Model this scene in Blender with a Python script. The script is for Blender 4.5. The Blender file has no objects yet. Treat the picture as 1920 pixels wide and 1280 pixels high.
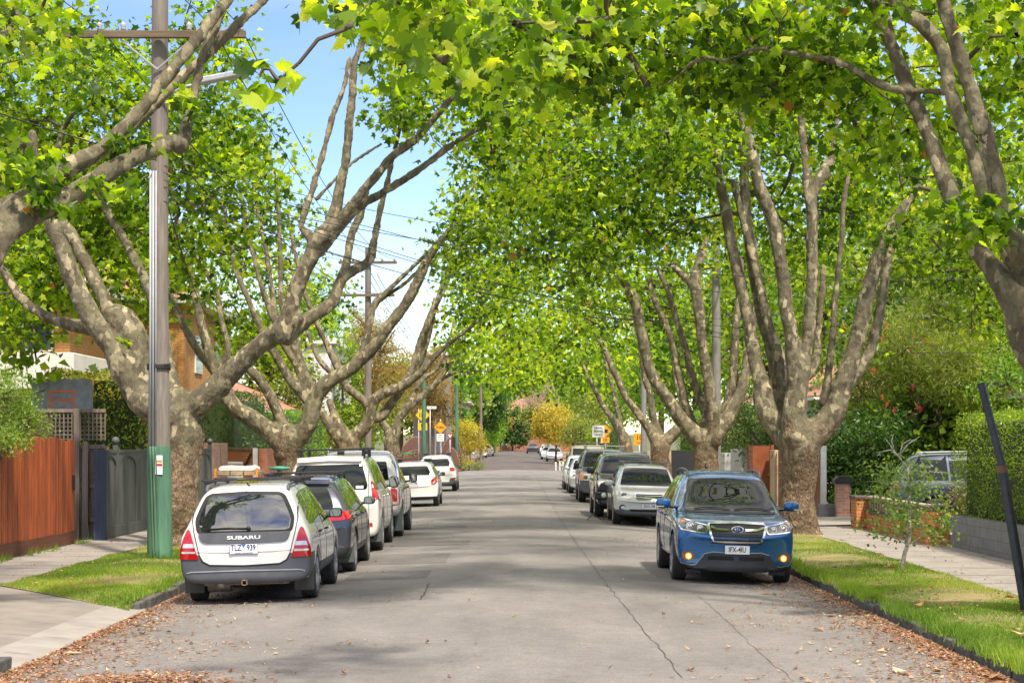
import bpy, bmesh, math, random
import numpy as np
from mathutils import Vector, Matrix, noise
from mathutils.bvhtree import BVHTree
from mathutils.geometry import delaunay_2d_cdt
R = math.radians
random.seed(7); rng = np.random.default_rng(7)
scene = bpy.context.scene
COL = scene.collection

# ---------------- camera ----------------
F, VX, VY, EYE = 3500.0, 968.0, 832.0, 2.05
cam = bpy.data.cameras.new('camera'); cam_o = bpy.data.objects.new('camera', cam); COL.objects.link(cam_o)
cam_o.location = (0, 0, EYE); cam_o.rotation_euler = (R(90), 0, 0)
cam.sensor_width = 36; cam.lens = F*36/1920
cam.shift_x = -(VX-960)/1920; cam.shift_y = (VY-640)/1920
cam.clip_start = .1; cam.clip_end = 4000
scene.camera = cam_o

# ---------------- world ----------------
SUN_EL, SUN_AZ = R(57), R(154)      # azimuth: clockwise from +Y, sun behind the camera to the right
w = bpy.data.worlds.new('World'); scene.world = w; w.use_nodes = True
nt = w.node_tree; N = nt.nodes; Lk = nt.links; N.clear()
sky = N.new('ShaderNodeTexSky'); sky.sky_type = 'NISHITA'; sky.sun_disc = False
sky.sun_elevation = SUN_EL; sky.sun_rotation = SUN_AZ; sky.air_density = 1.0; sky.dust_density = .1; sky.ozone_density = 2.5
hs = N.new('ShaderNodeHueSaturation'); hs.inputs['Saturation'].default_value = 1.2; hs.inputs['Hue'].default_value = .518; hs.inputs['Value'].default_value = .85
tc = N.new('ShaderNodeTexCoord'); mp = N.new('ShaderNodeMapping'); mp.inputs['Scale'].default_value = (1.2, 1.2, 3.6)
mp.inputs['Location'].default_value = (.3, 1.7, .2)
cn = N.new('ShaderNodeTexNoise'); cn.inputs['Scale'].default_value = 2.3; cn.inputs['Detail'].default_value = 8; cn.inputs['Roughness'].default_value = .55
cr = N.new('ShaderNodeValToRGB'); cr.color_ramp.elements[0].position = .36; cr.color_ramp.elements[1].position = .6
cr.color_ramp.elements[0].color = (0.08, .08, .08, 1); cr.color_ramp.elements[1].color = (.9, .9, .9, 1)
mx = N.new('ShaderNodeMixRGB'); mx.inputs['Color2'].default_value = (9.4, 8.5, 7.2, 1)
bg = N.new('ShaderNodeBackground'); bg.inputs['Strength'].default_value = .15
wo = N.new('ShaderNodeOutputWorld')
Lk.new(sky.outputs[0], hs.inputs['Color']); Lk.new(tc.outputs['Generated'], mp.inputs[0]); Lk.new(mp.outputs[0], cn.inputs['Vector'])
Lk.new(cn.outputs['Fac'], cr.inputs[0])
sz = N.new('ShaderNodeSeparateXYZ'); Lk.new(tc.outputs['Generated'], sz.inputs[0])       # cloud added overhead, out of view, for neutral fill light; thin near the horizon
mr_ = N.new('ShaderNodeMapRange'); mr_.inputs['From Min'].default_value = .18; mr_.inputs['From Max'].default_value = .5; mr_.inputs['To Min'].default_value = .04; mr_.inputs['To Max'].default_value = 1; Lk.new(sz.outputs[2], mr_.inputs[0])
ml_ = N.new('ShaderNodeMath'); ml_.operation = 'MULTIPLY'; Lk.new(cr.outputs[0], ml_.inputs[0]); Lk.new(mr_.outputs[0], ml_.inputs[1]); Lk.new(ml_.outputs[0], mx.inputs['Fac']); Lk.new(hs.outputs[0], mx.inputs['Color1'])
Lk.new(mx.outputs[0], bg.inputs['Color']); Lk.new(bg.outputs[0], wo.inputs[0])
# ---------------- sun ----------------
sl = bpy.data.lights.new('sun', 'SUN'); sl.energy = 3.9; sl.angle = R(3); sl.color = (1, .90, .76)
so = bpy.data.objects.new('sun', sl); COL.objects.link(so)
sdir = Vector((math.sin(SUN_AZ)*math.cos(SUN_EL), math.cos(SUN_AZ)*math.cos(SUN_EL), math.sin(SUN_EL)))
so.rotation_euler = sdir.to_track_quat('Z', 'Y').to_euler(); so.location = (30, -30, 60)
vs = scene.view_settings; vs.view_transform = 'Standard'; vs.look = 'None'; vs.exposure = .80; vs.gamma = 1
scene.cycles.use_denoising = True
scene.cycles.max_bounces = 8; scene.cycles.transmission_bounces = 5; scene.cycles.diffuse_bounces = 4
scene.cycles.glossy_bounces = 3; scene.cycles.transparent_max_bounces = 6
scene.cycles.sample_clamp_indirect = 6
scene.cycles.use_adaptive_sampling = True; scene.cycles.adaptive_threshold = .02

# ---------------- helpers ----------------
def at(px, py, Y): return Vector(((px-VX)*Y/F, Y, EYE-(py-VY)*Y/F))
def tag(o, label=None, cat=None, group=None, kind=None):
    if label: o['label'] = label
    if cat: o['category'] = cat
    if group: o['group'] = group
    if kind: o['kind'] = kind
    return o
def empty(name, loc=(0, 0, 0), rz=0, label=None, cat=None, group=None):
    o = bpy.data.objects.new(name, None); COL.objects.link(o); o.location = loc; o.rotation_euler = (0, 0, rz)
    o.empty_display_size = .2
    return tag(o, label, cat, group)
def link_mesh(name, me, m=None, parent=None, smooth=False):
    o = bpy.data.objects.new(name, me); COL.objects.link(o)
    if m is not None: me.materials.append(m)
    if parent is not None: o.parent = parent
    if smooth: me.polygons.foreach_set('use_smooth', [True]*len(me.polygons))
    return o
def npmesh(name, V, Fc, k):
    """V (n,3), Fc (m,k) arrays"""
    me = bpy.data.meshes.new(name); V = np.asarray(V, np.float32); Fc = np.asarray(Fc, np.int32)
    me.vertices.add(len(V)); me.vertices.foreach_set('co', V.ravel())
    me.loops.add(Fc.size); me.loops.foreach_set('vertex_index', Fc.ravel())
    me.polygons.add(len(Fc)); me.polygons.foreach_set('loop_start', np.arange(0, Fc.size, k, dtype=np.int32))
    me.update(calc_edges=True); return me
class MB:
    def __init__(s): s.v = []; s.f = []
    def add(s, vs, fs):
        b = len(s.v); s.v += [tuple(v) for v in vs]; s.f += [tuple(b+i for i in f) for f in fs]; return s
    def box(s, x0, x1, y0, y1, z0, z1, M=None):
        vs = [Vector((x, y, z)) for z in (z0, z1) for y in (y0, y1) for x in (x0, x1)]
        if M is not None: vs = [M @ v for v in vs]
        return s.add(vs, [(0, 2, 3, 1), (4, 5, 7, 6), (0, 1, 5, 4), (2, 6, 7, 3), (0, 4, 6, 2), (1, 3, 7, 5)])
    def prism(s, poly, a0, a1, axis='y', M=None):
        """poly in the two other axes, extruded along axis"""
        n = len(poly); vs = []
        for a in (a0, a1):
            for p in poly:
                v = {'x': (a, p[0], p[1]), 'y': (p[0], a, p[1]), 'z': (p[0], p[1], a)}[axis]
                vs.append(M @ Vector(v) if M is not None else Vector(v))
        fs = [tuple(range(n)), tuple(range(2*n-1, n-1, -1))]+[(i, i+n, (i+1) % n+n, (i+1) % n) for i in range(n)]
        return s.add(vs, fs)
    def tube(s, pts, rad, n=8, cap=True):
        pts = [Vector(p) for p in pts]
        if not hasattr(rad, '__len__'): rad = [rad]*len(pts)
        b = len(s.v); up = None
        for i, p in enumerate(pts):
            t = (pts[min(i+1, len(pts)-1)]-pts[max(i-1, 0)])
            t = t.normalized() if t.length > 1e-9 else Vector((0, 0, 1))
            if up is None: up = Vector((1, 0, 0)) if abs(t.x) < .8 else Vector((0, 1, 0))
            u = (up-t*up.dot(t)).normalized(); up = u; q = t.cross(u)
            for k in range(n):
                a = 2*math.pi*k/n; s.v.append(tuple(p+(u*math.cos(a)+q*math.sin(a))*rad[i]))
        for i in range(len(pts)-1):
            for k in range(n):
                s.f.append((b+i*n+k, b+i*n+(k+1) % n, b+(i+1)*n+(k+1) % n, b+(i+1)*n+k))
        if cap:
            s.f.append(tuple(b+k for k in range(n))[::-1]); s.f.append(tuple(b+(len(pts)-1)*n+k for k in range(n)))
        return s
    def lathe(s, prof, n=24, M=None, axis='z'):
        """prof list of (r, h)"""
        b = len(s.v)
        for (r, h) in prof:
            for k in range(n):
                a = 2*math.pi*k/n; c, d = r*math.cos(a), r*math.sin(a)
                v = Vector((c, d, h)) if axis == 'z' else (Vector((h, c, d)) if axis == 'x' else Vector((c, h, d)))
                s.v.append(tuple(M @ v if M is not None else v))
        for i in range(len(prof)-1):
            for k in range(n):
                s.f.append((b+i*n+k, b+i*n+(k+1) % n, b+(i+1)*n+(k+1) % n, b+(i+1)*n+k))
        s.f.append(tuple(b+k for k in range(n))); s.f.append(tuple(b+(len(prof)-1)*n+k for k in range(n))[::-1])
        return s
    def sphere(s, c, r, n=10, sz=1):
        c = Vector(c); prof = [(max(r*math.sin(math.pi*i/n), .001), -r*math.cos(math.pi*i/n)*sz) for i in range(n+1)]
        return s.lathe(prof, n*2, Matrix.Translation(c))
    def build(s, name, m=None, parent=None, smooth=False, bevel=0, auto=None):
        me = bpy.data.meshes.new(name); me.from_pydata(s.v, [], s.f); me.update()
        bm = bmesh.new(); bm.from_mesh(me); bmesh.ops.recalc_face_normals(bm, faces=bm.faces); bm.to_mesh(me); bm.free()
        o = link_mesh(name, me, m, parent, smooth or auto is not None)
        if auto is not None:
            me.set_sharp_from_angle(angle=R(auto))
        if bevel:
            b = o.modifiers.new('bevel', 'BEVEL'); b.width = bevel; b.segments = 2; b.limit_method = 'ANGLE'; b.angle_limit = R(40)
        return o
def crom(pts, per=6):
    """Catmull-Rom through tuples of any length"""
    P = [np.array(p, float) for p in pts]
    if len(P) < 3: 
        return [tuple(P[0]+(P[-1]-P[0])*t) for t in np.linspace(0, 1, per+1)]
    P = [2*P[0]-P[1]]+P+[2*P[-1]-P[-2]]; out = []
    for i in range(1, len(P)-2):
        for t in np.arange(0, 1, 1/per):
            a, b, c, d = P[i-1], P[i], P[i+1], P[i+2]
            out.append(tuple(.5*((2*b)+(c-a)*t+(2*a-5*b+4*c-d)*t*t+(3*b-a-3*c+d)*t**3)))
    out.append(tuple(P[-2])); return out

# ---------------- materials ----------------
MATS = {}
def new_mat(name):
    m = bpy.data.materials.new(name); m.use_nodes = True; n = m.node_tree.nodes; n.clear()
    o = n.new('ShaderNodeOutputMaterial'); b = n.new('ShaderNodeBsdfPrincipled'); m.node_tree.links.new(b.outputs[0], o.inputs[0])
    return m, m.node_tree, b, o
def c4(c): return (c[0], c[1], c[2], 1)
def ramp(nt, stops, fac=None, interp='LINEAR'):
    r = nt.nodes.new('ShaderNodeValToRGB'); r.color_ramp.interpolation = interp
    while len(r.color_ramp.elements) < len(stops): r.color_ramp.elements.new(.5)
    for e, (p, c) in zip(r.color_ramp.elements, stops): e.position = p; e.color = c4(c) if len(c) == 3 else c
    if fac is not None: nt.links.new(fac, r.inputs[0])
    return r
def noisen(nt, scale, detail=4, rough=.5, vec=None, dist=0):
    n = nt.nodes.new('ShaderNodeTexNoise'); n.inputs['Scale'].default_value = scale; n.inputs['Detail'].default_value = detail
    n.inputs['Roughness'].default_value = rough; n.inputs['Distortion'].default_value = dist
    if vec is not None: nt.links.new(vec, n.inputs['Vector'])
    return n
def objvec(nt, scale=(1, 1, 1)):
    t = nt.nodes.new('ShaderNodeTexCoord'); m = nt.nodes.new('ShaderNodeMapping'); m.inputs['Scale'].default_value = scale
    nt.links.new(t.outputs['Object'], m.inputs[0]); return m.outputs[0]
def bump(nt, b, h, strength=.3, dist=.01):
    u = nt.nodes.new('ShaderNodeBump'); u.inputs['Strength'].default_value = strength; u.inputs['Distance'].default_value = dist
    nt.links.new(h, u.inputs['Height']); nt.links.new(u.outputs[0], b.inputs['Normal']); return u
def pm(name, c, rough=.6, metal=0, var=.15, scale=6, bmp=0, bscale=60, stretch=(1, 1, 1), c2=None, coat=0, spec=.5, emit=None):
    """general material: colour varied by object-space noise"""
    if name in MATS: return MATS[name]
    m, nt, b, o = new_mat(name); v = objvec(nt, stretch)
    n = noisen(nt, scale, 5, .6, v)
    if c2 is None:
        a, d = [x*(1-var) for x in c], [min(1, x*(1+var)) for x in c]
    else: a, d = c, c2
    r = ramp(nt, [(.3, a), (.7, d)], n.outputs['Fac']); nt.links.new(r.outputs[0], b.inputs['Base Color'])
    b.inputs['Roughness'].default_value = rough; b.inputs['Metallic'].default_value = metal
    b.inputs['Specular IOR Level'].default_value = spec
    if coat: b.inputs['Coat Weight'].default_value = coat; b.inputs['Coat Roughness'].default_value = .03
    if bmp:
        n2 = noisen(nt, bscale, 6, .6, v); bump(nt, b, n2.outputs['Fac'], bmp, .01)
    if emit: b.inputs['Emission Color'].default_value = c4(emit[0]); b.inputs['Emission Strength'].default_value = emit[1]
    MATS[name] = m; return m
def brick_mat(name, c1, c2, mortar, bw=.23, bh=.076, mort=.012, rough=.85):
    if name in MATS: return MATS[name]
    m, nt, b, o = new_mat(name); t = nt.nodes.new('ShaderNodeTexCoord'); s = nt.nodes.new('ShaderNodeSeparateXYZ')
    nt.links.new(t.outputs['Object'], s.inputs[0]); a = nt.nodes.new('ShaderNodeMath'); a.operation = 'ADD'
    nt.links.new(s.outputs[0], a.inputs[0]); nt.links.new(s.outputs[1], a.inputs[1])
    c = nt.nodes.new('ShaderNodeCombineXYZ'); nt.links.new(a.outputs[0], c.inputs[0]); nt.links.new(s.outputs[2], c.inputs[1])
    br = nt.nodes.new('ShaderNodeTexBrick'); br.inputs['Scale'].default_value = 1; br.inputs['Brick Width'].default_value = bw
    br.inputs['Row Height'].default_value = bh; br.inputs['Mortar Size'].default_value = mort*.5; br.inputs['Mortar Smooth'].default_value = .2
    br.inputs['Color1'].default_value = c4(c1); br.inputs['Color2'].default_value = c4(c2); br.inputs['Mortar'].default_value = c4(mortar)
    nt.links.new(c.outputs[0], br.inputs['Vector'])
    n = noisen(nt, 5, 5, .6, t.outputs['Object']); r = ramp(nt, [(.3, (.72, .72, .72)), (.7, (1, 1, 1))], n.outputs['Fac'])
    mu = nt.nodes.new('ShaderNodeMixRGB'); mu.blend_type = 'MULTIPLY'; mu.inputs[0].default_value = 1
    nt.links.new(br.outputs['Color'], mu.inputs[1]); nt.links.new(r.outputs[0], mu.inputs[2]); nt.links.new(mu.outputs[0], b.inputs['Base Color'])
    b.inputs['Roughness'].default_value = rough
    iv = nt.nodes.new('ShaderNodeMath'); iv.operation = 'SUBTRACT'; iv.inputs[0].default_value = 1; nt.links.new(br.outputs['Fac'], iv.inputs[1])
    bump(nt, b, iv.outputs[0], .6, .006); MATS[name] = m; return m
def wood_mat(name, c1, c2, freq=9, rough=.7, axis='z'):
    """boards: grain stretched along the axis"""
    if name in MATS: return MATS[name]
    m, nt, b, o = new_mat(name); st = {'z': (1, 1, .06), 'x': (.06, 1, 1), 'y': (1, .06, 1)}[axis]
    v = objvec(nt, st); n = noisen(nt, freq*3, 6, .65, v); v2 = objvec(nt, tuple(.3+.7*x for x in st)); n2 = noisen(nt, 2.5, 3, .5, v2)
    r = ramp(nt, [(.3, c1), (.7, c2)], n.outputs['Fac']); r2 = ramp(nt, [(.3, (.6, .6, .6)), (.7, (1.05, 1.05, 1.05))], n2.outputs['Fac'])
    mu = nt.nodes.new('ShaderNodeMixRGB'); mu.blend_type = 'MULTIPLY'; mu.inputs[0].default_value = 1
    nt.links.new(r.outputs[0], mu.inputs[1]); nt.links.new(r2.outputs[0], mu.inputs[2])
    gi = nt.nodes.new('ShaderNodeNewGeometry'); ri = ramp(nt, [(0, (.66, .64, .62)), (1, (1.25, 1.25, 1.25))], gi.outputs['Random Per Island']); mi = nt.nodes.new('ShaderNodeMixRGB'); mi.blend_type = 'MULTIPLY'; mi.inputs[0].default_value = 1
    nt.links.new(mu.outputs[0], mi.inputs[1]); nt.links.new(ri.outputs[0], mi.inputs[2]); nt.links.new(mi.outputs[0], b.inputs['Base Color'])
    b.inputs['Roughness'].default_value = rough; bump(nt, b, n.outputs['Fac'], .35, .008); MATS[name] = m; return m
def leaf_mat(name, stops, trans=.5, rough=.5, hue=(1, 1, 1)):
    """stops: colour ramp over the per-leaf value 'rnd'"""
    if name in MATS: return MATS[name]
    m, nt, b, o = new_mat(name); a = nt.nodes.new('ShaderNodeAttribute'); a.attribute_name = 'rnd'
    r = ramp(nt, stops, a.outputs['Fac']); nt.links.new(r.outputs[0], b.inputs['Base Color']); b.inputs['Roughness'].default_value = rough
    b.inputs['Specular IOR Level'].default_value = .5
    tr = nt.nodes.new('ShaderNodeBsdfTranslucent'); g = nt.nodes.new('ShaderNodeMixRGB'); g.blend_type = 'MULTIPLY'; g.inputs[0].default_value = 1
    g.inputs[2].default_value = (2.1, 2.12, .46, 1); nt.links.new(r.outputs[0], g.inputs[1]); nt.links.new(g.outputs[0], tr.inputs[0])
    mix = nt.nodes.new('ShaderNodeMixShader'); mix.inputs[0].default_value = trans
    nt.links.new(b.outputs[0], mix.inputs[1]); nt.links.new(tr.outputs[0], mix.inputs[2]); nt.links.new(mix.outputs[0], o.inputs[0])
    MATS[name] = m; return m
def bark_mat():
    m, nt, b, o = new_mat('plane_bark'); v = objvec(nt, (1, 1, .55)); g = nt.nodes.new('ShaderNodeNewGeometry')
    big = noisen(nt, 3.2, 3, .55, v, .4); vo = nt.nodes.new('ShaderNodeTexVoronoi'); vo.inputs['Scale'].default_value = 12; vo.inputs['Randomness'].default_value = 1
    wv = nt.nodes.new('ShaderNodeMixRGB'); wv.inputs[0].default_value = .16; nt.links.new(v, wv.inputs[1])
    dn = noisen(nt, 7, 4, .6, v); nt.links.new(dn.outputs['Color'], wv.inputs[2]); nt.links.new(wv.outputs[0], vo.inputs['Vector'])
    s = nt.nodes.new('ShaderNodeSeparateXYZ'); nt.links.new(vo.outputs['Color'], s.inputs[0])
    patch = ramp(nt, [(0, (.132, .115, .069)), (.30, (.174, .154, .095)), (.55, (.235, .212, .134)), (.72, (.105, .085, .052)), (.86, (.33, .285, .18)), (.95, (.44, .385, .25))], s.outputs[0], 'CONSTANT')
    fine = noisen(nt, 30, 6, .7, v); fr = ramp(nt, [(.25, (.62, .58, .52)), (.7, (1.08, 1.06, 1.02))], fine.outputs['Fac'])
    mu = nt.nodes.new('ShaderNodeMixRGB'); mu.blend_type = 'MULTIPLY'; mu.inputs[0].default_value = 1
    nt.links.new(patch.outputs[0], mu.inputs[1]); nt.links.new(fr.outputs[0], mu.inputs[2])
    # rough brown bark on the old trunk, low on the tree
    z = nt.nodes.new('ShaderNodeSeparateXYZ'); nt.links.new(g.outputs['Position'], z.inputs[0])
    mr = nt.nodes.new('ShaderNodeMapRange'); mr.inputs['From Min'].default_value = 3.5; mr.inputs['From Max'].default_value = 1.4; nt.links.new(z.outputs[2], mr.inputs[0])
    ad = nt.nodes.new('ShaderNodeMath'); ad.operation = 'MULTIPLY_ADD'; nt.links.new(big.outputs['Fac'], ad.inputs[0]); ad.inputs[1].default_value = 1.6; ad.inputs[2].default_value = -.95
    a2 = nt.nodes.new('ShaderNodeMath'); a2.operation = 'ADD'; nt.links.new(mr.outputs[0], a2.inputs[0]); nt.links.new(ad.outputs[0], a2.inputs[1])
    st = nt.nodes.new('ShaderNodeMapRange'); st.inputs['From Min'].default_value = .35; st.inputs['From Max'].default_value = .8; st.inputs['To Max'].default_value = .78; nt.links.new(a2.outputs[0], st.inputs[0])
    rough_c = ramp(nt, [(.36, (.045, .024, .012)), (.5, (.17, .105, .06)), (.66, (.34, .245, .16))], fine.outputs['Fac'])
    mx = nt.nodes.new('ShaderNodeMixRGB'); nt.links.new(st.outputs[0], mx.inputs[0]); nt.links.new(mu.outputs[0], mx.inputs[1]); nt.links.new(rough_c.outputs[0], mx.inputs[2])
    nt.links.new(mx.outputs[0], b.inputs['Base Color']); b.inputs['Roughness'].default_value = .8
    hb = nt.nodes.new('ShaderNodeMath'); hb.operation = 'ADD'; nt.links.new(fine.outputs['Fac'], hb.inputs[0]); nt.links.new(s.outputs[0], hb.inputs[1])
    pl_ = nt.nodes.new('ShaderNodeTexVoronoi'); pl_.feature = 'DISTANCE_TO_EDGE'; pl_.inputs['Scale'].default_value = 15; nt.links.new(wv.outputs[0], pl_.inputs['Vector'])
    pr = nt.nodes.new('ShaderNodeMath'); pr.operation = 'MULTIPLY'; nt.links.new(pl_.outputs['Distance'], pr.inputs[0]); nt.links.new(st.outputs[0], pr.inputs[1])
    h2 = nt.nodes.new('ShaderNodeMath'); h2.operation = 'MULTIPLY_ADD'; nt.links.new(pr.outputs[0], h2.inputs[0]); h2.inputs[1].default_value = 2.2; nt.links.new(hb.outputs[0], h2.inputs[2])
    md = noisen(nt, 5.5, 4, .6, v, .6); mdr = ramp(nt, [(.32, (.62, .58, .54)), (.5, (1, .97, .93)), (.7, (1.5, 1.45, 1.36))], md.outputs['Fac']); m3 = nt.nodes.new('ShaderNodeMixRGB'); m3.blend_type = 'MULTIPLY'
    nt.links.new(st.outputs[0], m3.inputs[0]); nt.links.new(mx.outputs[0], m3.inputs[1]); nt.links.new(mdr.outputs[0], m3.inputs[2]); nt.links.new(m3.outputs[0], b.inputs['Base Color'])
    bump(nt, b, h2.outputs[0], .8, .035); MATS['plane_bark'] = m; return m
BARK = bark_mat()
def text_mb(txt, size, extr=.002, sx=1, align='CENTER', bold=0):
    cu = bpy.data.curves.new('t', 'FONT'); cu.body = txt; cu.size = size; cu.extrude = extr; cu.align_x = align; cu.align_y = 'CENTER'; cu.offset = bold; cu.resolution_u = 3
    o = bpy.data.objects.new('t', cu); COL.objects.link(o); dg = bpy.context.evaluated_depsgraph_get()
    me = bpy.data.meshes.new_from_object(o.evaluated_get(dg)); bpy.data.objects.remove(o); bpy.data.curves.remove(cu)
    for v in me.vertices: v.co.x *= sx
    return me
def text(name, txt, size, m, M, parent=None, extr=.002, sx=1, bold=0, label=None):
    me = text_mb(txt, size, extr, sx, bold=bold); me.transform(M); me.name = name
    o = link_mesh(name, me, m, parent)
    if label: o['label'] = label
    return o
# text facing -Y (towards the camera) / +Y
def face_neg_y(x, y, z): return Matrix.Translation((x, y, z)) @ Matrix.Rotation(R(90), 4, 'X')
def face_pos_y(x, y, z): return Matrix.Translation((x, y, z)) @ Matrix.Rotation(R(180), 4, 'Z') @ Matrix.Rotation(R(90), 4, 'X')
# ---------------- the ground ----------------
def gz(Y): return np.where(np.asarray(Y) > 143, (np.asarray(Y)-143)*.006, 0.0)
def road_z(x): return .08-.03*np.sqrt(np.asarray(x)**2+.3)
def sheet(name, x0, x1, y0, y1, zf, nx, ny, m, kind='structure', warp=None):
    xs = np.linspace(x0, x1, nx+1); ys = np.linspace(y0, y1, ny+1); X, Y = np.meshgrid(xs, ys)
    if warp is not None: X, Y = warp(X, Y)
    Z = zf(X, Y)+gz(Y); V = np.stack([X, Y, Z], -1).reshape(-1, 3)
    i = np.arange(ny)[:, None]*(nx+1)+np.arange(nx)[None, :]
    Fc = np.stack([i, i+1, i+nx+2, i+nx+1], -1).reshape(-1, 4)
    o = link_mesh(name, npmesh(name, V, Fc, 4), m, None, True)
    if kind: o['kind'] = kind
    return o
# asphalt
def asphalt(name, c, var=.22):
    m, nt, b, o = new_mat(name); v = objvec(nt, (1, .35, 1)); v0 = objvec(nt)
    a = noisen(nt, .8, 5, .6, v); f = noisen(nt, 42, 4, .8, v0); g = noisen(nt, 6, 5, .65, v0)
    r1 = ramp(nt, [(.3, [x*(1-var) for x in c]), (.7, [x*(1+var) for x in c])], a.outputs['Fac'])
    r2 = ramp(nt, [(.34, (.72, .71, .70)), (.5, (.98, .97, .96)), (.66, (1.3, 1.28, 1.25))], f.outputs['Fac'])
    r3 = ramp(nt, [(.3, (.86, .85, .84)), (.7, (1.08, 1.07, 1.05))], g.outputs['Fac'])
    mu = nt.nodes.new('ShaderNodeMixRGB'); mu.blend_type = 'MULTIPLY'; mu.inputs[0].default_value = 1; nt.links.new(r1.outputs[0], mu.inputs[1]); nt.links.new(r2.outputs[0], mu.inputs[2])
    m2 = nt.nodes.new('ShaderNodeMixRGB'); m2.blend_type = 'MULTIPLY'; m2.inputs[0].default_value = 1; nt.links.new(mu.outputs[0], m2.inputs[1]); nt.links.new(r3.outputs[0], m2.inputs[2])
    nt.links.new(m2.outputs[0], b.inputs['Base Color']); b.inputs['Roughness'].default_value = .82; b.inputs['Specular IOR Level'].default_value = .3
    bump(nt, b, f.outputs['Fac'], .5, .006); return m
ROAD = asphalt('asphalt', (.185, .176, .170)); ROAD_D = asphalt('old_asphalt', (.105, .092, .088)); PATCH = asphalt('asphalt_patch', (.135, .128, .124))
SOIL = pm('soil', (.10, .075, .045), .95, c2=(.17, .13, .08), scale=3, bmp=.5, bscale=30)
GRASSG = pm('grass_ground', (.11, .15, .025), .95, c2=(.30, .21, .10), scale=1.1, bmp=.6, bscale=60)
CONC = pm('concrete', (.27, .245, .22), .9, var=.16, scale=2.2, bmp=.3, bscale=80)
STONE = pm('bluestone', (.045, .045, .042), .9, c2=(.13, .125, .11), scale=7, bmp=.7, bscale=25)
def gnd_z(X, Y): return -.16+0*X
sheet('ground', -1500, 1500, -300, 3000, gnd_z, 2, 66, pm('far_ground', (.06, .085, .03), .95, c2=(.12, .12, .05), scale=.3))
sheet('road', -4.75, 4.45, 4, 120, lambda X, Y: road_z(X), 24, 60, ROAD)
sheet('cross_street', -45, 45, 120, 143.5, lambda X, Y: .012+road_z(np.clip(X, -4.7, 4.7))-.01*0, 90, 6, ROAD)
sheet('road_beyond', -4.2, 4.2, 143.5, 292, lambda X, Y: -.03+.1*np.clip((Y-143.5)/3, 0, 1)*0+road_z(X), 10, 40, ROAD_D)
sheet('road_end', -30, 30, 292, 300, lambda X, Y: -.03+road_z(np.clip(X, -4.2, 4.2)), 40, 2, ROAD)
# footpaths
def path_z(X, Y): return .105+.004*np.sin(Y*.9)
sheet('footpath', -8.75, -7.1, 4, 118, path_z, 2, 70, CONC); sheet('footpath', 6.42, 8.25, 4, 118, path_z, 2, 70, CONC)
jm = MB(); JM = pm('joint', (.06, .053, .047), .95)
for y in np.arange(6, 80, 1.55):
    for (a, b_) in ((-8.74, -7.11), (6.43, 8.24)):
        z = float(path_z(0, y))+.003; jm.add([(a, y-.011, z), (b_, y-.011, z), (b_, y+.011, z), (a, y+.011, z)], [(0, 1, 2, 3)])
o = jm.build('footpath_joints', JM); o['kind'] = 'structure'
# verges
def lv_front(X): return 23.35+(-4.88-X)/2.2*2.2
def lvwarp(X, Y): t = (Y-24)/(118-24); yf = lv_front(X); return X, yf+t*(118-yf)
def verge_z(X, Y):
    X = np.asarray(X, float); Y = np.asarray(Y, float)
    e = np.where(X < 0, np.clip((-4.88-X)/2.2, 0, 1), np.clip((X-4.58)/1.84, 0, 1))
    z = .065+.05*np.sin(e*math.pi)+.035*e+.012*np.sin(X*5+Y*2.1)+.01*np.sin(Y*3.7-X*3)
    t = np.where((X < 0) & (Y > 20), np.clip((Y-23.35+(4.88+X))/.45, 0, 1), 1)
    return np.where(t < 1, (-.058+.168*e**.7+.012)*(1-t)+z*t, z)
sheet('verge', -7.1, -4.88, 24, 118, verge_z, 10, 160, GRASSG, warp=lvwarp)
sheet('verge', 4.58, 6.42, 4, 118, verge_z, 10, 180, GRASSG)
sheet('verge', -7.1, -4.88, 4, 17.3, verge_z, 8, 20, SOIL)
def drive_z(X, Y): e = np.clip((-4.75-X)/2.35, 0, 1); return -.058+.168*e**.7
def dwarp(X, Y): t = (Y-17.3)/(23.2-17.3); return X, 17.3+t*(lv_front(np.minimum(X, -4.88))+.5-17.3)
sheet('driveway', -7.1, -4.66, 17.3, 23.2, drive_z, 12, 12, pm('drive_concrete', (.215, .19, .165), .9, var=.2, scale=1.6, bmp=.35, bscale=70), warp=dwarp)
sheet('driveway', 6.42, 13, 44, 48.5, lambda X, Y: .125+.02*(X-6.4), 6, 4, CONC)
sheet('driveway_gutter', -5.2, -4.655, 17.3, 23.7, lambda X, Y: drive_z(X, Y)+.006, 3, 6, CONC)
c = MB()
for y in (18.6, 20.1, 21.4): z = -.02; c.add([(-7, y, .116), (-4.8, y-.1, -.028), (-4.8, y-.112, -.028), (-7, y-.012, .116)], [(0, 1, 2, 3)])
o = c.build('driveway_joints', JM); o['kind'] = 'structure'
# front gardens either side (soil behind the fence lines)
sheet('garden_ground', -60, -8.75, 4, 118, lambda X, Y: .09+0*X, 4, 10, SOIL); sheet('garden_ground', 8.25, 60, 4, 118, lambda X, Y: .09+0*X, 4, 10, SOIL)
sheet('verge_beyond', -40, -4.2, 143.5, 292, lambda X, Y: .05+0*X, 4, 8, pm('dry_grass', (.14, .12, .05), .95, c2=(.30, .17, .08), scale=.5))
sheet('verge_beyond', 4.2, 40, 143.5, 292, lambda X, Y: .05+0*X, 4, 8, MATS['dry_grass'])
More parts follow.
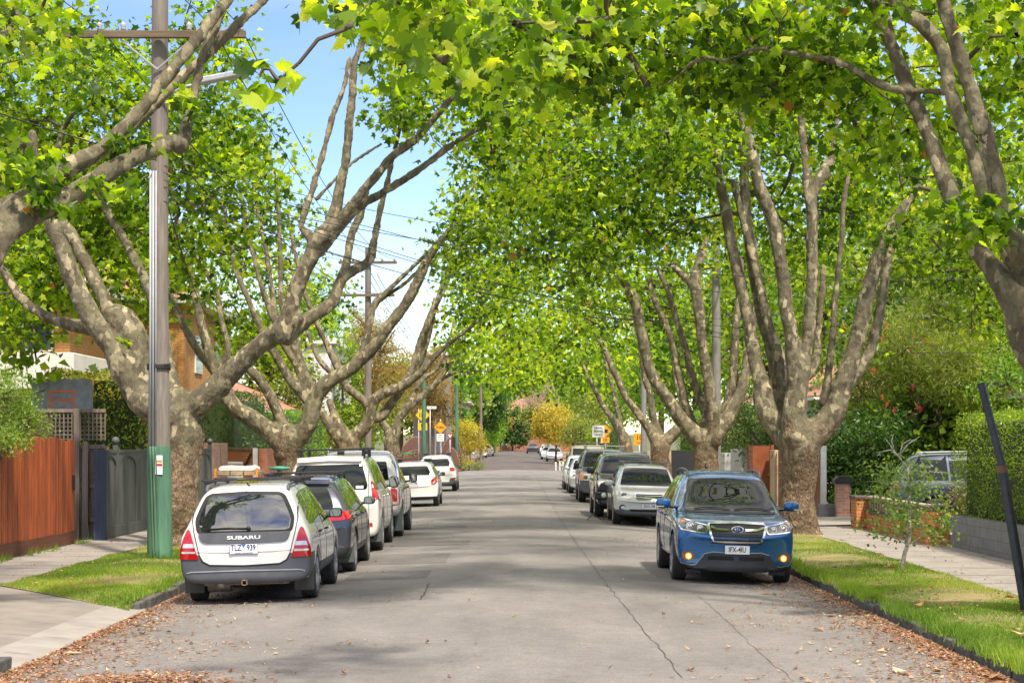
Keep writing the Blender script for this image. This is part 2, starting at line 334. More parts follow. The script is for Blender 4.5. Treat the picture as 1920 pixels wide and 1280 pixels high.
# stone kerbs: rough blocks of different lengths
def kerb(x, y0, y1, outer):
    b = MB(); y = y0
    while y < y1:
        L = random.uniform(.35, .9); j = lambda s=.012: random.uniform(-s, s)
        xa, xb = x+j(.025), x+outer*.14+j(); lo, hi = min(xa, xb), max(xa, xb); zt = .062+j(.022)
        b.add([(lo+j(), y+.012, -.15), (hi+j(), y+.012, -.15), (hi+j(), y+L-.01, -.15), (lo+j(), y+L-.01, -.15),
               (lo+j(), y+.014, zt+j()), (hi+j(), y+.014, zt+j()), (hi+j(), y+L-.012, zt+j()), (lo+j(), y+L-.012, zt+j())],
              [(3, 2, 1, 0), (4, 5, 6, 7), (0, 1, 5, 4), (1, 2, 6, 5), (2, 3, 7, 6), (3, 0, 4, 7)]); y += L
    o = b.build('kerb', STONE, bevel=.018); o['kind'] = 'structure'
kerb(-4.74, 23.6, 118, -1); kerb(4.44, 4, 118, 1); kerb(-4.74, 6, 17.2, -1)
# square patches, cracks and sealed seams of the road
def flat(name, polys, m, dz=.004):
    b = MB()
    for P in polys:
        n = 6; (xa, ya), (xb, yb) = P
        for i in range(n):
            u0, u1 = xa+(xb-xa)*i/n, xa+(xb-xa)*(i+1)/n
            b.add([(u0, ya, float(road_z(u0))+dz), (u1, ya, float(road_z(u1))+dz), (u1, yb, float(road_z(u1))+dz), (u0, yb, float(road_z(u0))+dz)], [(0, 1, 2, 3)])
    o = b.build(name, m); o['kind'] = 'structure'; return o
flat('road_patches', [((-3.9, 31.6), (-1.2, 34.6)), ((-4.0, 37.2), (-.95, 39.0)), ((-2.6, 28.0), (-1.35, 29.8)), ((-4.2, 45), (-1.2, 46.2)), ((1.2, 60), (4.2, 63))], PATCH)
def crack(pts, wd, m, name='road_crack', jit=.02):
    P = []
    for i in range(len(pts)-1):
        a, b_ = Vector(pts[i]), Vector(pts[i+1]); n = max(1, int((b_-a).length/.25))
        for k in range(n): p = a.lerp(b_, k/n); P.append((p.x+random.uniform(-jit, jit), p.y))
    P.append(pts[-1]); b = MB(); vs = []
    for (x, y) in P:
        q = wd*random.uniform(.5, 1.3); z = float(road_z(x))+.005; vs += [(x-q, y, z), (x+q, y, z)]
    b.add(vs, [(2*i, 2*i+1, 2*i+3, 2*i+2) for i in range(len(P)-1)]); o = b.build(name, m); o['kind'] = 'structure'
def gp(px, py): Y = 7175/(py-VY); return ((px-VX)*Y/F, Y)
CR = pm('crack_tar', (.055, .050, .047), .8)
crack([gp(*p) for p in ((1006, 893), (1029, 939), (1054, 981), (1075, 1014), (1096, 1043), (1117, 1072), (1142, 1106), (1171, 1143), (1204, 1185), (1237, 1222), (1279, 1277))], .0055, CR)
crack([gp(*p) for p in ((790, 1130), (800, 1105), (806, 1098))], .012, CR)
crack([gp(*p) for p in ((1300, 1110), (1370, 1170), (1420, 1220), (1490, 1279))], .004, PATCH)
crack([gp(*p) for p in ((870, 1010), (700, 1012))], .02, CR); crack([gp(*p) for p in ((560, 1142), (780, 1142))], .02, PATCH)
# stains: faint darker wheel-worn band
# ---------------- grass blades (uncountable) ----------------
def blades(name, pts, hmin, hmax, m, wid=.006):
    n = len(pts); a = rng.uniform(0, 2*math.pi, n); h = rng.uniform(hmin, hmax, n); ln = rng.uniform(.2, .8, n)*h; b = rng.uniform(0, 2*math.pi, n)
    d = np.stack([np.cos(a), np.sin(a), 0*a], 1)*wid; tip = pts+np.stack([np.cos(b)*ln, np.sin(b)*ln, h], 1)
    V = np.stack([pts-d, pts+d, tip], 1).reshape(-1, 3); me = npmesh(name, V, np.arange(3*n).reshape(-1, 3), 3)
    at_ = me.attributes.new('rnd', 'FLOAT', 'FACE'); at_.data.foreach_set('value', np.clip(rng.uniform(0, .62, n)+.24*(np.sin(pts[:, 0]*2.1+pts[:, 1]*.8)*np.sin(pts[:, 1]*1.3-pts[:, 0])+.9*np.sin(pts[:, 1]*.55)), 0, 1).astype(np.float32)); return link_mesh(name, me, m)
GR = leaf_mat('grass_blade', [(0, (.09, .17, .015)), (.5, (.19, .30, .03)), (.8, (.32, .38, .06)), (1, (.48, .40, .16))], .4, .6)
def scatter_verge(x0, x1, y0, y1, n, front=None):
    # density falls with distance
    u = rng.uniform(0, 1, n); y = 1/(1/y0+(1/y1-1/y0)*u); x = rng.uniform(x0, x1, n)
    if front is not None: k = y > front(x); x, y = x[k], y[k]
    bare = (np.sin(x*2.3+y*.7)+np.sin(y*1.9-x*1.1)+rng.uniform(-1.2, 1.2, len(x))) > 1.15
    for (tx, ty, tr) in ((6.05, 40.2, 2.6), (-6.5, 36, 2.0), (5.6, 23.5, 1.1), (5.3, 31.5, 1.3), (-5.6, 26.5, .5)): bare |= (((x-tx)/.9)**2+((y-ty)/1.6)**2) < tr*rng.uniform(.1, 1.3, len(x))
    x, y = x[~bare], y[~bare]; return np.stack([x, y, verge_z(x, y)-.005], 1)
gl = blades('verge_grass', scatter_verge(-7.1, -4.84, 22.5, 75, 150000, lv_front), .02, .055, GR, .005); tag(gl, 'bright green mown grass on the strip around the power pole', 'grass', kind='stuff')
grr = blades('verge_grass', scatter_verge(4.55, 6.42, 15.5, 60, 170000), .018, .05, GR, .0045); tag(grr, 'patchy sunlit grass on the strip between stone kerb and right footpath', 'grass', kind='stuff')
# tufts at kerb edge, pole base, fence foot
def tuft(c, n, r, h): a = rng.normal(0, r, (n, 2)); return np.concatenate([np.array(c[:2])+a, np.full((n, 1), c[2])], 1)
T = [tuft((-6.06+dx, 31.4, .1), 260, .12, 0) for dx in (-.2, 0, .2)]+[tuft((5.9, 27.9, .1), 250, .13, 0)]
for i in range(260):
    y = 1/random.uniform(1/46, 1/15.5); T.append(tuft((4.53+random.uniform(-.06, .1), y, .05), 46, .06, 0))
for i in range(90): T.append(tuft((-4.86+random.uniform(-.1, .03), random.uniform(23.6, 45), .06), 60, .05, 0))
for i in range(26): T.append(tuft((-8.5+random.uniform(-.06, .06), random.uniform(24, 37), .1), 30, .05, 0))
o = blades('grass_tufts', np.concatenate(T), .05, .17, GR, .006); tag(o, 'long grass tufts along the kerb edges and fence feet', 'grass', kind='stuff')
# ---------------- fallen leaves and bark flakes (uncountable) ----------------
LIT = leaf_mat('litter', [(0, (.12, .05, .03)), (.35, (.24, .11, .06)), (.7, (.36, .18, .09)), (.9, (.48, .30, .17)), (1, (.58, .46, .32))], .1, .8)
def litter(name, x, y, z, smin, smax, label, asp=(.12, .8)):
    n = len(x); s = smin+(smax*1.25-smin)*rng.uniform(0, 1, n)**2.2; a = rng.uniform(0, 2*math.pi, n); r = rng.uniform(*asp, n)
    ux, uy = np.cos(a)*s, np.sin(a)*s; vx, vy = -np.sin(a)*s*r, np.cos(a)*s*r
    lift = rng.uniform(.0, .5, (n, 2))*s[:, None]; P = np.stack([x, y, z], 1); Z = np.zeros(n)
    q0 = P+np.stack([-ux, -uy, lift[:, 0]], 1); q1 = P+np.stack([vx, vy, Z], 1); q2 = P+np.stack([ux, uy, lift[:, 1]], 1); q3 = P+np.stack([-vx, -vy, Z], 1)
    V = np.stack([q0, q1, q2, q3], 1).reshape(-1, 3); i = np.arange(n)*4
    T_ = np.concatenate([np.stack([i, i+1, i+3], 1), np.stack([i+1, i+2, i+3], 1)]); me = npmesh(name, V, T_, 3)
    c_ = np.repeat(rng.uniform(0, 1, n)[None], 2, 0).ravel(); me.attributes.new('rnd', 'FLOAT', 'FACE').data.foreach_set('value', c_.astype(np.float32))
    o = link_mesh(name, me, LIT); tag(o, label, 'leaf litter', kind='stuff'); return o
def gutter(x0, sgn, n, y0, y1, spread):
    u = rng.uniform(0, 1, n); y = 1/(1/y0+(1/y1-1/y0)*u); cl = (.5+.5*np.sin(y*1.7+sgn)*np.sin(y*.63+2*sgn))**1.6
    x = x0+sgn*np.abs(rng.exponential(spread, n))*(.35+cl); return x, y
x, y = gutter(-4.7, 1, 13000, 14, 120, .6); x2, y2 = gutter(-4.68, 1, 5000, 15, 60, .12); x = np.concatenate([x, x2]); y = np.concatenate([y, y2])
k = x < 3; litter('leaf_litter', x[k], y[k], road_z(x[k])+.012, .008, .036, 'brown bark flakes and dry leaves along the left gutter')
x, y = gutter(4.4, -1, 12000, 14, 120, .55); x2, y2 = gutter(4.38, -1, 5500, 14, 60, .16); x = np.concatenate([x, x2]); y = np.concatenate([y, y2])
k = x > -3; litter('leaf_litter', x[k], y[k], road_z(x[k])+.012, .008, .036, 'brown bark flakes and dry leaves along the right gutter')
n = 150; x = np.concatenate([4.35-np.abs(rng.exponential(.35, 75)), rng.uniform(4.6, 6.4, 40), -4.6+np.abs(rng.exponential(.5, 35))]); y = 1/(1/15+(1/40-1/15)*rng.uniform(0, 1, n)); z = np.where(x > 4.5, verge_z(x, y)+.05, road_z(x)+.015)
litter('dry_leaves', x, y, z, .04, .085, 'large pale dried plane leaves lying by the kerbs', (.6, 1.0))
n = 3800; x = rng.normal(-3.35, .45, n); y = rng.normal(16.0, .42, n); dd = np.exp(-((x+3.35)/.5)**2-((y-16)/.5)**2)
litter('leaf_litter', x, y, road_z(x)+.01+rng.uniform(0, 1, n)*.07*dd, .012, .035, 'swept pile of brown leaves on the road at the near left')
n = 4200; u = rng.uniform(0, 1, n); y = 1/(1/15+(1/45-1/15)*u); x = np.where(rng.uniform(0, 1, n) < .5, rng.uniform(-8.7, -4.9, n), rng.uniform(4.6, 8.2, n)); 
k = ~((x > -7.1) & (x < -4.8) & (y < lv_front(x))); x, y = x[k], y[k]
z = np.where((np.abs(x) > 6.42) & ((x > 0) | (x < -7.1)), path_z(x, y)+.012, verge_z(x, y)+.05); litter('leaf_litter', x, y, z, .012, .035, 'scattered dry leaves on the grass strips and footpaths')
x, y = gutter(-4.7, 1, 2200, 15, 90, .95); k = x < 2; litter('bark_flakes', x[k], y[k], road_z(x[k])+.012, .02, .075, 'long curled strips of shed bark on the left side of the road', (.07, .25))
x, y = gutter(4.4, -1, 2400, 15, 90, .95); k = x > -2; litter('bark_flakes', x[k], y[k], road_z(x[k])+.012, .02, .075, 'long curled strips of shed bark on the right side of the road', (.07, .25))
n = 500; x = rng.uniform(-4, 4, n); y = 1/(1/15+(1/70-1/15)*rng.uniform(0, 1, n)); litter('twig_litter', x, y, road_z(x)+.008, .01, .035, 'thin twigs and bits of bark strewn over the asphalt', (.05, .25))
# a broken twig by the right-hand cars
b = MB(); X0, Y0 = gp(1118, 977); b.tube([(X0-.25, Y0, .03), (X0-.1, Y0, .2), (X0+.1, Y0-.05, .06), (X0+.5, Y0, .03)], .012, 5).tube([(X0-.1, Y0, .18), (X0+.05, Y0+.2, .1), (X0+.2, Y0+.3, .02)], .009, 5)
tag(b.build('fallen_branch', pm('twig', (.10, .07, .05), .9)), 'small bare broken twig lying on the road by the dark off-roader', 'branch')
for i, (yy, xx) in enumerate(((17.0, -4.9), (16.7, -5.25))):
    o = MB().sphere((xx, yy, .08), .13, 5, .7).build('rock', STONE, smooth=True); tag(o, ['rough grey stone at the near end of the driveway kerb', 'smaller rough stone on the soil beside the driveway'][i], 'rock')
# ---------------- leaves ----------------
def lobed(k):
    """plane leaf outline in its own plane: x across, y along"""
    if k == 'near':
        o = [(0, -.05), (.18, -.12), (.46, -.06), (.34, .12), (.62, .30), (.36, .36), (.30, .55), (.10, .62), (0, 1.0)]
        o = o+[(-x, y) for x, y in o[-2:0:-1]]; V = [(0, .22, 0)]+[(x, y, -.25*abs(x)-.12*y*y) for x, y in o]
        n = len(o); T = [(0, 1+i, 1+(i+1) % n) for i in range(n)]
    elif k == 'mid':
        o = [(0, -.05), (.42, -.05), (.28, .16), (.56, .38), (.2, .5), (0, 1.0)]; o = o+[(-x, y) for x, y in o[-2:0:-1]]
        V = [(0, .2, 0)]+[(x, y, -.22*abs(x)-.1*y*y) for x, y in o]; n = len(o); T = [(0, 1+i, 1+(i+1) % n) for i in range(n)]
    elif k == 'far':
        V = [(0, 0, 0), (.5, .35, -.12), (0, 1, -.1), (-.5, .35, -.12)]; T = [(0, 1, 2), (0, 2, 3)]
    elif k == 'small':
        V = [(0, 0, 0), (.22, .45, -.05), (0, 1, 0), (-.22, .45, -.05)]; T = [(0, 1, 2), (0, 2, 3)]
    elif k == 'needle':
        V = [(-.05, 0, 0), (.05, 0, 0), (.08, .6, -.05), (0, 1, -.1)]; T = [(0, 1, 2), (0, 2, 3)]
    return np.array(V, float), np.array(T)
def leaf_mesh(name, P, size, kind, out=None, droop=.35, up=.8, rnd=None, spread=1.0):
    """P (n,3) leaf positions, size (n,), out (n,3) preferred direction of the leaf tip"""
    n = len(P); T, tri = lobed(kind)
    d = rng.normal(0, 1, (n, 3))*spread
    if out is not None: d += out*1.0
    d[:, 2] -= droop; d /= np.linalg.norm(d, axis=1, keepdims=True)
    nn = rng.normal(0, 1, (n, 3))*.85; nn[:, 2] += up; nn -= d*np.sum(nn*d, 1, keepdims=True); nn /= np.linalg.norm(nn, axis=1, keepdims=True)+1e-9
    s = np.cross(d, nn); size = size[:, None, None]
    cu = rng.uniform(.1, 3.2, (n, 1, 1)); wa = rng.uniform(.62, 1.1, (n, 1, 1)); sk = rng.normal(0, .22, (n, 1, 1))     # every leaf curls, narrows and twists its own way
    V = P[:, None, :]+size*(T[None, :, 0:1]*wa*s[:, None]+T[None, :, 1:2]*d[:, None]+(T[None, :, 2:3]*cu+T[None, :, 0:1]*sk*T[None, :, 1:2]*2)*nn[:, None])
    Fc = (tri[None]+np.arange(n)[:, None, None]*len(T)).reshape(-1, 3); me = npmesh(name, V.reshape(-1, 3), Fc, 3)
    if rnd is None: rnd = rng.uniform(0, 1, n)
    me.attributes.new('rnd', 'FLOAT', 'FACE').data.foreach_set('value', np.repeat(rnd, len(tri)).astype(np.float32)); return me
PLANE = leaf_mat('plane_leaf', [(0, (.022, .055, .004)), (.28, (.060, .125, .007)), (.56, (.16, .265, .012)), (.8, (.30, .42, .022)), (.985, (.46, .53, .05)), (.99, (.36, .13, .03))], .58, .42)
def ellip(c, r, n, shell=.5):
    d = rng.normal(0, 1, (n, 3)); d /= np.linalg.norm(d, axis=1, keepdims=True); u = rng.uniform(shell**3, 1, n)**(1/3); return np.array(c)+d*u[:, None]*np.array(r)
def twigs(nodes, nrad, C, rbase):
    """join cluster centres C to the skeleton nodes through each other (nearest first)"""
    nodes = np.array(nodes); K = [tuple(p) for p in nodes]; par = {}; D = np.min(np.linalg.norm(C[:, None]-nodes[None], axis=2), 1); order = np.argsort(D)
    allp = np.concatenate([nodes, C[order]]); m = len(nodes); parent = np.zeros(len(order), int); cnt = np.zeros(len(allp)); 
    for i in range(len(order)):
        p = allp[m+i]; q = allp[:m+i]; d = np.linalg.norm(q-p, axis=1); d[:m] *= 1.0; pen = np.maximum(0, q[:, 2]-p[2])*.5; j = int(np.argmin(d+pen)); parent[i] = j
    for i in range(len(order)-1, -1, -1): cnt[m+i] += 1; cnt[parent[i]] += cnt[m+i]
    b = MB()
    for i in range(len(order)):
        a = Vector(allp[parent[i]]); c = Vector(allp[m+i]); L = (c-a).length
        if L > 4.5: continue
        r0 = min(rbase*math.sqrt(cnt[m+i]), .05); r1 = rbase
        j = lambda: Vector((random.gauss(0, 1), random.gauss(0, 1), random.gauss(0, 1)))*L*.07
        pts = [a, a.lerp(c, .35)+j()+Vector((0, 0, L*.05)), a.lerp(c, .7)+j()+Vector((0, 0, L*.04)), c]
        b.tube(pts, [r0, r0*.8+r1*.2, r0*.5+r1*.5, r1], 5 if r0 > .015 else 3, False)
    return b
DISP = bpy.data.textures.new('bark_lumps', 'CLOUDS'); DISP.noise_scale = .28; DISP.noise_depth = 3
DISP2 = bpy.data.textures.new('bark_flakes', 'CLOUDS'); DISP2.noise_scale = .09; DISP2.noise_depth = 2
def limb_pts(L, Yb, per=5):
    """L: (dy0, dy1, [(px,py,r)...]) -> world points and radii"""
    d0, d1, pts = L; n = len(pts); P = []
    for i, (x, y, r) in enumerate(pts):
        Y = Yb+d0+(d1-d0)*i/max(1, n-1); v = at(x, y, Y); P.append((v.x, v.y, v.z, r*Y/F))
    return crom(P, per)
def plane_tree(label, Yb, limbs, crown, lod='mid', vox=.035, leaf=.19, group='plane trees lining the street', mat=None, base=None, leafmat=None, twig_r=.0085, world=None, thick=(.82, .64)):
    """crown: (px, py, dY, rx_px, rz_px, ry_m, clusters, leaves per cluster, cluster radius m)"""
    b = MB(); nodes = []; nr = []
    LL = [limb_pts((L[0], L[1], [(x, y, r*(thick[0] if i == 0 else thick[1])) for x, y, r in L[2]]), Yb) for i, L in enumerate(limbs)]+[crom(L, 5) for L in (world or [])]
    base = Vector(LL[0][0][:3]); base.z = .08
    for pts in LL:
        P = [Vector(p[:3]) for p in pts]; Rr = [max(.02, p[3]*(1+.09*noise.noise(Vector(p[:3])*2.1))) for p in pts]
        for i, p in enumerate(P): P[i] = p+Vector((noise.noise(p*1.3), noise.noise(p*1.3+Vector((9, 0, 0))), 0))*Rr[i]*.35
        b.tube(P, Rr, 12); nodes += [tuple(p) for p in P[2:]]; nr += Rr[2:]
        if Rr[0] > .05: b.sphere(P[0], Rr[0]*1.03, 6)
        b.sphere(P[-1], Rr[-1], 4)
        for i in range(3, len(P)-2):                         # knuckles where shoots were pruned
            if random.random() < .55 and Rr[i] > .045:
                a = Vector((random.gauss(0, 1), random.gauss(0, 1), random.gauss(0, 1))).normalized(); b.sphere(P[i]+a*Rr[i]*.8, max(.035, Rr[i]*random.uniform(.18, .42)), 4)
    root = empty('plane_tree', base, 0, label, 'tree', group)
    o = b.build('trunk', BARK, None, True); o.parent = root; o.matrix_parent_inverse = Matrix.Translation(-base)
    rm = o.modifiers.new('merge', 'REMESH'); rm.mode = 'VOXEL'; rm.voxel_size = vox; rm.use_smooth_shade = True
    sm = o.modifiers.new('soft', 'SMOOTH'); sm.iterations = 3; sm.factor = .5
    dm = o.modifiers.new('lumps', 'DISPLACE'); dm.texture = DISP; dm.strength = .055; dm.mid_level = .45; dm.texture_coords = 'LOCAL'
    d2 = o.modifiers.new('fine_lumps', 'DISPLACE'); d2.texture = DISP2; d2.strength = .03; d2.mid_level = .5; d2.texture_coords = 'LOCAL'
    C = []; per = []; cr = []
    for (px, py, dy, rx, rz, ry, nc, nl, crad) in crown:
        Y = Yb+dy; c = at(px, py, Y); q = ellip(c, (rx*Y/F, ry, rz*Y/F), nc, .25); C.append(q); per += [int(nl*1.3)]*nc; cr += [crad]*nc
    C = np.concatenate(C); per = np.array(per); cr = np.array(cr)
    tw = twigs(nodes, nr, C, twig_r).build('twigs', pm('twig_bark', (.085, .062, .042), .85, var=.3), None, True); tag(tw, kind='stuff'); tw.parent = root; tw.matrix_parent_inverse = Matrix.Translation(-base)
    idx = np.repeat(np.arange(len(C)), per); n = len(idx); off = rng.normal(0, 1, (n, 3))*cr[idx][:, None]*np.array([.75, .75, .5]); P = C[idx]+off
    P[:, 2] = np.maximum(P[:, 2], 1.6)
    out = off/(np.linalg.norm(off, axis=1, keepdims=True)+1e-6); cc = rng.normal(0, .20, len(C))[idx]; rnd = np.clip(rng.beta(2.2, 2.2, n)+cc, 0, .985); rnd[rng.uniform(0, 1, n) < .003] = 1
    me = leaf_mesh('crown', P, leaf*rng.uniform(.6, 1.25, n), lod, out, rnd=rnd); o = link_mesh('crown', me, leafmat or PLANE); o.parent = root; o.matrix_parent_inverse = Matrix.Translation(-base)
    return root
def P3(s): return [tuple(float(v) for v in t.split(',')) for t in s.split()]
G = plane_tree
# left row -----------------------------------------------------------
G('leaning plane tree cut by the left edge, limbs sweeping over the power pole', 20.5, [
  (0, 0, P3('-120,1180,95 -115,1050,75 -105,900,68 -95,760,70 -80,640,74')),
  (0, .6, P3('-85,700,66 -60,560,62 -40,480,56 -5,420,44 30,385,36')),
  (.2, 2.2, P3('-30,470,40 20,405,36 80,345,25 130,310,23 190,280,21 245,225,19 300,160,18 355,92,17 400,35,15 436,-10,14 480,-90,11')),
  (.4, 3.2, P3('60,380,24 110,330,20 190,287,18 245,238,17 305,178,16 372,118,15 440,52,13 500,-6,11 560,-90,9')),
  (.1, 2.6, P3('-30,500,44 20,430,34 80,395,28 170,345,26 250,298,24 318,268,23 338,272,22 348,235,17 362,190,15 378,110,13 402,55,12 420,10,10 430,-60,8')),
  (.1, -.8, P3('-60,600,40 -90,430,30 -110,250,26 -100,80,20')), (.5, 4, P3('-50,560,34 -80,380,26 -20,250,17 42,272,15 55,290,14')),
  (.6, 5, P3('-60,560,34 -40,300,22 -10,100,16 30,40,10 35,-40,8')),
 ], [(60, 330, .6, 70, 50, .6, 5, 26, .17), (240, 265, 1, 40, 20, .3, 4, 14, .13), (340, 205, 1.3, 30, 20, .3, 3, 12, .12), (90, 385, .3, 30, 20, .2, 3, 14, .12), (215, 350, .5, 40, 20, .2, 2, 12, .12),
     (250, -160, 3, 330, 110, 3.0, 14, 40, .5), (20, 60, 4, 90, 90, 1.2, 8, 40, .4), (-150, 100, 1, 200, 220, 2, 14, 40, .5)], 'near', .027, .155, thick=(.8, .68))
G('thick pollarded plane tree standing directly behind the near power pole', 36, [
  (0, 0, P3('334,1045,70 332,1010,60 330,950,54 331,870,53 334,800,53 338,760,46')),
  (0, .3, P3('340,790,50 300,770,46 262,745,40 238,700,36 208,650,31 175,600,29 150,550,27 125,490,24 108,440,21 92,400,19 70,330,15 60,250,11')),
  (.2, 1.6, P3('270,745,36 262,690,40 250,635,44 224,600,46 190,612,30 140,610,17 85,592,15 38,558,14 5,505,13 -20,450,12 -40,380,10')),
  (.3, 2.8, P3('255,715,30 225,640,22 195,560,19 165,500,18 135,440,17 108,405,15 95,330,12 120,240,9')),
  (0, -.6, P3('345,778,38 395,735,33 440,690,29 490,645,27 530,618,30 555,598,24')),
  (-.6, -.4, P3('530,625,30 545,580,24 560,535,22 578,490,21 592,455,21 618,420,18 632,385,16 640,340,14 652,265,12 660,190,11 664,125,9 690,60,6')),
  (-.4, .6, P3('590,462,18 580,440,13 566,425,10 572,395,10 586,355,9 602,300,8 622,225,8 645,160,7 655,110,6')),
  (-.5, -1.2, P3('575,490,20 600,450,17 635,415,14 672,370,13 700,335,12 738,292,12 785,255,10 826,208,9 880,150,6')),
  (-.5, -.6, P3('600,470,16 645,418,12 690,378,11 718,362,11 780,322,10 832,284,9 876,253,8 950,220,5')),
  (-.3, .8, P3('540,630,24 575,600,20 620,568,17 645,520,15 690,490,12 702,455,10 712,395,8 728,335,7 740,280,5')),
  (.1, 1, P3('640,525,12 650,490,11 660,440,10 676,400,9 690,350,6')), (-.3, .2, P3('592,375,6 630,335,5 665,302,5 716,270,4')),
  (.5, 4, P3('330,780,30 318,690,20 300,600,17 270,520,14 240,460,12 190,380,10 150,300,7')),
 ], [(250, 210, 4, 190, 150, 3, 60, 46, .55), (90, 130, 4, 130, 140, 3, 46, 44, .55), (430, 340, 3.5, 75, 130, 2, 24, 44, .5), (140, 470, 4.5, 140, 120, 2, 36, 44, .55), (30, 560, 3, 80, 100, 2, 18, 40, .5),
     (320, 470, 4.5, 110, 130, 2, 26, 40, .5), (830, 60, 2, 160, 110, 3.5, 46, 46, .5), (760, 190, -.5, 60, 60, 1.5, 12, 32, .4), (400, 60, 4, 80, 110, 2, 18, 36, .5), (930, 200, 0, 110, 90, 2, 24, 40, .5), (455, 240, 4, 40, 80, 1.5, 9, 34, .4), (250, 640, .2, 20, 12, .2, 2, 8, .1)], 'mid', .028, .168, thick=(.86, .68))
G('plane tree whose low limbs spread into upright shoots above the white off-roader', 49, [
  (0, 0, P3('545,990,42 540,930,31 538,880,28 536,840,30 540,815,30')),
  (0, .4, P3('530,835,30 485,792,25 440,762,21 418,722,18 400,690,17 385,635,13 368,565,12 352,495,11 318,455,9 295,400,7 270,330,5')),
  (.5, 1.6, P3('408,705,13 375,660,12 345,615,10 322,560,9 305,500,8 290,430,6 300,350,5')),
  (.3, .8, P3('402,700,12 427,655,9 416,600,8 406,545,8 372,490,7 350,445,7 328,400,6 320,330,4')),
  (0, .2, P3('538,830,22 530,795,16 506,745,15 482,706,14 466,692,12')),
  (0, -.3, P3('548,835,28 582,792,25 592,745,22 622,712,20 660,690,18 700,650,17 740,600,15 772,548,14 802,490,12 828,450,9 870,400,6')),
  (0, .8, P3('655,698,14 682,650,11 692,605,10 703,570,9 745,528,6 800,475,5 835,440,4')),(.6, 1, P3('706,565,7 760,530,5 815,475,4 830,450,3')),
  (1, 1.6, P3('575,750,15 545,712,13 520,670,11 500,640,10 482,600,9 466,560,8 442,505,7 432,452,6 420,380,5')),
  (1, 2.2, P3('580,745,13 560,690,11 530,640,9 510,590,8 492,545,7 478,490,6 462,440,6 450,350,5 425,280,4')),
  (1, 2.4, P3('585,740,11 560,660,9 522,600,8 508,530,7 496,460,6 482,390,5 470,300,4')), (1, 1.8, P3('590,735,11 566,680,9 540,620,8 528,560,8 526,490,7 522,400,6 520,330,4')),
  (.8, 1.8, P3('640,700,12 610,640,9 575,560,7 555,480,6 540,400,4')),
 ], [(440, 480, 6, 110, 130, 2.5, 34, 34, .6), (540, 470, 8, 65, 120, 2, 20, 30, .5), (480, 640, 7, 90, 50, 2, 14, 34, .5), (250, 560, 8, 90, 80, 2, 18, 34, .5), (400, 300, 5, 80, 90, 2, 20, 32, .55), (880, 440, 0, 60, 70, 2, 16, 34, .5), (960, 360, 1, 110, 100, 3, 40, 38, .6), (770, 230, 2, 50, 40, 1.5, 7, 30, .4), (610, 560, 10, 50, 50, 1.5, 9, 24, .45), (530, 330, 6, 35, 60, 1.5, 7, 26, .45)], 'mid', .036, .175, thick=(.8, .7))
G('third plane tree on the left, its trunk rising behind the white ute', 66, [
  (0, 0, P3('660,930,32 656,890,24 655,845,24 656,825,24')),
  (0, .5, P3('650,842,20 622,802,15 604,775,13 590,745,10 570,700,9 560,650,7 550,580,5')), (0, -.4, P3('655,830,22 688,795,19 700,755,17 718,738,16 760,720,14 790,695,11 815,668,9 860,630,6 900,600,4')),
  (0, .8, P3('690,785,17 715,780,15 738,748,13 762,712,12 784,655,11 806,595,10 832,540,8 850,500,6')), (.3, 1.2, P3('740,745,11 775,700,10 798,650,9 812,590,8 830,530,6 850,470,4')), (.2, .8, P3('695,770,14 684,752,13 656,730,12 640,712,11 612,690,9 590,660,7 570,600,5')),
  (0, .4, P3('648,815,16 630,785,13 618,752,10')), (.5, 1.4, P3('770,715,8 790,670,7 800,620,7 815,560,5')),
 ], [(900, 540, 0, 80, 70, 2.5, 30, 26, .7), (980, 560, 2, 90, 80, 3, 34, 28, .7), (600, 600, 8, 60, 70, 2, 12, 22, .6), (850, 640, 1, 35, 30, 1, 7, 18, .45)], 'mid', .045, .2)
G('fourth plane tree on the left, leaning out behind the yellow road signs', 88, [
  (0, 0, P3('738,900,22 736,860,18 735,825,18')), (0, -.3, P3('738,830,16 748,785,13 775,755,12 805,732,10 830,702,8 848,672,7 858,640,5')), (0, .4, P3('735,825,14 722,800,12 712,778,10')), (0, .5, P3('760,770,9 790,715,7 820,690,6 838,650,5 852,600,4')), (0, .8, P3('800,728,6 850,700,5 900,695,4 935,698,3')),
 ], [(880, 640, 0, 50, 50, 2, 16, 20, .7), (960, 650, 2, 70, 50, 3, 24, 20, .8), (870, 590, 5, 40, 50, 2, 10, 20, .7)], 'far', .06, .26)
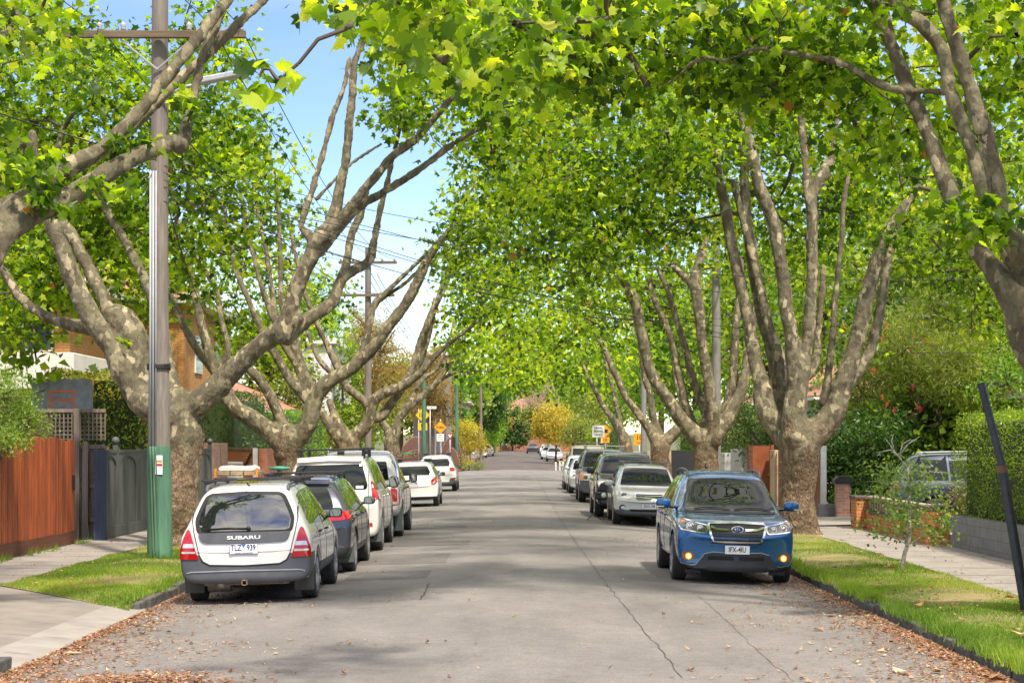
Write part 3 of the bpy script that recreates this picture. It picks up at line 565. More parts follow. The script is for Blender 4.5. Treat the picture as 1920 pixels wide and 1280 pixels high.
# right row -----------------------------------------------------------
G('mottled plane tree cut by the right edge, limbs leaning in over the footpath', 21, [
  (0, 0, P3('2010,1180,100 2005,1040,80 2000,900,74 1990,780,74 1975,690,72')), (0, 0, P3('1985,720,70 1940,640,52 1915,580,42 1890,540,36')),
  (0, 1.4, P3('1905,575,34 1868,505,27 1835,465,24 1800,400,22 1775,345,21 1742,255,20 1705,165,19 1668,70,18 1640,-10,17 1600,-120,13')),
  (0, -.6, P3('1945,640,48 1935,520,38 1905,455,28 1880,430,25 1868,350,24 1848,250,22 1815,150,20 1785,60,18 1763,-10,17 1740,-120,13')),
  (.3, .8, P3('1915,520,26 1880,440,20 1845,360,17 1808,245,16 1782,175,17 1768,95,17 1735,50,17 1700,28,16 1672,-5,15 1620,-90,12')),
  (.6, 2.2, P3('1778,172,10 1745,172,10 1690,170,10 1660,162,10 1638,152,9 1590,125,9 1540,108,8 1470,98,7 1420,92,6 1365,112,6 1310,112,5 1262,152,4 1215,162,3')),
  (2, 3.2, P3('1420,92,5 1400,70,5 1380,85,4 1330,90,4 1250,110,3')), (-.4, -1.4, P3('1960,640,44 1980,480,32 2010,300,26 2030,100,20')),
 ], [(1840, 405, -.6, 75, 35, .5, 7, 20, .18), (1400, 0, 2.5, 420, 90, 3.0, 44, 40, .55), (1150, 60, 3, 210, 110, 3, 44, 42, .5), (1480, 100, 3.5, 220, 90, 2.2, 40, 42, .45), (1850, 80, 3, 110, 140, 2, 26, 40, .45), (920, 40, 1, 150, 110, 2.4, 40, 44, .45), (1680, 230, 4, 120, 90, 2, 18, 32, .45), (1880, 260, 5, 90, 120, 1.6, 14, 32, .4), (2050, 0, 0, 150, 200, 2, 26, 36, .5)], 'near', .027, .155, thick=(.8, .74))
G('big plane tree with many upright limbs standing right behind the blue car', 40.3, [
  (0, 0, P3('1503,1030,66 1500,1000,52 1496,950,45 1493,890,46 1493,850,50 1492,815,50')),
  (0, .8, P3('1492,880,30 1484,828,38 1455,790,28 1434,750,24 1422,700,18 1412,655,16 1402,600,14 1380,500,13 1360,395,12 1346,310,10 1340,260,8')),
  (.9, 2.4, P3('1480,805,34 1470,770,26 1460,700,22 1440,625,18 1422,550,16 1402,430,13 1396,310,10 1392,200,7')), (.9, 2, P3('1470,740,14 1450,640,12 1425,540,11 1400,440,9 1375,340,7')),
  (-.3, -.2, P3('1495,820,36 1494,745,26 1490,695,24 1484,640,17 1474,560,16 1462,485,15 1452,420,16 1430,368,14 1412,295,12 1396,232,10 1385,160,8')),
  (-.3, .2, P3('1496,720,22 1512,650,16 1520,560,14 1522,400,13 1516,350,12 1505,265,8 1500,190,7 1498,100,5')), (.2, .6, P3('1522,400,9 1530,350,12 1546,322,14 1560,285,7 1570,220,5')),
  (.5, 1, P3('1515,705,10 1532,675,10 1536,620,7 1541,540,7 1543,500,6')), (.5, .6, P3('1545,755,12 1553,700,9 1562,630,8 1565,560,7 1577,460,6 1582,380,6 1592,325,4')),
  (-.2, -.4, P3('1497,880,30 1507,828,38 1548,792,30 1570,752,25 1588,700,21 1602,650,19 1626,560,18 1645,485,16 1662,440,13 1700,380,8')), (.1, .6, P3('1585,730,14 1612,690,13 1635,650,12 1652,575,11 1666,490,10 1678,435,8 1720,350,5')),
 ], [(1000, 300, 0, 140, 110, 3, 50, 42, .55), (1180, 360, 3, 150, 130, 3, 60, 42, .55), (1080, 450, 1, 110, 70, 2, 26, 40, .5), (1340, 220, 4, 170, 120, 3, 56, 42, .55), (1500, 180, 3, 170, 130, 3, 50, 40, .55), (1650, 330, 5, 130, 130, 2, 36, 38, .55), (1780, 480, 4, 110, 80, 2, 22, 36, .5), (1850, 330, 3, 110, 130, 2, 28, 38, .55), (1450, 400, 6, 150, 110, 1.5, 26, 36, .5), (1600, 640, 3, 40, 20, .8, 3, 22, .35), (1250, 250, 0, 130, 90, 2, 26, 40, .5), (1350, -170, -9.5, 300, 60, 4.5, 58, 42, .6), (1400, 330, 9, 260, 160, 2, 50, 40, .6), (1060, 180, 4, 90, 60, 2, 16, 40, .5), (1680, 430, -.6, 60, 30, .6, 6, 26, .35), (1850, 600, 5, 60, 40, 1, 5, 26, .4)], 'mid', .028, .168, thick=(.74, .82))  # unseen leaf mass over the blue car added for a darker windscreen reflection
G('many-stemmed plane tree behind the black off-roader, second from the blue car', 59, [
  (0, 0, P3('1332,960,44 1330,920,32 1327,870,29 1322,825,32')), (0, .3, P3('1312,825,24 1282,792,18 1262,760,15 1236,725,14 1216,690,13 1206,640,12 1196,590,12 1184,555,12 1168,525,10 1150,480,7')),
  (.6, 1, P3('1298,800,13 1283,745,10 1271,695,9 1262,645,8 1246,600,8 1232,575,7 1215,520,5')), (.3, .8, P3('1312,810,14 1322,780,11 1302,720,10 1286,660,9 1266,590,7 1252,545,7 1232,500,5')),
  (-.2, 0, P3('1340,825,20 1336,765,15 1326,705,13 1316,640,12 1310,580,13 1302,530,13 1312,490,11 1330,420,7')), (0, .2, P3('1308,545,10 1288,525,9 1264,502,7')), (-.2, .4, P3('1342,820,20 1370,775,17 1390,730,13 1400,680,11 1410,620,9 1420,540,6')), (.4, 1, P3('1352,800,12 1374,710,11 1378,625,9 1386,565,8 1390,490,6')),
 ], [(1050, 520, 0, 110, 60, 2.5, 34, 32, .65), (1180, 470, 2, 120, 80, 3, 36, 32, .65), (1330, 430, 4, 140, 90, 3, 36, 32, .65), (1440, 520, 6, 90, 90, 2, 18, 28, .6), (1280, 560, 5, 80, 70, 2, 12, 26, .55), (900, 480, 0, 70, 70, 2, 20, 30, .6), (1180, 540, 8, 110, 60, 2, 26, 30, .65), (1100, 590, 8, 70, 40, 2, 14, 30, .6)], 'mid', .04, .19, thick=(.8, .8))
G('third plane tree on the right, partly hidden, trunk near the orange sign', 77, [
  (0, 0, P3('1242,920,30 1240,870,22 1237,835,24')), (0, .3, P3('1232,832,15 1212,800,11 1192,768,9 1170,738,8 1148,690,8 1130,650,7 1112,620,6 1100,580,4')), (.2, .6, P3('1235,825,13 1226,785,9 1219,740,8 1208,700,7 1200,640,6 1190,590,4')), (0, .4, P3('1245,830,16 1275,800,13 1285,765,11 1270,720,8 1262,670,6')),
 ], [(1040, 620, 0, 90, 50, 3, 30, 24, .8), (1150, 590, 3, 80, 60, 3, 24, 24, .8), (1250, 640, 4, 70, 60, 2, 14, 22, .7), (960, 600, 2, 80, 50, 3, 22, 24, .8)], 'far', .055, .25, thick=(.8, .8))
G('farthest plane tree on the right, leaning trunk beside the traffic signs', 99, [
  (0, 0, P3('1182,900,18 1178,860,14 1170,820,14')), (0, .3, P3('1170,822,12 1150,790,10 1130,758,8 1110,720,7 1096,690,6 1082,665,4')), (.2, .8, P3('1168,815,9 1152,745,7 1140,700,6 1130,660,4')),
 ], [(1080, 680, 2, 70, 50, 3, 26, 22, 1.0), (1160, 690, 4, 60, 60, 3, 16, 22, 1.0), (1000, 660, 2, 70, 35, 4, 16, 22, 1.0), (930, 690, 6, 60, 30, 4, 16, 22, .9), (1010, 700, 10, 90, 34, 6, 26, 22, 1.0)], 'far', .07, .3)
# a plane tree beside the camera whose crown hangs into the top of the view
G('overhanging plane tree whose big near leaves hang into the top of the view', 11.5, [], [
  (760, 0, 1, 110, 60, .9, 12, 16, .22), (800, 90, 2.5, 80, 60, .8, 7, 14, .2), (505, 140, -1.5, 32, 20, .3, 3, 6, .10), (900, 60, 3.5, 110, 110, 1, 10, 16, .24), (640, 15, 2.5, 40, 20, .6, 3, 12, .14), (1080, 20, 3, 140, 80, 1, 8, 16, .26)], 'near', .03, .145,
  world=[[(6.3, 9, 0, .5), (6.3, 9, 1, .42), (6.2, 9.1, 2.4, .4)], [(6.2, 9.1, 2.3, .36), (5.4, 9.4, 3.6, .22), (4, 10, 5.2, .15), (2.6, 10.8, 6.4, .10), (1.6, 11.2, 6.9, .06)], [(6.3, 9.1, 2.3, .34), (6.8, 9.0, 4.2, .22), (6.2, 9.8, 7, .13)], [(3.4, 10.2, 5.6, .05), (1.2, 10.3, 5.3, .03), (-.3, 10.1, 4.9, .014), (-.9, 9.9, 4.25, .005)]])
# ---------------- vehicles ----------------
def paint(name, c, flake=.35, rough=.28, dust=.08, coat=1.0):
    if name in MATS: return MATS[name]
    m, nt, b, o = new_mat(name); v = objvec(nt); n = noisen(nt, 3.5, 6, .65, v)
    r = ramp(nt, [(.35, c), (.8, [x*(1-dust)+y*dust for x, y in zip(c, (.35, .28, .2))])], n.outputs['Fac']); nt.links.new(r.outputs[0], b.inputs['Base Color'])
    b.inputs['Metallic'].default_value = flake; rr = ramp(nt, [(.3, (rough,)*3), (.8, (rough+.15,)*3)], n.outputs['Fac']); nt.links.new(rr.outputs[0], b.inputs['Roughness'])
    b.inputs['Coat Weight'].default_value = coat; b.inputs['Coat Roughness'].default_value = .04; MATS[name] = m; return m
GLASS = pm('car_glass', (.012, .017, .016), .02, var=0, spec=1, coat=1); GLASS.node_tree.nodes['Principled BSDF'].inputs['IOR'].default_value = 1.8
WSG = pm('windscreen_glass', (.006, .010, .008), .01, var=0, spec=.5)
RUB = pm('rubber', (.022, .022, .022), .8, var=.3, scale=9, bmp=.3, bscale=80)
TYRE = pm('tyre', (.030, .029, .028), .85, c2=(.065, .06, .055), scale=7, bmp=.5, bscale=90)
PLASTIC = pm('grey_plastic', (.075, .080, .092), .55, var=.18, scale=5, bmp=.12, bscale=150)
BLK = pm('black_plastic', (.014, .014, .015), .45, var=.2)
CHROME = pm('chrome', (.75, .76, .78), .12, 1, var=.05)
ALLOY = pm('alloy', (.42, .42, .43), .35, .8, var=.15, scale=12); STEEL = pm('steel', (.30, .27, .22), .5, .6, var=.3, scale=14)
RED = pm('red_lens', (.40, .005, .006), .08, var=.1, coat=1, scale=30); DRED = pm('dark_red_lens', (.28, .006, .008), .1, var=.1, coat=1)
CLEARL = pm('clear_lens', (.62, .60, .58), .12, .35, var=.25, scale=45, coat=1); AMBER = pm('amber_lens', (.75, .22, .02), .12, var=.1, coat=1)
LAMPIN = pm('lamp_inside', (.16, .17, .18), .15, .7, var=.6, scale=28, coat=1)
PLATE_W = pm('plate_white', (.78, .79, .80), .4, var=.05); PLATE_B = pm('plate_blue', (.010, .022, .11), .5, var=.05); INK = pm('ink_black', (.02, .02, .03), .6, var=0)
GREYIN = pm('dark_inside', (.012, .012, .012), .9, var=0)
def arc(cx, cz, r, a0, a1, n=8): return [(cx+r*math.cos(R(a0+(a1-a0)*i/n)), cz+r*math.sin(R(a0+(a1-a0)*i/n))) for i in range(n+1)]
def rpoly(P, r=.03, n=3):
    """round the corners of a 2-D outline"""
    out = []; m = len(P)
    for i in range(m):
        a, b, c = Vector(P[i-1]), Vector(P[i]), Vector(P[(i+1) % m]); d1, d2 = (a-b), (c-b); q = min(r, d1.length*.45, d2.length*.45)
        p0, p2 = b+d1.normalized()*q, b+d2.normalized()*q
        for k in range(n+1): t = k/n; v = p0*(1-t)**2+b*2*t*(1-t)+p2*t*t; out.append((v.x, v.y))
    return out
class Car:
    def __init__(s, name, label, cat, st, paintm, lvl=2, wheels=None, bow=(.10, .08), group='cars parked along the kerb', wr=.33, track=None, arch=True, cut=None, floor=.0, ww=.22, hub='alloy', wa=None):
        s.root = empty(name, (0, 0, 0), 0, label, 'car' if cat is None else cat, group); s.paint = paintm; s.wr = wr; s.st = st
        ys = [q[0] for q in st]; y0, y1 = ys[0], ys[-1]; V = []; Fc = []; rings = []; Wmax = max(q[4] for q in st); s.W = Wmax; s.y0, s.y1 = y0, y1
        def bw(x, y):
            t = (x/Wmax)**2
            return y+bow[0]*t*max(0, 1-(y-y0)/.55)-bow[1]*1.0*t*max(0, 1-(y1-y)/.7)
        def half(q):
            y, zb, zs, zt, w_, wr_ = q[:6]; h = zt-zs
            return [(0, zb), (.80*w_, zb), (.965*w_, zb+.06), (w_, zb+.45*(zs-zb)), (.99*w_, zs-.07), (.95*w_, zs), (wr_+(.95*w_-wr_)*.16, zs+h*.80), (wr_-.07, zs+h*.965), (.5*wr_, zs+h*.995), (0, zt)]
        for q in st:
            h = half(q); ring = []
            for (x, z) in h: ring.append(len(V)); V.append((x, bw(x, q[0]), z))
            for (x, z) in h[-2:0:-1]: ring.append(len(V)); V.append((-x, bw(x, q[0]), z))
            rings.append(ring)
        n = 18
        for i in range(len(st)-1):
            a, b = rings[i], rings[i+1]
            for k in range(n): Fc.append((a[k], a[(k+1) % n], b[(k+1) % n], b[k]))
        for ring, q in ((rings[0], st[0]), (rings[-1], st[-1])):
            h = half(q); c = {1: ring[0], 8: ring[9]}
            for j in range(2, 8): c[j] = len(V); V.append((0, q[0], h[j][1]))
            for j in range(1, 8):
                Fc.append((ring[j], ring[j+1], c[j+1], c[j])); Fc.append((ring[(18-j) % 18], c[j], c[j+1], ring[(18-j-1) % 18]))
        me = bpy.data.meshes.new('t'); me.from_pydata(V, [], Fc); bm = bmesh.new(); bm.from_mesh(me); bmesh.ops.recalc_face_normals(bm, faces=bm.faces); bm.to_mesh(me); bm.free()
        t = bpy.data.objects.new('t', me); COL.objects.link(t); ss = t.modifiers.new('s', 'SUBSURF'); ss.levels = ss.render_levels = lvl
        dg = bpy.context.evaluated_depsgraph_get(); ev = t.evaluated_get(dg); m2 = bpy.data.meshes.new_from_object(ev)
        s.bvh = BVHTree.FromPolygons([v.co.copy() for v in m2.vertices], [tuple(p.vertices) for p in m2.polygons])
        # wheel arches
        s.wheels = wheels; tmp = []
        t2 = bpy.data.objects.new('t2', m2); COL.objects.link(t2)
        if arch and wheels:
            for yw in wheels:
                for sg in (-1, 1):
                    R_ = (wa or wr*1.14); b = MB(); N_ = 28; x0, x1 = (Wmax-.42, Wmax+.2) if sg > 0 else (-Wmax-.2, -Wmax+.42)
                    b.lathe([(R_, x0), (R_, x1)], N_, Matrix.Translation((0, yw, wr*1.04)), 'x'); c_ = b.build('cut'); tmp.append(c_)
                    bo = t2.modifiers.new('b', 'BOOLEAN'); bo.operation = 'DIFFERENCE'; bo.object = c_; bo.solver = 'EXACT'
            dg = bpy.context.evaluated_depsgraph_get(); m3 = bpy.data.meshes.new_from_object(t2.evaluated_get(dg))
        else: m3 = m2
        for o in tmp+[t, t2]: bpy.data.objects.remove(o)
        s.m3 = m3; m3.materials.clear(); bm = bmesh.new(); bm.from_mesh(m3)
        # split off the lower cladding / bumpers with clean cuts
        s.parts = {}
        cuts = cut or []
        for (co, no) in [((0, 0, z), (0, 0, 1)) for z in sorted({c['z'] for c in cuts})]+[((0, y, 0), (0, 1, 0)) for y in sorted({c['y'] for c in cuts if 'y' in c})]:
            bmesh.ops.bisect_plane(bm, geom=bm.verts[:]+bm.edges[:]+bm.faces[:], plane_co=co, plane_no=no, dist=1e-4)
        for c in cuts:
            sel = []
            for f in bm.faces:
                m_ = f.calc_center_median()
                if m_.z < c['z'] and ('y' not in c or (m_.y < c['y'] if c.get('side', 'r') == 'r' else m_.y > c['y'])) : sel.append(f)
            if not sel: continue
            vm = {}; vs = []; fs = []
            for f in sel:
                q = []
                for v in f.verts:
                    if v.index not in vm or v.index < 0: pass
                    k = v
                    if k not in vm: vm[k] = len(vs); vs.append(tuple(v.co))
                    q.append(vm[k])
                fs.append(tuple(q))
            me_ = bpy.data.meshes.new(c['name']); me_.from_pydata(vs, [], fs); me_.update(); o = link_mesh(c['name'], me_, c['mat'], s.root, True); me_.set_sharp_from_angle(angle=R(50))
            bmesh.ops.delete(bm, geom=sel, context='FACES')
        bm.to_mesh(m3); bm.free(); m3.set_sharp_from_angle(angle=R(50)); s.body = link_mesh('body', m3, paintm, s.root, True); m3.set_sharp_from_angle(angle=R(50))
        if wheels:
            tr = track or Wmax-.02-ww/2
            b = MB().box(-Wmax+.16, Wmax-.16, y0+.45, y1-.45, .24+floor, .55); b.build('underbody', GREYIN, s.root)
            for yw in wheels:
                for sg in (-1, 1): s.wheel(sg*tr, yw, wr, ww, sg, hub)
    def wheel(s, x, y, r, wd, sg, hub):
        h = wd/2; q = empty('wheel', (x, y, r)); q.parent = s.root
        prof = [(r*.62, -h*.80), (r*.70, -h*.97), (r*.86, -h), (r*.955, -h*.92), (r*.992, -h*.72)]
        for g in (-.36, 0, .36): prof += [(r*.998, h*(g-.11)*1.0), (r*.97, h*(g-.07)), (r*.97, h*(g+.07)), (r*.998, h*(g+.11))]
        prof += [(r*.992, h*.72), (r*.955, h*.92), (r*.86, h), (r*.70, h*.97), (r*.62, h*.80)]
        b = MB().lathe(prof, 36, None, 'x'); b.build('tyre', TYRE, q, auto=35)
        b = MB().lathe([(r*.64, -h*.7), (r*.64, h*.78), (r*.69, h*.92), (r*.66, h*.96), (r*.61, h*.80), (r*.58, h*.3), (.05, h*.25)] if sg > 0 else [(r*.64, h*.7), (r*.64, -h*.78), (r*.69, -h*.92), (r*.66, -h*.96), (r*.61, -h*.80), (r*.58, -h*.3), (.05, -h*.25)], 28, None, 'x')
        mt = {'alloy': ALLOY, 'steel': STEEL, 'dark': PLASTIC}[hub]
        for k in range(5):
            for dd in ((-.11, .11) if hub == 'alloy' else (0,)):
                a = 2*math.pi*k/5+dd; ca, sa = math.cos(a), math.sin(a)
                b.tube([(sg*h*.72, ca*.04, sa*.04), (sg*h*.80, ca*r*.35, sa*r*.35), (sg*h*.78, ca*r*.63, sa*r*.63)], [.035, .026, .024] if hub == 'alloy' else [.06, .05, .045], 6)
        b.lathe([(.06, sg*h*.55), (.07, sg*h*.84), (.03, sg*h*.9)], 14, None, 'x'); b.build('rim', mt, q, auto=35)
    def hit(s, axis, a, b):
        # a,b : the two other coordinates
        if axis == 'y-': o, d = Vector((a, -9, b)), Vector((0, 1, 0))
        elif axis == 'y+': o, d = Vector((a, 9, b)), Vector((0, -1, 0))
        elif axis == 'x+': o, d = Vector((4, a, b)), Vector((-1, 0, 0))
        elif axis == 'x-': o, d = Vector((-4, a, b)), Vector((1, 0, 0))
        else: o, d = Vector((a, b, 6)), Vector((0, 0, -1))
        h = s.bvh.ray_cast(o, d)
        if h[0] is None:
            # off the silhouette: nearest point of the surface
            p = o+d*(9 if axis[0] == 'y' else 4 if axis[0] == 'x' else 5); p = p-d*s.W*.9 if axis[0] != 'y' else p-d*(s.y1-.2)
            q = s.bvh.find_nearest(p); return q[0], q[1]
        n = h[1]; n = n if n.dot(d) < 0 else -n; return h[0], n
    def patch(s, name, P, axis, m, off=.006, thick=.015, res=.05, parent=None, mirror=False, label=None, r=0, flatn=False):
        """a thin shell lying on the body: outline P in the plane seen along the axis"""
        P = [tuple(p) for p in P]
        if r: P = rpoly(P, r)
        outs = []
        for mir in ((False, True) if mirror else (False,)):
            ax = axis; Q = P
            if mir:
                if axis[0] == 'x': ax = 'x-' if axis == 'x+' else 'x+'
                else: Q = [(-p[0], p[1]) for p in P]
            B = []                                       # densify the outline
            for i in range(len(Q)):
                a, b = Vector(Q[i]), Vector(Q[(i+1) % len(Q)]); k = max(1, int((b-a).length/res))
                for j in range(k): B.append(a.lerp(b, j/k))
            xs = [p.x for p in B]; ys = [p.y for p in B]; I = []
            def ins(p):
                c = False; n = len(B)
                for i in range(n):
                    a, b = B[i], B[i-1]
                    if (a.y > p.y) != (b.y > p.y) and p.x < (b.x-a.x)*(p.y-a.y)/(b.y-a.y)+a.x: c = not c
                return c
            gx = np.arange(min(xs)+res/2, max(xs), res); gy = np.arange(min(ys)+res/2, max(ys), res)
            for x in gx:
                for y in gy:
                    p = Vector((x, y))
                    if ins(p) and min((p-q).length for q in B) > res*.45: I.append(p)
            n = len(B); r_ = delaunay_2d_cdt(B+I, [(i, (i+1) % n) for i in range(n)], [], 1, 1e-6); v2, fs = r_[0], r_[2]
            V = []; NN = []
            for p in v2:
                h, nn = s.hit(ax, p.x, p.y); V.append(h+nn*off); NN.append(nn)
            e = {}
            for f in fs:
                for i in range(len(f)): k = (f[i], f[(i+1) % len(f)]); e[k] = 1
            mb = MB(); mb.add(V, [tuple(f) for f in fs]); base = len(V); mb.v += [tuple(v-nn*thick) for v, nn in zip(V, NN)]
            for (a, b) in e:
                if (b, a) not in e: mb.f.append((a, a+base, b+base, b))
            o = mb.build(name, m, parent or s.root, auto=45); 
            if label: o['label'] = label
            outs.append(o)
        return outs if mirror else outs[0]
    def ring(s, name, P, axis, m, wd=.012, off=.009, closed=True, parent=None, mirror=False, label=None, r=0, thick=.014):
        """a thin band following an outline on the body"""
        if r and closed: P = rpoly(P, r)
        n = len(P); Vp = [Vector(p) for p in P]; L = []; Rr = []
        for i in range(n):
            a = Vp[i-1] if (closed or i > 0) else Vp[i]; b = Vp[(i+1) % n] if (closed or i < n-1) else Vp[i]; t = (b-a)
            t = t.normalized() if t.length > 1e-9 else Vector((1, 0)); q = Vector((-t.y, t.x))*wd/2; L.append(Vp[i]+q); Rr.append(Vp[i]-q)
        outs = []
        for mir in ((False, True) if mirror else (False,)):
            ax = axis; k = 1
            if mir:
                if axis[0] == 'x': ax = 'x-' if axis == 'x+' else 'x+'
                else: k = -1
            mb = MB(); V = []; seg = []
            m_ = n if closed else n-1
            for i in range(m_):
                a0, a1, b0, b1 = L[i], Rr[i], L[(i+1) % n], Rr[(i+1) % n]; K = max(1, int((Vp[(i+1) % n]-Vp[i]).length/.06))
                for j in range(K): t = j/K; seg.append((a0.lerp(b0, t), a1.lerp(b1, t)))
            seg.append((L[0], Rr[0]) if closed else (L[-1], Rr[-1]))
            for (a, b) in seg:
                ha, na = s.hit(ax, a.x*k, a.y); hb, nb = s.hit(ax, b.x*k, b.y); V += [ha+na*off, hb+nb*off, ha+na*(off-thick), hb+nb*(off-thick)]
            mb.add(V, []); 
            for i in range(len(seg)-1):
                b = 4*i; mb.f += [(b, b+1, b+5, b+4), (b, b+4, b+6, b+2), (b+1, b+3, b+7, b+5)]
            o = mb.build(name, m, parent or s.root, auto=50); outs.append(o)
            if label: o['label'] = label
        return outs if mirror else outs[0]
    def plate(s, x, z, end, txt, wd=.372, ht=.134, ym=None, small='VIC', bg=None, ink=None, label=None, size=.085):
        ax = 'y-' if end == 'r' else 'y+'; h, n = s.hit(ax, x, z); y = (h.y-.02) if end == 'r' else (h.y+.02); sg = -1 if end == 'r' else 1
        if ym is not None: y = ym
        b = MB().box(x-wd/2, x+wd/2, y-.004, y+.004, z-ht/2, z+ht/2); o = b.build('number_plate', bg or PLATE_W, s.root, bevel=.003)
        if label: o['label'] = label
        fr = MB(); 
        for (a, b_, c, d) in ((-wd/2, wd/2, ht/2-.005, ht/2), (-wd/2, wd/2, -ht/2, -ht/2+.005), (-wd/2, -wd/2+.005, -ht/2, ht/2), (wd/2-.005, wd/2, -ht/2, ht/2)):
            fr.box(x+a, x+b_, y+sg*.003-.002, y+sg*.003+.003, z+c, z+d)
        fr.build('plate_border', ink or PLATE_B, o)
        f = face_neg_y if end == 'r' else face_pos_y; k = .74
        if txt.strip(): text('plate_lettering', txt, size*1.22, ink or PLATE_B, f(x, y+sg*.006, z+(.012 if small else 0)), o, sx=k, bold=.0012)
        if small: text('plate_small_print', small, .017, ink or PLATE_B, f(x, y+sg*.006, z-ht*.39), o)
        return o
    def mirror(s, y, z, x, m, sz=(.21, .15, .11), glass=True):
        for sg in (-1, 1):
            b = MB(); a, h, d = sz; b.sphere((0, 0, 0), 1, 8)
            vs = []
            for v in b.v:
                vx, vy, vz = v; f = lambda t: math.copysign(abs(t)**.62, t); vs.append((f(vx)*a/2, f(vy)*d/2, f(vz)*h/2))
            b.v = [(sg*(x+a/2)+v[0], y+v[1], z+v[2]) for v in vs]; o = b.build('wing_mirror', m, s.root, smooth=True)
            MB().tube([(sg*(x-.1), y, z-h*.35), (sg*(x+.06), y, z-h*.28)], [.03, .025], 6).build('mirror_arm', BLK, o)
            if glass:
                g = MB(); P = rpoly([(-a*.40, -h*.36), (a*.40, -h*.36), (a*.40, h*.36), (-a*.40, h*.36)], .03); g.prism([(sg*(x+a/2)+p[0], z+p[1]) for p in P], y-d/2-.004, y-d/2+.02, 'y'); g.build('mirror_glass', GLASS, o)
    def rails(s, x, y0, y1, z, m, h=.07, r=.018):
        for sg in (-1, 1):
            b = MB(); pts = [(sg*x, y0, z-.03), (sg*x, y0+.08, z+h*.7), (sg*x, y0+.25, z+h), (sg*x, (y0+y1)/2, z+h+.02), (sg*x, y1-.25, z+h), (sg*x, y1-.08, z+h*.7), (sg*x, y1, z-.04)]
            b.tube(crom(pts, 3), r, 8); b.tube([(sg*x, (y0+y1)/2, z-.01), (sg*x, (y0+y1)/2, z+h)], r, 6); b.build('roof_rail', m, s.root, smooth=True)
    def bars(s, ys, x, z, m=None, r=.016, foot=.09):
        for y in ys:
            b = MB(); b.box(-x, x, y-.035, y+.035, z-.012, z+.012)
            for sg in (-1, 1): b.prism([(sg*(x-.22), z), (sg*(x-.05), z), (sg*(x-.04), z-foot), (sg*(x-.20), z-foot)], y-.05, y+.05, 'y')
            b.build('roof_bar', m or BLK, s.root, bevel=.006)
    def place(s, X, Y, fwd=True, roll=True, yaw=0):
        """Y is the distance of the end that faces the camera"""
        rz = 0 if fwd else math.pi
        yy = Y-s.y0 if fwd else Y+s.y1
        sl = -.028*(1 if X > 0 else -1) if roll else 0           # road camber
        z = float(road_z(X))+float(gz(Y)); s.root.location = (X, yy, z)
        s.root.rotation_euler = (0, (-sl if fwd else sl), rz+R(yaw)); return s
def side_windows(c, P_list, mirror=True, trim=BLK):
    for P in P_list: c.patch('side_window', P, 'x+', GLASS, .005, .012, .12, mirror=mirror, r=.03)
def gaps(c, lines, m=None, axis='x+', mirror=True, wd=.009):
    for P in lines: c.ring('panel_gap', P, axis, m or GREYIN, wd, .0035, closed=False, mirror=mirror, thick=.004)
WHITE = paint('white_paint', (.72, .71, .68), 0, .32, .12); WHITE2 = paint('warm_white_paint', (.66, .63, .57), .1, .3, .12)
BLUE = paint('blue_paint', (.008, .105, .29), .5, .22, .01); SILVER = paint('silver_paint', (.50, .51, .53), .6, .3, .08); DGREY = paint('dark_grey_paint', (.045, .050, .066), .6, .25, .03)
BLACKP = paint('black_paint', (.010, .011, .013), .3, .2, .03); KHAKI = paint('khaki_paint', (.22, .20, .13), .1, .4, .15); PEARL = paint('pearl_paint', (.64, .65, .62), .2, .3, .06); BRONZE = paint('bronze_paint', (.10, .095, .08), .5, .3, .05)

# ---- 1. white wagon, seen from behind ----
ST_FOR04 = [(-2.23, .34, .66, .68, .80, .78), (-2.20, .28, .72, .74, .84, .80), (-2.17, .27, .90, .93, .855, .72), (-2.10, .27, .93, 1.10, .86, .68), (-1.98, .27, .93, 1.40, .865, .575), (-1.86, .27, .93, 1.51, .867, .565), (-1.6, .27, .925, 1.545, .868, .575),
            (-.6, .26, .92, 1.57, .868, .60), (.1, .26, .91, 1.56, .868, .595), (.42, .26, .905, 1.49, .868, .60), (1.05, .26, .90, 1.02, .866, .76), (1.25, .27, .875, .935, .86, .78), (1.95, .28, .80, .85, .85, .74), (2.14, .30, .68, .74, .82, .74), (2.22, .34, .58, .62, .76, .7)]
c1 = Car('parked_wagon', 'muddy white station wagon with grey bumpers, seen from behind, nearest car on the left', 'car', ST_FOR04, WHITE, 3, (-1.29, 1.235), wr=.325, ww=.215, hub='alloy', bow=(.13, .3), wa=.375,
         cut=[dict(z=.655, y=-1.70, side='r', name='rear_bumper', mat=PLASTIC), dict(z=.47, name='lower_cladding', mat=PLASTIC)])
win = [(-.60, .94), (-.625, 1.10), (-.56, 1.26), (-.50, 1.385), (-.44, 1.415), (0, 1.432), (.44, 1.415), (.50, 1.385), (.56, 1.26), (.625, 1.10), (.60, .94)]
c1.ring('window_rubber', rpoly(win, .05), 'y-', RUB, .05, .004); rw = c1.patch('rear_window', [(x*.955, 1.17+(z-1.17)*.94) for x, z in win], 'y-', GLASS, .009, .01, .05, r=.05)
c1.patch('garnish', [(-.60, .93), (.60, .93), (.565, .83), (.50, .80), (0, .79), (-.50, .80), (-.565, .83)], 'y-', PLASTIC, .022, .03, .05, r=.03)
text('lettering', 'SUBARU', .062, pm('bright_letters', (.72, .73, .75), .3), face_neg_y(0, c1.hit('y-', 0, .86)[0].y-.028, .868), c1.root, sx=1.9, bold=.002)
c1.patch('tailgate_panel', [(-.585, .665), (-.535, .575), (-.45, .53), (0, .515), (.45, .53), (.535, .575), (.585, .665)], 'y-', WHITE, .012, .03, .05)
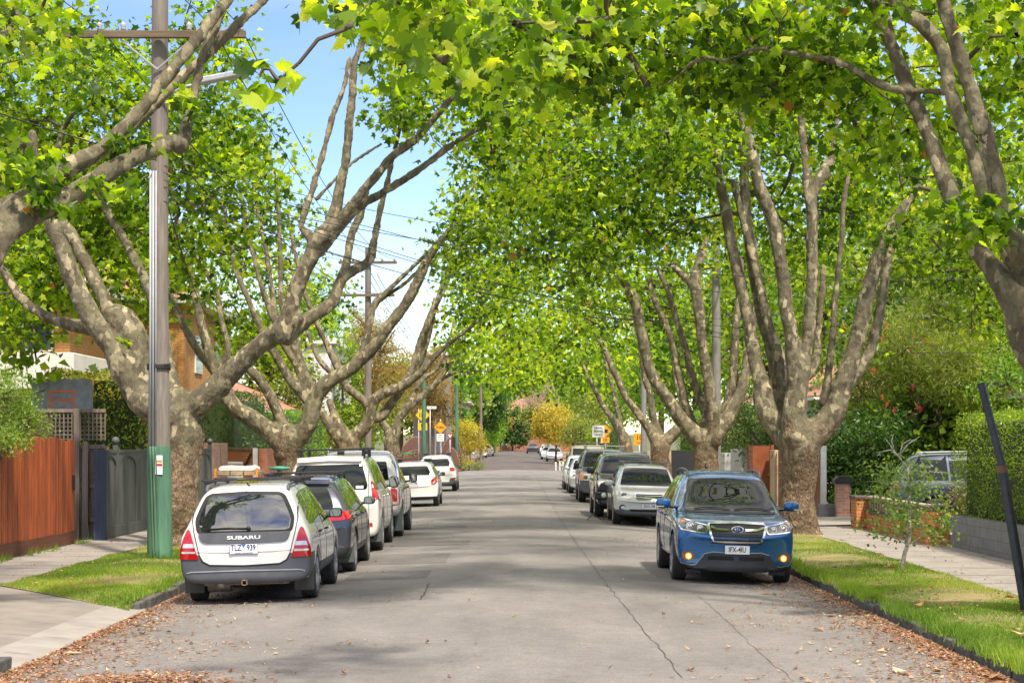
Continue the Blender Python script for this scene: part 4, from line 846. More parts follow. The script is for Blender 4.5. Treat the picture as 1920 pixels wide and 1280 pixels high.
c1.ring('tailgate_gap', [(-.66, 1.30), (-.685, 1.1), (-.66, .95), (-.60, .70), (-.55, .565), (-.455, .515), (0, .50), (.455, .515), (.55, .565), (.60, .70), (.66, .95), (.685, 1.1), (.66, 1.30)], 'y-', GREYIN, .011, .006, closed=False, thick=.005)
for sg in (-1, 1):
    L = c1.patch('tail_lamp', [(sg*x, z) for x, z in ((.60, .60), (.845, .60), (.84, .72), (.80, .86), (.755, .965), (.725, .99), (.70, .94), (.655, .78))], 'y-', RED, .014, .03, .04, r=.02)
    c1.patch('reversing_lamp', [(sg*x, z) for x, z in ((.665, .80), (.79, .80), (.805, .745), (.65, .745))], 'y-', CLEARL, .019, .01, .05, parent=L, r=.01)
    c1.patch('reversing_lamp', [(sg*x, z) for x, z in ((.64, .70), (.815, .70), (.82, .675), (.632, .675))], 'y-', CLEARL, .019, .01, .05, parent=L, r=.008)
c1.ring('bumper_groove', [(-.79, .33), (-.76, .42), (-.70, .435), (0, .445), (.70, .435), (.76, .42), (.79, .33)], 'y-', pm('bumper_edge', (.30, .31, .33), .5), .014, .010, closed=False)
c1.plate(0, .725, 'r', 'TLZ\u2009\u25bc939', small='VICTORIA - THE PLACE TO BE', label='white number plate with blue characters', size=.09) if False else None
pl = c1.plate(0, .725, 'r', 'TLZ', small='VICTORIA - THE PLACE TO BE', label='white number plate with blue characters', size=.09)
for ch in list(pl.children):
    if ch.name.startswith('plate_lettering'): ch.data.transform(Matrix.Translation((-.098, 0, 0)))
py_ = c1.hit('y-', 0, .725)[0].y-.026
text('plate_lettering', '939', .104, PLATE_B, face_neg_y(.098, py_, .737), pl, sx=.74, bold=.0012)
MB().prism([(-.03, .785), (.03, .785), (0, .735)], py_-.001, py_+.003, 'y').build('plate_emblem', pm('emblem_blue', (.03, .16, .5), .4), pl)
b = MB(); P0 = [c1.hit('y-', x, z) for x, z in ((.06, .975), (-.2, .985), (-.48, .975))]; b.tube([p[0]+p[1]*.035 for p in P0], .009, 6); b.sphere(P0[0][0]+P0[0][1]*.03, .03, 5); b.build('wiper', BLK, c1.root, smooth=True)
side_windows(c1, [[(-1.62, 1.0), (-1.70, 1.08), (-1.58, 1.38), (-1.15, 1.44), (-1.08, 1.0)], [(-1.02, .985), (-1.08, 1.44), (-.25, 1.46), (-.25, .97)], [(-.18, .97), (-.18, 1.46), (.25, 1.45), (.50, 1.36), (.80, 1.05), (.80, .965)]])
gaps(c1, [[(-1.05, .98), (-1.0, .7), (-.85, .36)], [(-.215, 1.45), (-.215, .36)], [(.85, 1.0), (.86, .6), (.80, .36)]])
for y in (-.95, -.08):
    h = c1.hit('x+', y, .88)[0]; MB().tube([(h.x+.02, y-.1, .88), (h.x+.035, y, .885), (h.x+.02, y+.1, .88)], .018, 6).build('door_handle', BLK, c1.root, smooth=True)
    h = c1.hit('x-', y, .88)[0]; MB().tube([(h.x-.02, y-.1, .88), (h.x-.035, y, .885), (h.x-.02, y+.1, .88)], .018, 6).build('door_handle', BLK, c1.root, smooth=True)
c1.patch('windscreen', [(-.60, 1.42), (.60, 1.42), (.70, 1.02), (-.70, 1.02)], 'y+', GLASS, .005, .01, .15, r=.04)
c1.mirror(.72, 1.06, .82, BLK, (.19, .14, .10)); c1.rails(.535, -1.75, .25, 1.485, PLASTIC, .05, .022); c1.bars((-1.15, -.1), .70, 1.60, BLK, foot=.05)
for sg in (-1, 1): MB().box(sg*.72-.13, sg*.72+.13, -1.80, -1.775, .14, .40).build('mud_flap', pm('mudflap', (.05, .05, .045), .9, c2=(.11, .10, .085), scale=4), c1.root, bevel=.01)
b = MB().tube([(-.42, -1.9, .27), (-.30, -2.12, .26)], [.05, .045], 10); b.tube([(-.55, -1.7, .24), (-.25, -1.72, .24)], .10, 10); b.build('exhaust', STEEL, c1.root, smooth=True)
b = MB(); 
for (a, b_, c_, d) in ((-.035, .035, .285, .295), (-.035, .035, .345, .355), (-.035, -.025, .285, .355), (.025, .035, .285, .355)): b.box(a, b_, -2.26, -2.05, c_-.03, d-.03)
b.box(-.55, .55, -2.06, -2.0, .25, .32); b.build('tow_hitch', pm('rusty_steel', (.30, .20, .12), .8, c2=(.16, .09, .05), scale=20), c1.root)
MB().tube([(.05, -1.9, 1.53), (.03, -1.95, 1.56)], .012, 6).build('aerial', BLK, c1.root)
c1.place(-3.50, 24.1)
# ---- 2. blue wagon facing the camera ----
ST_FOR13 = [(-2.28, .36, .70, .72, .80, .76), (-2.22, .30, .95, 1.02, .86, .72), (-2.12, .28, .99, 1.30, .89, .66), (-1.95, .27, 1.00, 1.56, .895, .60), (-1.6, .26, 1.00, 1.62, .897, .60), (-.6, .25, 1.0, 1.655, .898, .61), (.05, .25, .99, 1.64, .898, .61), (.36, .25, .98, 1.565, .898, .62),
            (.70, .25, .97, 1.31, .897, .66), (1.10, .25, .97, 1.045, .895, .72), (1.32, .25, .965, 1.01, .89, .77), (1.85, .24, .935, .97, .88, .77), (2.10, .22, .86, .915, .87, .74), (2.20, .20, .74, .80, .85, .74), (2.27, .20, .60, .66, .80, .72)]
c2 = Car('parked_wagon', 'metallic blue wagon with lit orange fog lamps facing the camera, nearest car on the right', 'car', ST_FOR13, BLUE, 3, (-1.32, 1.32), wr=.345, ww=.225, bow=(.13, .26), wa=.40, track=.78,
         cut=[dict(z=.30, name='lower_cladding', mat=BLK)])
ws = [(-.665, 1.07), (-.55, 1.545), (-.50, 1.575), (0, 1.59), (.50, 1.575), (.55, 1.545), (.665, 1.07), (.35, 1.06), (-.35, 1.06)]
ws = [(-.695, 1.035), (-.565, 1.50), (0, 1.53), (.565, 1.50), (.695, 1.035)]
c2.patch('windscreen', ws, 'y+', WSG, .006, .012, .06, r=.05); c2.ring('windscreen_seal', [(p[0]*1.012, p[1]) for p in ws], 'y+', BLK, .022, .004, r=.05)
c2.patch('cowl', [(-.70, 1.045), (.70, 1.045), (.68, 1.022), (0, 1.012), (-.68, 1.022)], 'y+', BLK, .008, .01, .08)
b = MB()
for x0, x1 in ((.0, .55), (-.62, -.06)):
    pts = [c2.hit('y+', x0+(x1-x0)*t, 1.05+.03*math.sin(t*3)) for t in (0, .25, .5, .75, 1)]; b.tube([p[0]+p[1]*.02 for p in pts], .008, 5)
b.build('wiper', BLK, c2.root, smooth=True)
for sg in (-1, 1):
    P = [(sg*x, z) for x, z in ((.43, .79), (.46, .745), (.60, .755), (.80, .785), (.845, .86), (.845, .95), (.78, .935), (.62, .89), (.44, .855))]
    L = c2.patch('headlamp', P, 'y+', LAMPIN, .012, .02, .04, r=.02); c2.ring('lamp_rim', P, 'y+', CHROME, .016, .016, parent=L, r=.02)
    for (x, z, r_) in ((.545, .815, .045), (.69, .835, .058)):
        h, n = c2.hit('y+', sg*x, z); q = MB(); q.lathe([(r_*1.1, 0), (r_*1.1, .02), (r_*.9, .03), (r_*.75, .012), (r_*.5, .03), (.002, .042)], 16, Matrix.Translation(h+Vector((0, -.005, 0))), 'y'); q.build('projector', CHROME, L, smooth=True)
    c2.patch('indicator', [(sg*x, z) for x, z in ((.74, .905), (.81, .925), (.80, .885), (.745, .875))], 'y+', AMBER, .018, .006, .03, parent=L)
    # fog lamp, lit
    F_ = c2.patch('fog_lamp', [(sg*x, z) for x, z in ((.60, .40), (.64, .355), (.76, .34), (.80, .39), (.78, .46), (.66, .465))], 'y+', pm('fog_surround', (.30, .10, .02), .35, var=.3), .006, .02, .03, r=.03)
    h, n = c2.hit('y+', sg*.70, .40); q = MB(); q.lathe([(.050, 0), (.050, .018), (.042, .028), (.03, .018), (.002, .02)], 18, Matrix.Translation(h), 'y'); q.build('fog_lens', pm('fog_glow', (.9, .4, .05), .2, emit=((1, .38, .04), .55)), F_, smooth=True)
    q = MB().sphere(h+Vector((0, .03, 0)), .020, 6); q.build('bulb', pm('bulb_glow', (1, .8, .4), .3, emit=((1, .78, .35), 5)), F_, smooth=True)
gr = [(-.395, .885), (-.42, .86), (-.385, .72), (-.345, .645), (-.30, .63), (.30, .63), (.345, .645), (.385, .72), (.42, .86), (.395, .885), (0, .90)]
g = c2.patch('grille', gr, 'y+', BLK, .008, .02, .05); c2.ring('grille_frame', gr, 'y+', CHROME, .030, .022, parent=g, thick=.03)
c2.ring('grille_bar', [(-.385, .835), (-.30, .80), (-.12, .795)], 'y+', CHROME, .028, .026, closed=False, parent=g); c2.ring('grille_bar', [(.385, .835), (.30, .80), (.12, .795)], 'y+', CHROME, .028, .026, closed=False, parent=g)
m = MB()
for r_ in range(4):
    for k in range(-12, 13):
        x = (k+.5*(r_ % 2))*.029; z = .665+.028*r_
        if abs(x) < .33+.02*r_: h, n = c2.hit('y+', x, z); m.box(x-.008, x+.008, h.y+.004, h.y+.018, z-.005, z+.005)
m.build('grille_mesh', PLASTIC, g)
h, n = c2.hit('y+', 0, .81); q = MB(); q.v = []; 
q.lathe([(1, 0), (1, .014), (.88, .022), (.8, .016), (.001, .016)], 28, Matrix.Translation(h+Vector((0, .014, 0))) @ Matrix.Diagonal((.095, 1, .052, 1)), 'y'); q.build('badge', CHROME, g, smooth=True)
q = MB().lathe([(1, 0), (1, .006), (.001, .008)], 28, Matrix.Translation(h+Vector((0, .031, 0))) @ Matrix.Diagonal((.076, 1, .040, 1)), 'y'); q.build('badge_field', pm('badge_blue', (.01, .04, .22), .2, coat=1), g)
q = MB()
for (x, z, r_) in ((.035, .006, .013), (.005, .018, .007), (-.02, .01, .007), (.0, -.012, .007), (-.03, -.008, .007), (.028, -.018, .006)):
    q.prism([(x*1+r_*math.cos(t*math.pi/2)*(1 if t % 2 == 0 else .0) + (r_*.25*math.cos(t*math.pi/2+.78) if t % 2 else 0), .81+z+r_*math.sin(t*math.pi/2)) for t in range(4)], h.y+.038, h.y+.041, 'y')
for (x, z, r_) in ((.035, .006, .011), (.005, .018, .006), (-.02, .01, .006), (.0, -.012, .006), (-.03, -.008, .006), (.028, -.018, .006)):
    q.prism([(x-r_, .81+z), (x, .81+z-r_*.8), (x+r_, .81+z), (x, .81+z+r_*.8)], h.y+.038, h.y+.042, 'y')
q.build('badge_stars', PLATE_W, g)
c2.patch('lower_grille', [(-.36, .615), (.36, .615), (.40, .595), (-.40, .595)], 'y+', BLK, .004, .01, .06)
c2.ring('bumper_strip', [(-.40, .575), (0, .565), (.40, .575)], 'y+', BLUE, .018, .018, closed=False)
ap = [(-.47, .445), (-.36, .475), (0, .468), (.36, .475), (.47, .445), (.60, .27), (.66, .205), (-.66, .205), (-.60, .27)]
A = c2.patch('air_dam', ap, 'y+', pm('dam_plastic', (.028, .030, .036), .5, var=.2), .014, .03, .05, r=.02); c2.ring('air_dam_edge', ap[:6]+[ap[5]], 'y+', pm('bumper_edge', (.30, .31, .33), .5), .014, .022, closed=False, parent=A)
for x0, x1 in ((-.40, -.03), (.05, .42)): c2.patch('air_intake', [(x0, .415), (x1, .415), (x1, .36), (x0, .36)], 'y+', GREYIN, .019, .004, .06, parent=A, r=.01)
for sg in (-1, 1): c2.ring('bumper_edge_trim', [(sg*.87, .36), (sg*.80, .30), (sg*.66, .27), (sg*.60, .285)], 'y+', ALLOY, .012, .010, closed=False); MB().box(sg*.62-.12, sg*.62+.12, 1.95, 1.99, .14, .21).build('splash_guard', BLK, c2.root, bevel=.01)
pl = c2.plate(0, .515, 'f', 'IFX-4IU', small=None, ink=INK, label='white number plate with black characters', size=.09)
side_windows(c2, [[(-1.85, 1.12), (-1.80, 1.28), (-1.62, 1.46), (-1.15, 1.52), (-1.10, 1.08)], [(-1.04, 1.06), (-1.08, 1.53), (-.22, 1.555), (-.22, 1.04)], [(-.14, 1.04), (-.14, 1.555), (.22, 1.54), (.48, 1.43), (.90, 1.10), (.90, 1.03)]])
gaps(c2, [[(-1.05, 1.04), (-1.0, .75), (-.9, .4)], [(-.18, 1.58), (-.18, .36)], [(.98, 1.03), (.95, .7), (.88, .40)]])
c2.ring('sill_trim', [(-.9, .36), (.85, .36)], 'x+', ALLOY, .03, .010, closed=False, mirror=True)
for y in (-.95, -.05):
    for ax, sg in (('x+', 1), ('x-', -1)): h = c2.hit(ax, y, .93)[0]; MB().tube([(h.x+sg*.015, y-.1, .93), (h.x+sg*.035, y, .935), (h.x+sg*.015, y+.1, .93)], .016, 6).build('door_handle', BLUE, c2.root, smooth=True)
c2.mirror(.78, 1.13, .87, BLUE, (.235, .155, .13), False)
for sg in (-1, 1): MB().box(sg*1.0-.02, sg*1.0+.10*sg, .835, .845, 1.075, 1.09).build('mirror_indicator', CLEARL, c2.root)
c2.rails(.57, -1.6, .15, 1.575, PLASTIC, .06, .02)
c2.patch('rear_window', [(-.55, 1.50), (.55, 1.50), (.62, 1.15), (-.62, 1.15)], 'y-', GLASS, .006, .01, .15, r=.05)
MB().tube([(.1, -1.5, 1.67), (.1, -1.62, 1.74), (.1, -1.66, 1.68)], .02, 6).build('aerial', BLK, c2.root, smooth=True)
c2.place(3.23, 27.35, False)
# ---- generic bodies for the other vehicles ----
def body_st(L, W, H, kind, gc=.20, belt=None, hood=None, rr=None, wr_=None, sill=.30):
    """stations rear -> front; H roof height; belt height; hood height"""
    belt = belt or H*.60; hood = hood or belt*.95; w = W/2; wr = wr_ or w*.70; a, b = -L/2, L/2; rr = rr or .35; z0 = gc+.06
    if kind in ('suv', 'hatch', 'wagon'):
        return [(a, z0+.08, belt*.66, belt*.70, w*.93, w*.9), (a+.03, z0, belt*.80, belt*.84, w*.96, w*.9), (a+.07, z0-.01, belt*.98, belt*1.02, w*.98, w*.86), (a+.07+rr*.35, z0-.02, belt, belt+(H-belt)*.45, w*.985, w*.80), (a+.07+rr*.9, z0-.02, belt, H-.08, w*.99, wr*1.0), (a+.2+rr*1.2, z0-.02, belt, H-.02, w, wr*1.02),
                (a+L*.30, z0-.02, belt, H, w, wr*1.04), (a+L*.48, z0-.02, belt, H, w, wr*1.05), (a+L*.60, z0-.02, belt*.99, H-.05, w, wr*1.05), (a+L*.66, z0-.02, belt*.985, H-(H-belt)*.38, w, wr*1.12), (a+L*.735, z0-.02, belt*.98, hood+.05, w, w*.86), (a+L*.78, z0-.02, belt*.96, hood+.01, w*.995, w*.88),
                (b-.45, z0, hood*.93, hood*.96, w*.98, w*.86), (b-.15, z0-.02, hood*.82, hood*.86, w*.96, w*.84), (b-.04, z0, hood*.70, hood*.74, w*.94, w*.84), (b, z0+.06, hood*.60, hood*.64, w*.9, w*.82)]
    if kind == 'boxy':
        return [(a, z0+.05, belt*.9, belt*.93, w*.96, w*.93), (a+.02, z0, belt, belt*1.04, w*.985, w*.94), (a+.05, z0, belt, H-.18, w*.99, w*.90), (a+.12, z0, belt, H-.05, w, wr*1.0), (a+.35, z0, belt, H-.01, w, wr*1.02), (a+L*.3, z0, belt, H, w, wr*1.03), (a+L*.52, z0, belt, H, w, wr*1.03), (a+L*.60, z0, belt, H-.04, w, wr*1.03),
                (a+L*.625, z0, belt, H-(H-belt)*.35, w, wr*1.1), (a+L*.665, z0, belt*.99, hood+.05, w, w*.9), (a+L*.70, z0, belt*.98, hood+.01, w, w*.92), (b-.35, z0, hood*.96, hood*.985, w*.99, w*.9), (b-.10, z0, hood*.92, hood*.95, w*.97, w*.9), (b-.03, z0, hood*.80, hood*.84, w*.95, w*.9), (b, z0+.05, hood*.70, hood*.74, w*.93, w*.88)]
    if kind == 'sedan':
        return [(a, z0+.08, belt*.66, belt*.70, w*.92, w*.88), (a+.03, z0, belt*.86, belt*.90, w*.95, w*.86), (a+.10, z0, belt*.98, belt*1.03, w*.97, w*.8), (a+L*.16, z0-.02, belt, belt*1.07, w*.99, w*.78), (a+L*.22, z0-.02, belt, belt+(H-belt)*.5, w, w*.76), (a+L*.30, z0-.02, belt, H-.03, w, wr), (a+L*.42, z0-.02, belt, H, w, wr*1.03), (a+L*.53, z0-.02, belt, H-.02, w, wr*1.03),
                (a+L*.60, z0-.02, belt*.99, H-(H-belt)*.38, w, wr*1.1), (a+L*.70, z0-.02, belt*.97, hood+.05, w, w*.84), (a+L*.76, z0-.02, belt*.95, hood, w, w*.86), (b-.4, z0, hood*.9, hood*.94, w*.98, w*.84), (b-.1, z0, hood*.78, hood*.82, w*.95, w*.82), (b, z0+.06, hood*.6, hood*.64, w*.9, w*.8)]
def std_sides(c, L, H, belt, kind='suv', far=False):
    a = -L/2; q = .90*(H-belt)+belt
    if kind in ('suv', 'hatch', 'wagon'): W3 = [[(a+L*.06, belt+.05), (a+L*.08, belt+.12), (a+L*.13, q-.04), (a+L*.25, q), (a+L*.26, belt+.04)], [(a+L*.27, belt+.04), (a+L*.26, q), (a+L*.45, q+.01), (a+L*.45, belt+.03)], [(a+L*.465, belt+.03), (a+L*.465, q+.01), (a+L*.57, q-.01), (a+L*.63, q-.16), (a+L*.70, belt+.08), (a+L*.70, belt+.03)]]
    elif kind == 'boxy': W3 = [[(a+.12, belt+.06), (a+.14, q), (a+L*.24, q), (a+L*.24, belt+.06)], [(a+L*.26, belt+.05), (a+L*.26, q), (a+L*.42, q), (a+L*.42, belt+.05)], [(a+L*.44, belt+.05), (a+L*.44, q), (a+L*.585, q), (a+L*.64, belt+.05)]]
    else: W3 = [[(a+L*.20, belt+.04), (a+L*.27, q-.03), (a+L*.40, q), (a+L*.40, belt+.03)], [(a+L*.415, belt+.03), (a+L*.415, q), (a+L*.53, q-.01), (a+L*.65, belt+.06), (a+L*.65, belt+.03)]]
    side_windows(c, W3)
    if not far: gaps(c, [[(a+L*.265, belt), (a+L*.28, belt*.6), (a+L*.33, .36)], [(a+L*.457, q), (a+L*.457, .36)], [(a+L*.705, belt), (a+L*.70, .4)]])
def handles(c, ys, z, m):
    for y in ys:
        for ax, sg in (('x+', 1), ('x-', -1)): h = c.hit(ax, y, z)[0]; MB().tube([(h.x+sg*.012, y-.09, z), (h.x+sg*.035, y, z+.005), (h.x+sg*.012, y+.09, z)], .018, 6).build('door_handle', m, c.root, smooth=True)
def sym(P): return P+[(-x, z) for x, z in P[::-1] if abs(x) > 1e-6]
def flaps(c, y, x, z0=.16, z1=.50, w=.28, m=None):
    for sg in (-1, 1): MB().box(sg*x-w/2, sg*x+w/2, y-.012, y+.012, z0, z1).build('mud_flap', m or pm('green_grey_flap', (.09, .11, .10), .8), c.root, bevel=.01)
# ---- left 2: dark grey crossover with a loaded rack ----
L, W, H = 4.45, 1.80, 1.56; belt = .98
c = Car('parked_crossover', 'dark grey crossover with a green bundle on its roof rack, behind the white wagon', 'car', body_st(L, W, H, 'suv', .19, belt, .95, .42, .61), DGREY, 3, (-1.33, 1.33), wr=.34, bow=(.16, .28), cut=[dict(z=.42, name='lower_cladding', mat=BLK)])
c.patch('rear_window', rpoly(sym([(.60, 1.03), (.60, 1.12), (.50, 1.36)]), .05), 'y-', WSG, .007, .01, .06); c.ring('spoiler', [(-.52, 1.42), (0, 1.44), (.52, 1.42)], 'y-', DGREY, .06, .05, closed=False, thick=.06)
for sg in (-1, 1): c.patch('tail_lamp', [(sg*x, z) for x, z in ((.42, .92), (.70, .99), (.86, 1.0), (.86, .88), (.72, .85), (.45, .84))], 'y-', RED, .012, .02, .05, r=.03)
c.patch('side_reflection_lamp', [(-2.10, .86), (-1.98, .86), (-1.95, .98), (-2.05, 1.0)], 'x+', RED, .010, .02, .05, mirror=True)
c.plate(0, .74, 'r', ' ', small=None, size=.08)
std_sides(c, L, H, belt); handles(c, (-.9, .1), .90, DGREY); c.mirror(.70, 1.08, .86, BLK, (.20, .14, .11)); c.rails(.575, -1.5, .35, 1.50, BLK, .045, .018); c.bars((-.95, .1), .66, 1.60, BLK, foot=.05); flaps(c, -1.70, .74)
c.patch('windscreen', sym([(.68, 1.08), (.58, 1.42)]), 'y+', WSG, .006, .01, .12)
X2, Y2 = -3.47, 29.35; c.place(X2, Y2); zr = 1.62
t = empty('timber_stack', (-3.93, 26.55, 1.614), 0, 'stack of pale timber boards strapped across the white wagon front roof bar', 'timber')
WD = wood_mat('pale_timber', (.30, .20, .11), (.48, .36, .22), 8, .7, 'y')
for k in range(2):
    for j in range(3): MB().box(-.27+.19*j, -.10+.19*j, -.35, .62-.04*k, .002+.026*k, .026+.026*k).build('board', WD, t, bevel=.003)
for x in (-.29, .29):
    b = MB(); b.box(x-.018, x+.018, -.38, -.34, -.03, .10); b.build('strap', pm('orange_strap', (.75, .28, .02), .6, c2=(.10, .06, .03), scale=60), t)
s_ = empty('folded_sheet', (-3.95, 26.6, 1.668), 0, 'flat white folded sheet lying on the timber above the white wagon', 'sheet')
b = MB(); b.prism(rpoly([(-.24, .002), (.24, .002), (.23, .05), (.17, .075), (-.02, .06), (-.20, .075), (-.25, .04)], .02), -.3, .5, 'y'); o = b.build('sheet_body', pm('white_cloth', (.62, .58, .52), .85, var=.15, scale=4, bmp=.6, bscale=9), s_, bevel=.01)
g_ = MB().tube([(-.17, -.25, .03), (-.03, -.3, .035), (.16, -.26, .03)], [.022, .034, .024], 8).build('green_bundle', pm('green_cloth', (.05, .26, .17), .7, var=.2, bmp=.5, bscale=20), None, smooth=True); g_.location = (X2-.40, Y2+1.5, zr+.0); tag(g_, 'rolled green cloth bundle tied on the dark crossover rack', 'bundle')
y_ = MB().box(-.14, .14, -.03, .03, -.028, .028); y_ = y_.build('yellow_strap_bundle', pm('yellow_strap', (.55, .48, .03), .7, c2=(.05, .05, .03), scale=50), None, bevel=.01); y_.location = (-3.63, 25.2, 1.555); tag(y_, 'yellow and black strap rolled up on the white wagon roof bar', 'strap')
# ---- left 3: white off-roader with spare wheel cover ----
L, W, H = 4.78, 1.885, 1.86; belt = 1.14
c = Car('parked_offroader', 'tall white off-roader with rear spare wheel cover and black roof platform', 'car', body_st(L, W, H, 'suv', .24, belt, 1.10, .22, .66), WHITE2, 3, (-1.37, 1.42), wr=.385, ww=.26, bow=(.12, .22), wa=.45)
c.patch('rear_window', rpoly(sym([(.70, 1.20), (.72, 1.28), (.62, 1.68)]), .05), 'y-', WSG, .007, .01, .06); c.ring('spoiler', [(-.60, 1.735), (0, 1.76), (.60, 1.735)], 'y-', WHITE2, .07, .06, closed=False, thick=.08)
for sg in (-1, 1):
    Lm = c.patch('tail_lamp', [(sg*x, z) for x, z in ((.77, 1.35), (.80, 1.15), (.80, 1.0), (.935, 1.0), (.92, 1.12), (.87, 1.36))], 'y-', RED, .018, .03, .05, r=.015)
    c.patch('reversing_lamp', [(sg*x, z) for x, z in ((.80, 1.03), (.925, 1.03), (.925, 1.0), (.80, 1.0))], 'y-', CLEARL, .024, .01, .05, parent=Lm); c.ring('lamp_divider', [(sg*.79, 1.20), (sg*.90, 1.18)], 'y-', DRED, .018, .024, closed=False, parent=Lm)
    c.patch('reflector', [(sg*x, z) for x, z in ((.64, .50), (.80, .50), (.79, .57), (.64, .56))], 'y-', RED, .010, .02, .05)
q = MB(); prof = [(.395, 0), (.40, .05), (.39, .14), (.34, .185), (.25, .20), (.24, .17), (.001, .165)]; q.lathe([(r, -h) for r, h in prof], 36, Matrix.Translation((-.12, -2.36, 1.04)), 'y'); q.build('spare_wheel_cover', WHITE2, c.root, auto=40)
c.ring('tailgate_gap', [(.735, 1.72), (.735, .66), (-.735, .66), (-.735, 1.72)], 'y-', GREYIN, .012, .005, closed=False); c.patch('bumper_step', sym([(.62, .62), (.62, .66)]), 'y-', BLK, .02, .03, .1)
o = c.patch('sticker', [(.50, 1.22), (.64, 1.22), (.64, 1.27), (.50, 1.27)], 'y-', PLATE_W, .014, .002, .06)
c.plate(.50, .78, 'r', ' ', small=None, size=.08); std_sides(c, L, H, belt); handles(c, (-.95, .1), 1.04, CHROME); c.mirror(.82, 1.27, .92, BLK, (.20, .24, .12)); flaps(c, -1.83, .80, .18, .62, .30)
c.patch('windscreen', sym([(.74, 1.24), (.62, 1.68)]), 'y+', WSG, .006, .01, .12)
b = MB().tube([(-.3, -2.1, .34), (.55, -2.3, .36)], .035, 8); b.build('exhaust', STEEL, c.root); MB().box(-.6, .6, -2.15, -1.2, .30, .45).build('fuel_tank', GREYIN, c.root)
b = MB()
for x in (-.66, .66): b.box(x-.02, x+.02, -1.75, .35, 1.955, 1.99)
for y in np.arange(-1.7, .35, .26): b.box(-.66, .66, y-.03, y+.03, 1.95, 1.985)
for y in (-1.5, -.1):
    for x in (-.6, .6): b.box(x-.03, x+.03, y-.06, y+.06, 1.80, 1.96)
b.build('roof_platform', BLK, c.root, bevel=.006)
c.place(-3.50, 35.2)
# ---- left 4: white ute ----
L, W, H = 5.25, 1.93, 1.83; a = -L/2; w = W/2
ST = [(a, .58, 1.0, 1.04, w*.93, w*.90), (a+.03, .55, 1.10, 1.13, w*.96, w*.92), (a+.3, .42, 1.12, 1.14, w*.985, w*.93), (a+1.50, .40, 1.12, 1.14, w, w*.93), (a+1.58, .38, 1.12, 1.18, w, w*.86), (a+1.66, .38, 1.12, 1.60, w, w*.74), (a+1.82, .36, 1.12, 1.77, w, w*.70), (a+2.2, .36, 1.12, 1.82, w, w*.71), (a+2.8, .36, 1.12, 1.83, w, w*.71), (a+3.25, .36, 1.11, 1.77, w, w*.71), (a+3.5, .36, 1.11, 1.55, w, w*.76), (a+3.85, .36, 1.10, 1.17, w, w*.86), (a+4.1, .36, 1.08, 1.12, w, w*.88), (a+4.8, .34, 1.04, 1.07, w*.98, w*.86), (a+5.1, .34, .94, .98, w*.96, w*.85), (a+5.25, .40, .72, .76, w*.9, w*.8)]
c = Car('parked_ute', 'white double-cab ute with chrome sports bar over its tray', 'ute', ST, WHITE, 3, (-1.62, 1.48), wr=.38, ww=.25, bow=(.05, .25), wa=.45, cut=None)
c.patch('rear_window', rpoly(sym([(.62, 1.24), (.56, 1.66)]), .04), 'y-', WSG, .008, .01, .08)
for sg in (-1, 1):
    Lm = c.patch('tail_lamp', [(sg*x, z) for x, z in ((.755, 1.09), (.755, .72), (.925, .72), (.925, 1.09))], 'y-', RED, .014, .03, .05, r=.02); c.patch('reversing_lamp', [(sg*x, z) for x, z in ((.78, .80), (.90, .80), (.90, .74), (.78, .74))], 'y-', CLEARL, .019, .01, .05, parent=Lm)
c.ring('tailgate_gap', [(.73, 1.12), (.73, .66), (-.73, .66), (-.73, 1.12)], 'y-', GREYIN, .014, .006, closed=False)
MB().box(-.68, .68, a-.10, a+.05, .42, .52).build('step_bumper', PLASTIC, c.root, bevel=.02)
c.plate(0, .60, 'r', ' ', small=None, size=.08, ym=a-.06)
b = MB(); 
for yy, ht in ((a+1.28, 1.88), (a+1.46, 1.84)): b.tube(crom([(-.86, yy-.12, 1.12), (-.82, yy, 1.5), (-.70, yy, ht-.06), (-.5, yy, ht), (0, yy, ht+.01), (.5, yy, ht), (.70, yy, ht-.06), (.82, yy, 1.5), (.86, yy-.12, 1.12)], 4), .036, 10)
o = b.build('sports_bar', CHROME, c.root, smooth=True); b = MB()
for x in (-.42, .15): b.tube([(x-.08, a+1.28, 1.885), (x+.08, a+1.28, 1.887)], .045, 10)
b.build('bar_clamp', BLK, o)
side_windows(c, [[(a+1.72, 1.18), (a+1.82, 1.66), (a+2.35, 1.72), (a+2.35, 1.17)], [(a+2.42, 1.17), (a+2.42, 1.72), (a+3.15, 1.69), (a+3.55, 1.40), (a+3.78, 1.16)]]); gaps(c, [[(a+1.55, 1.12), (a+1.55, .42)], [(a+2.385, 1.7), (a+2.385, .42)], [(a+3.80, 1.1), (a+3.78, .45)]]); handles(c, (a+1.95, a+2.85), 1.05, BLK); c.mirror(a+3.65, 1.25, .95, BLK, (.20, .24, .13)); flaps(c, -2.06, .80, .14, .66, .30)
c.patch('windscreen', sym([(.72, 1.22), (.60, 1.68)]), 'y+', WSG, .006, .01, .12); c.place(-3.46, 40.6)
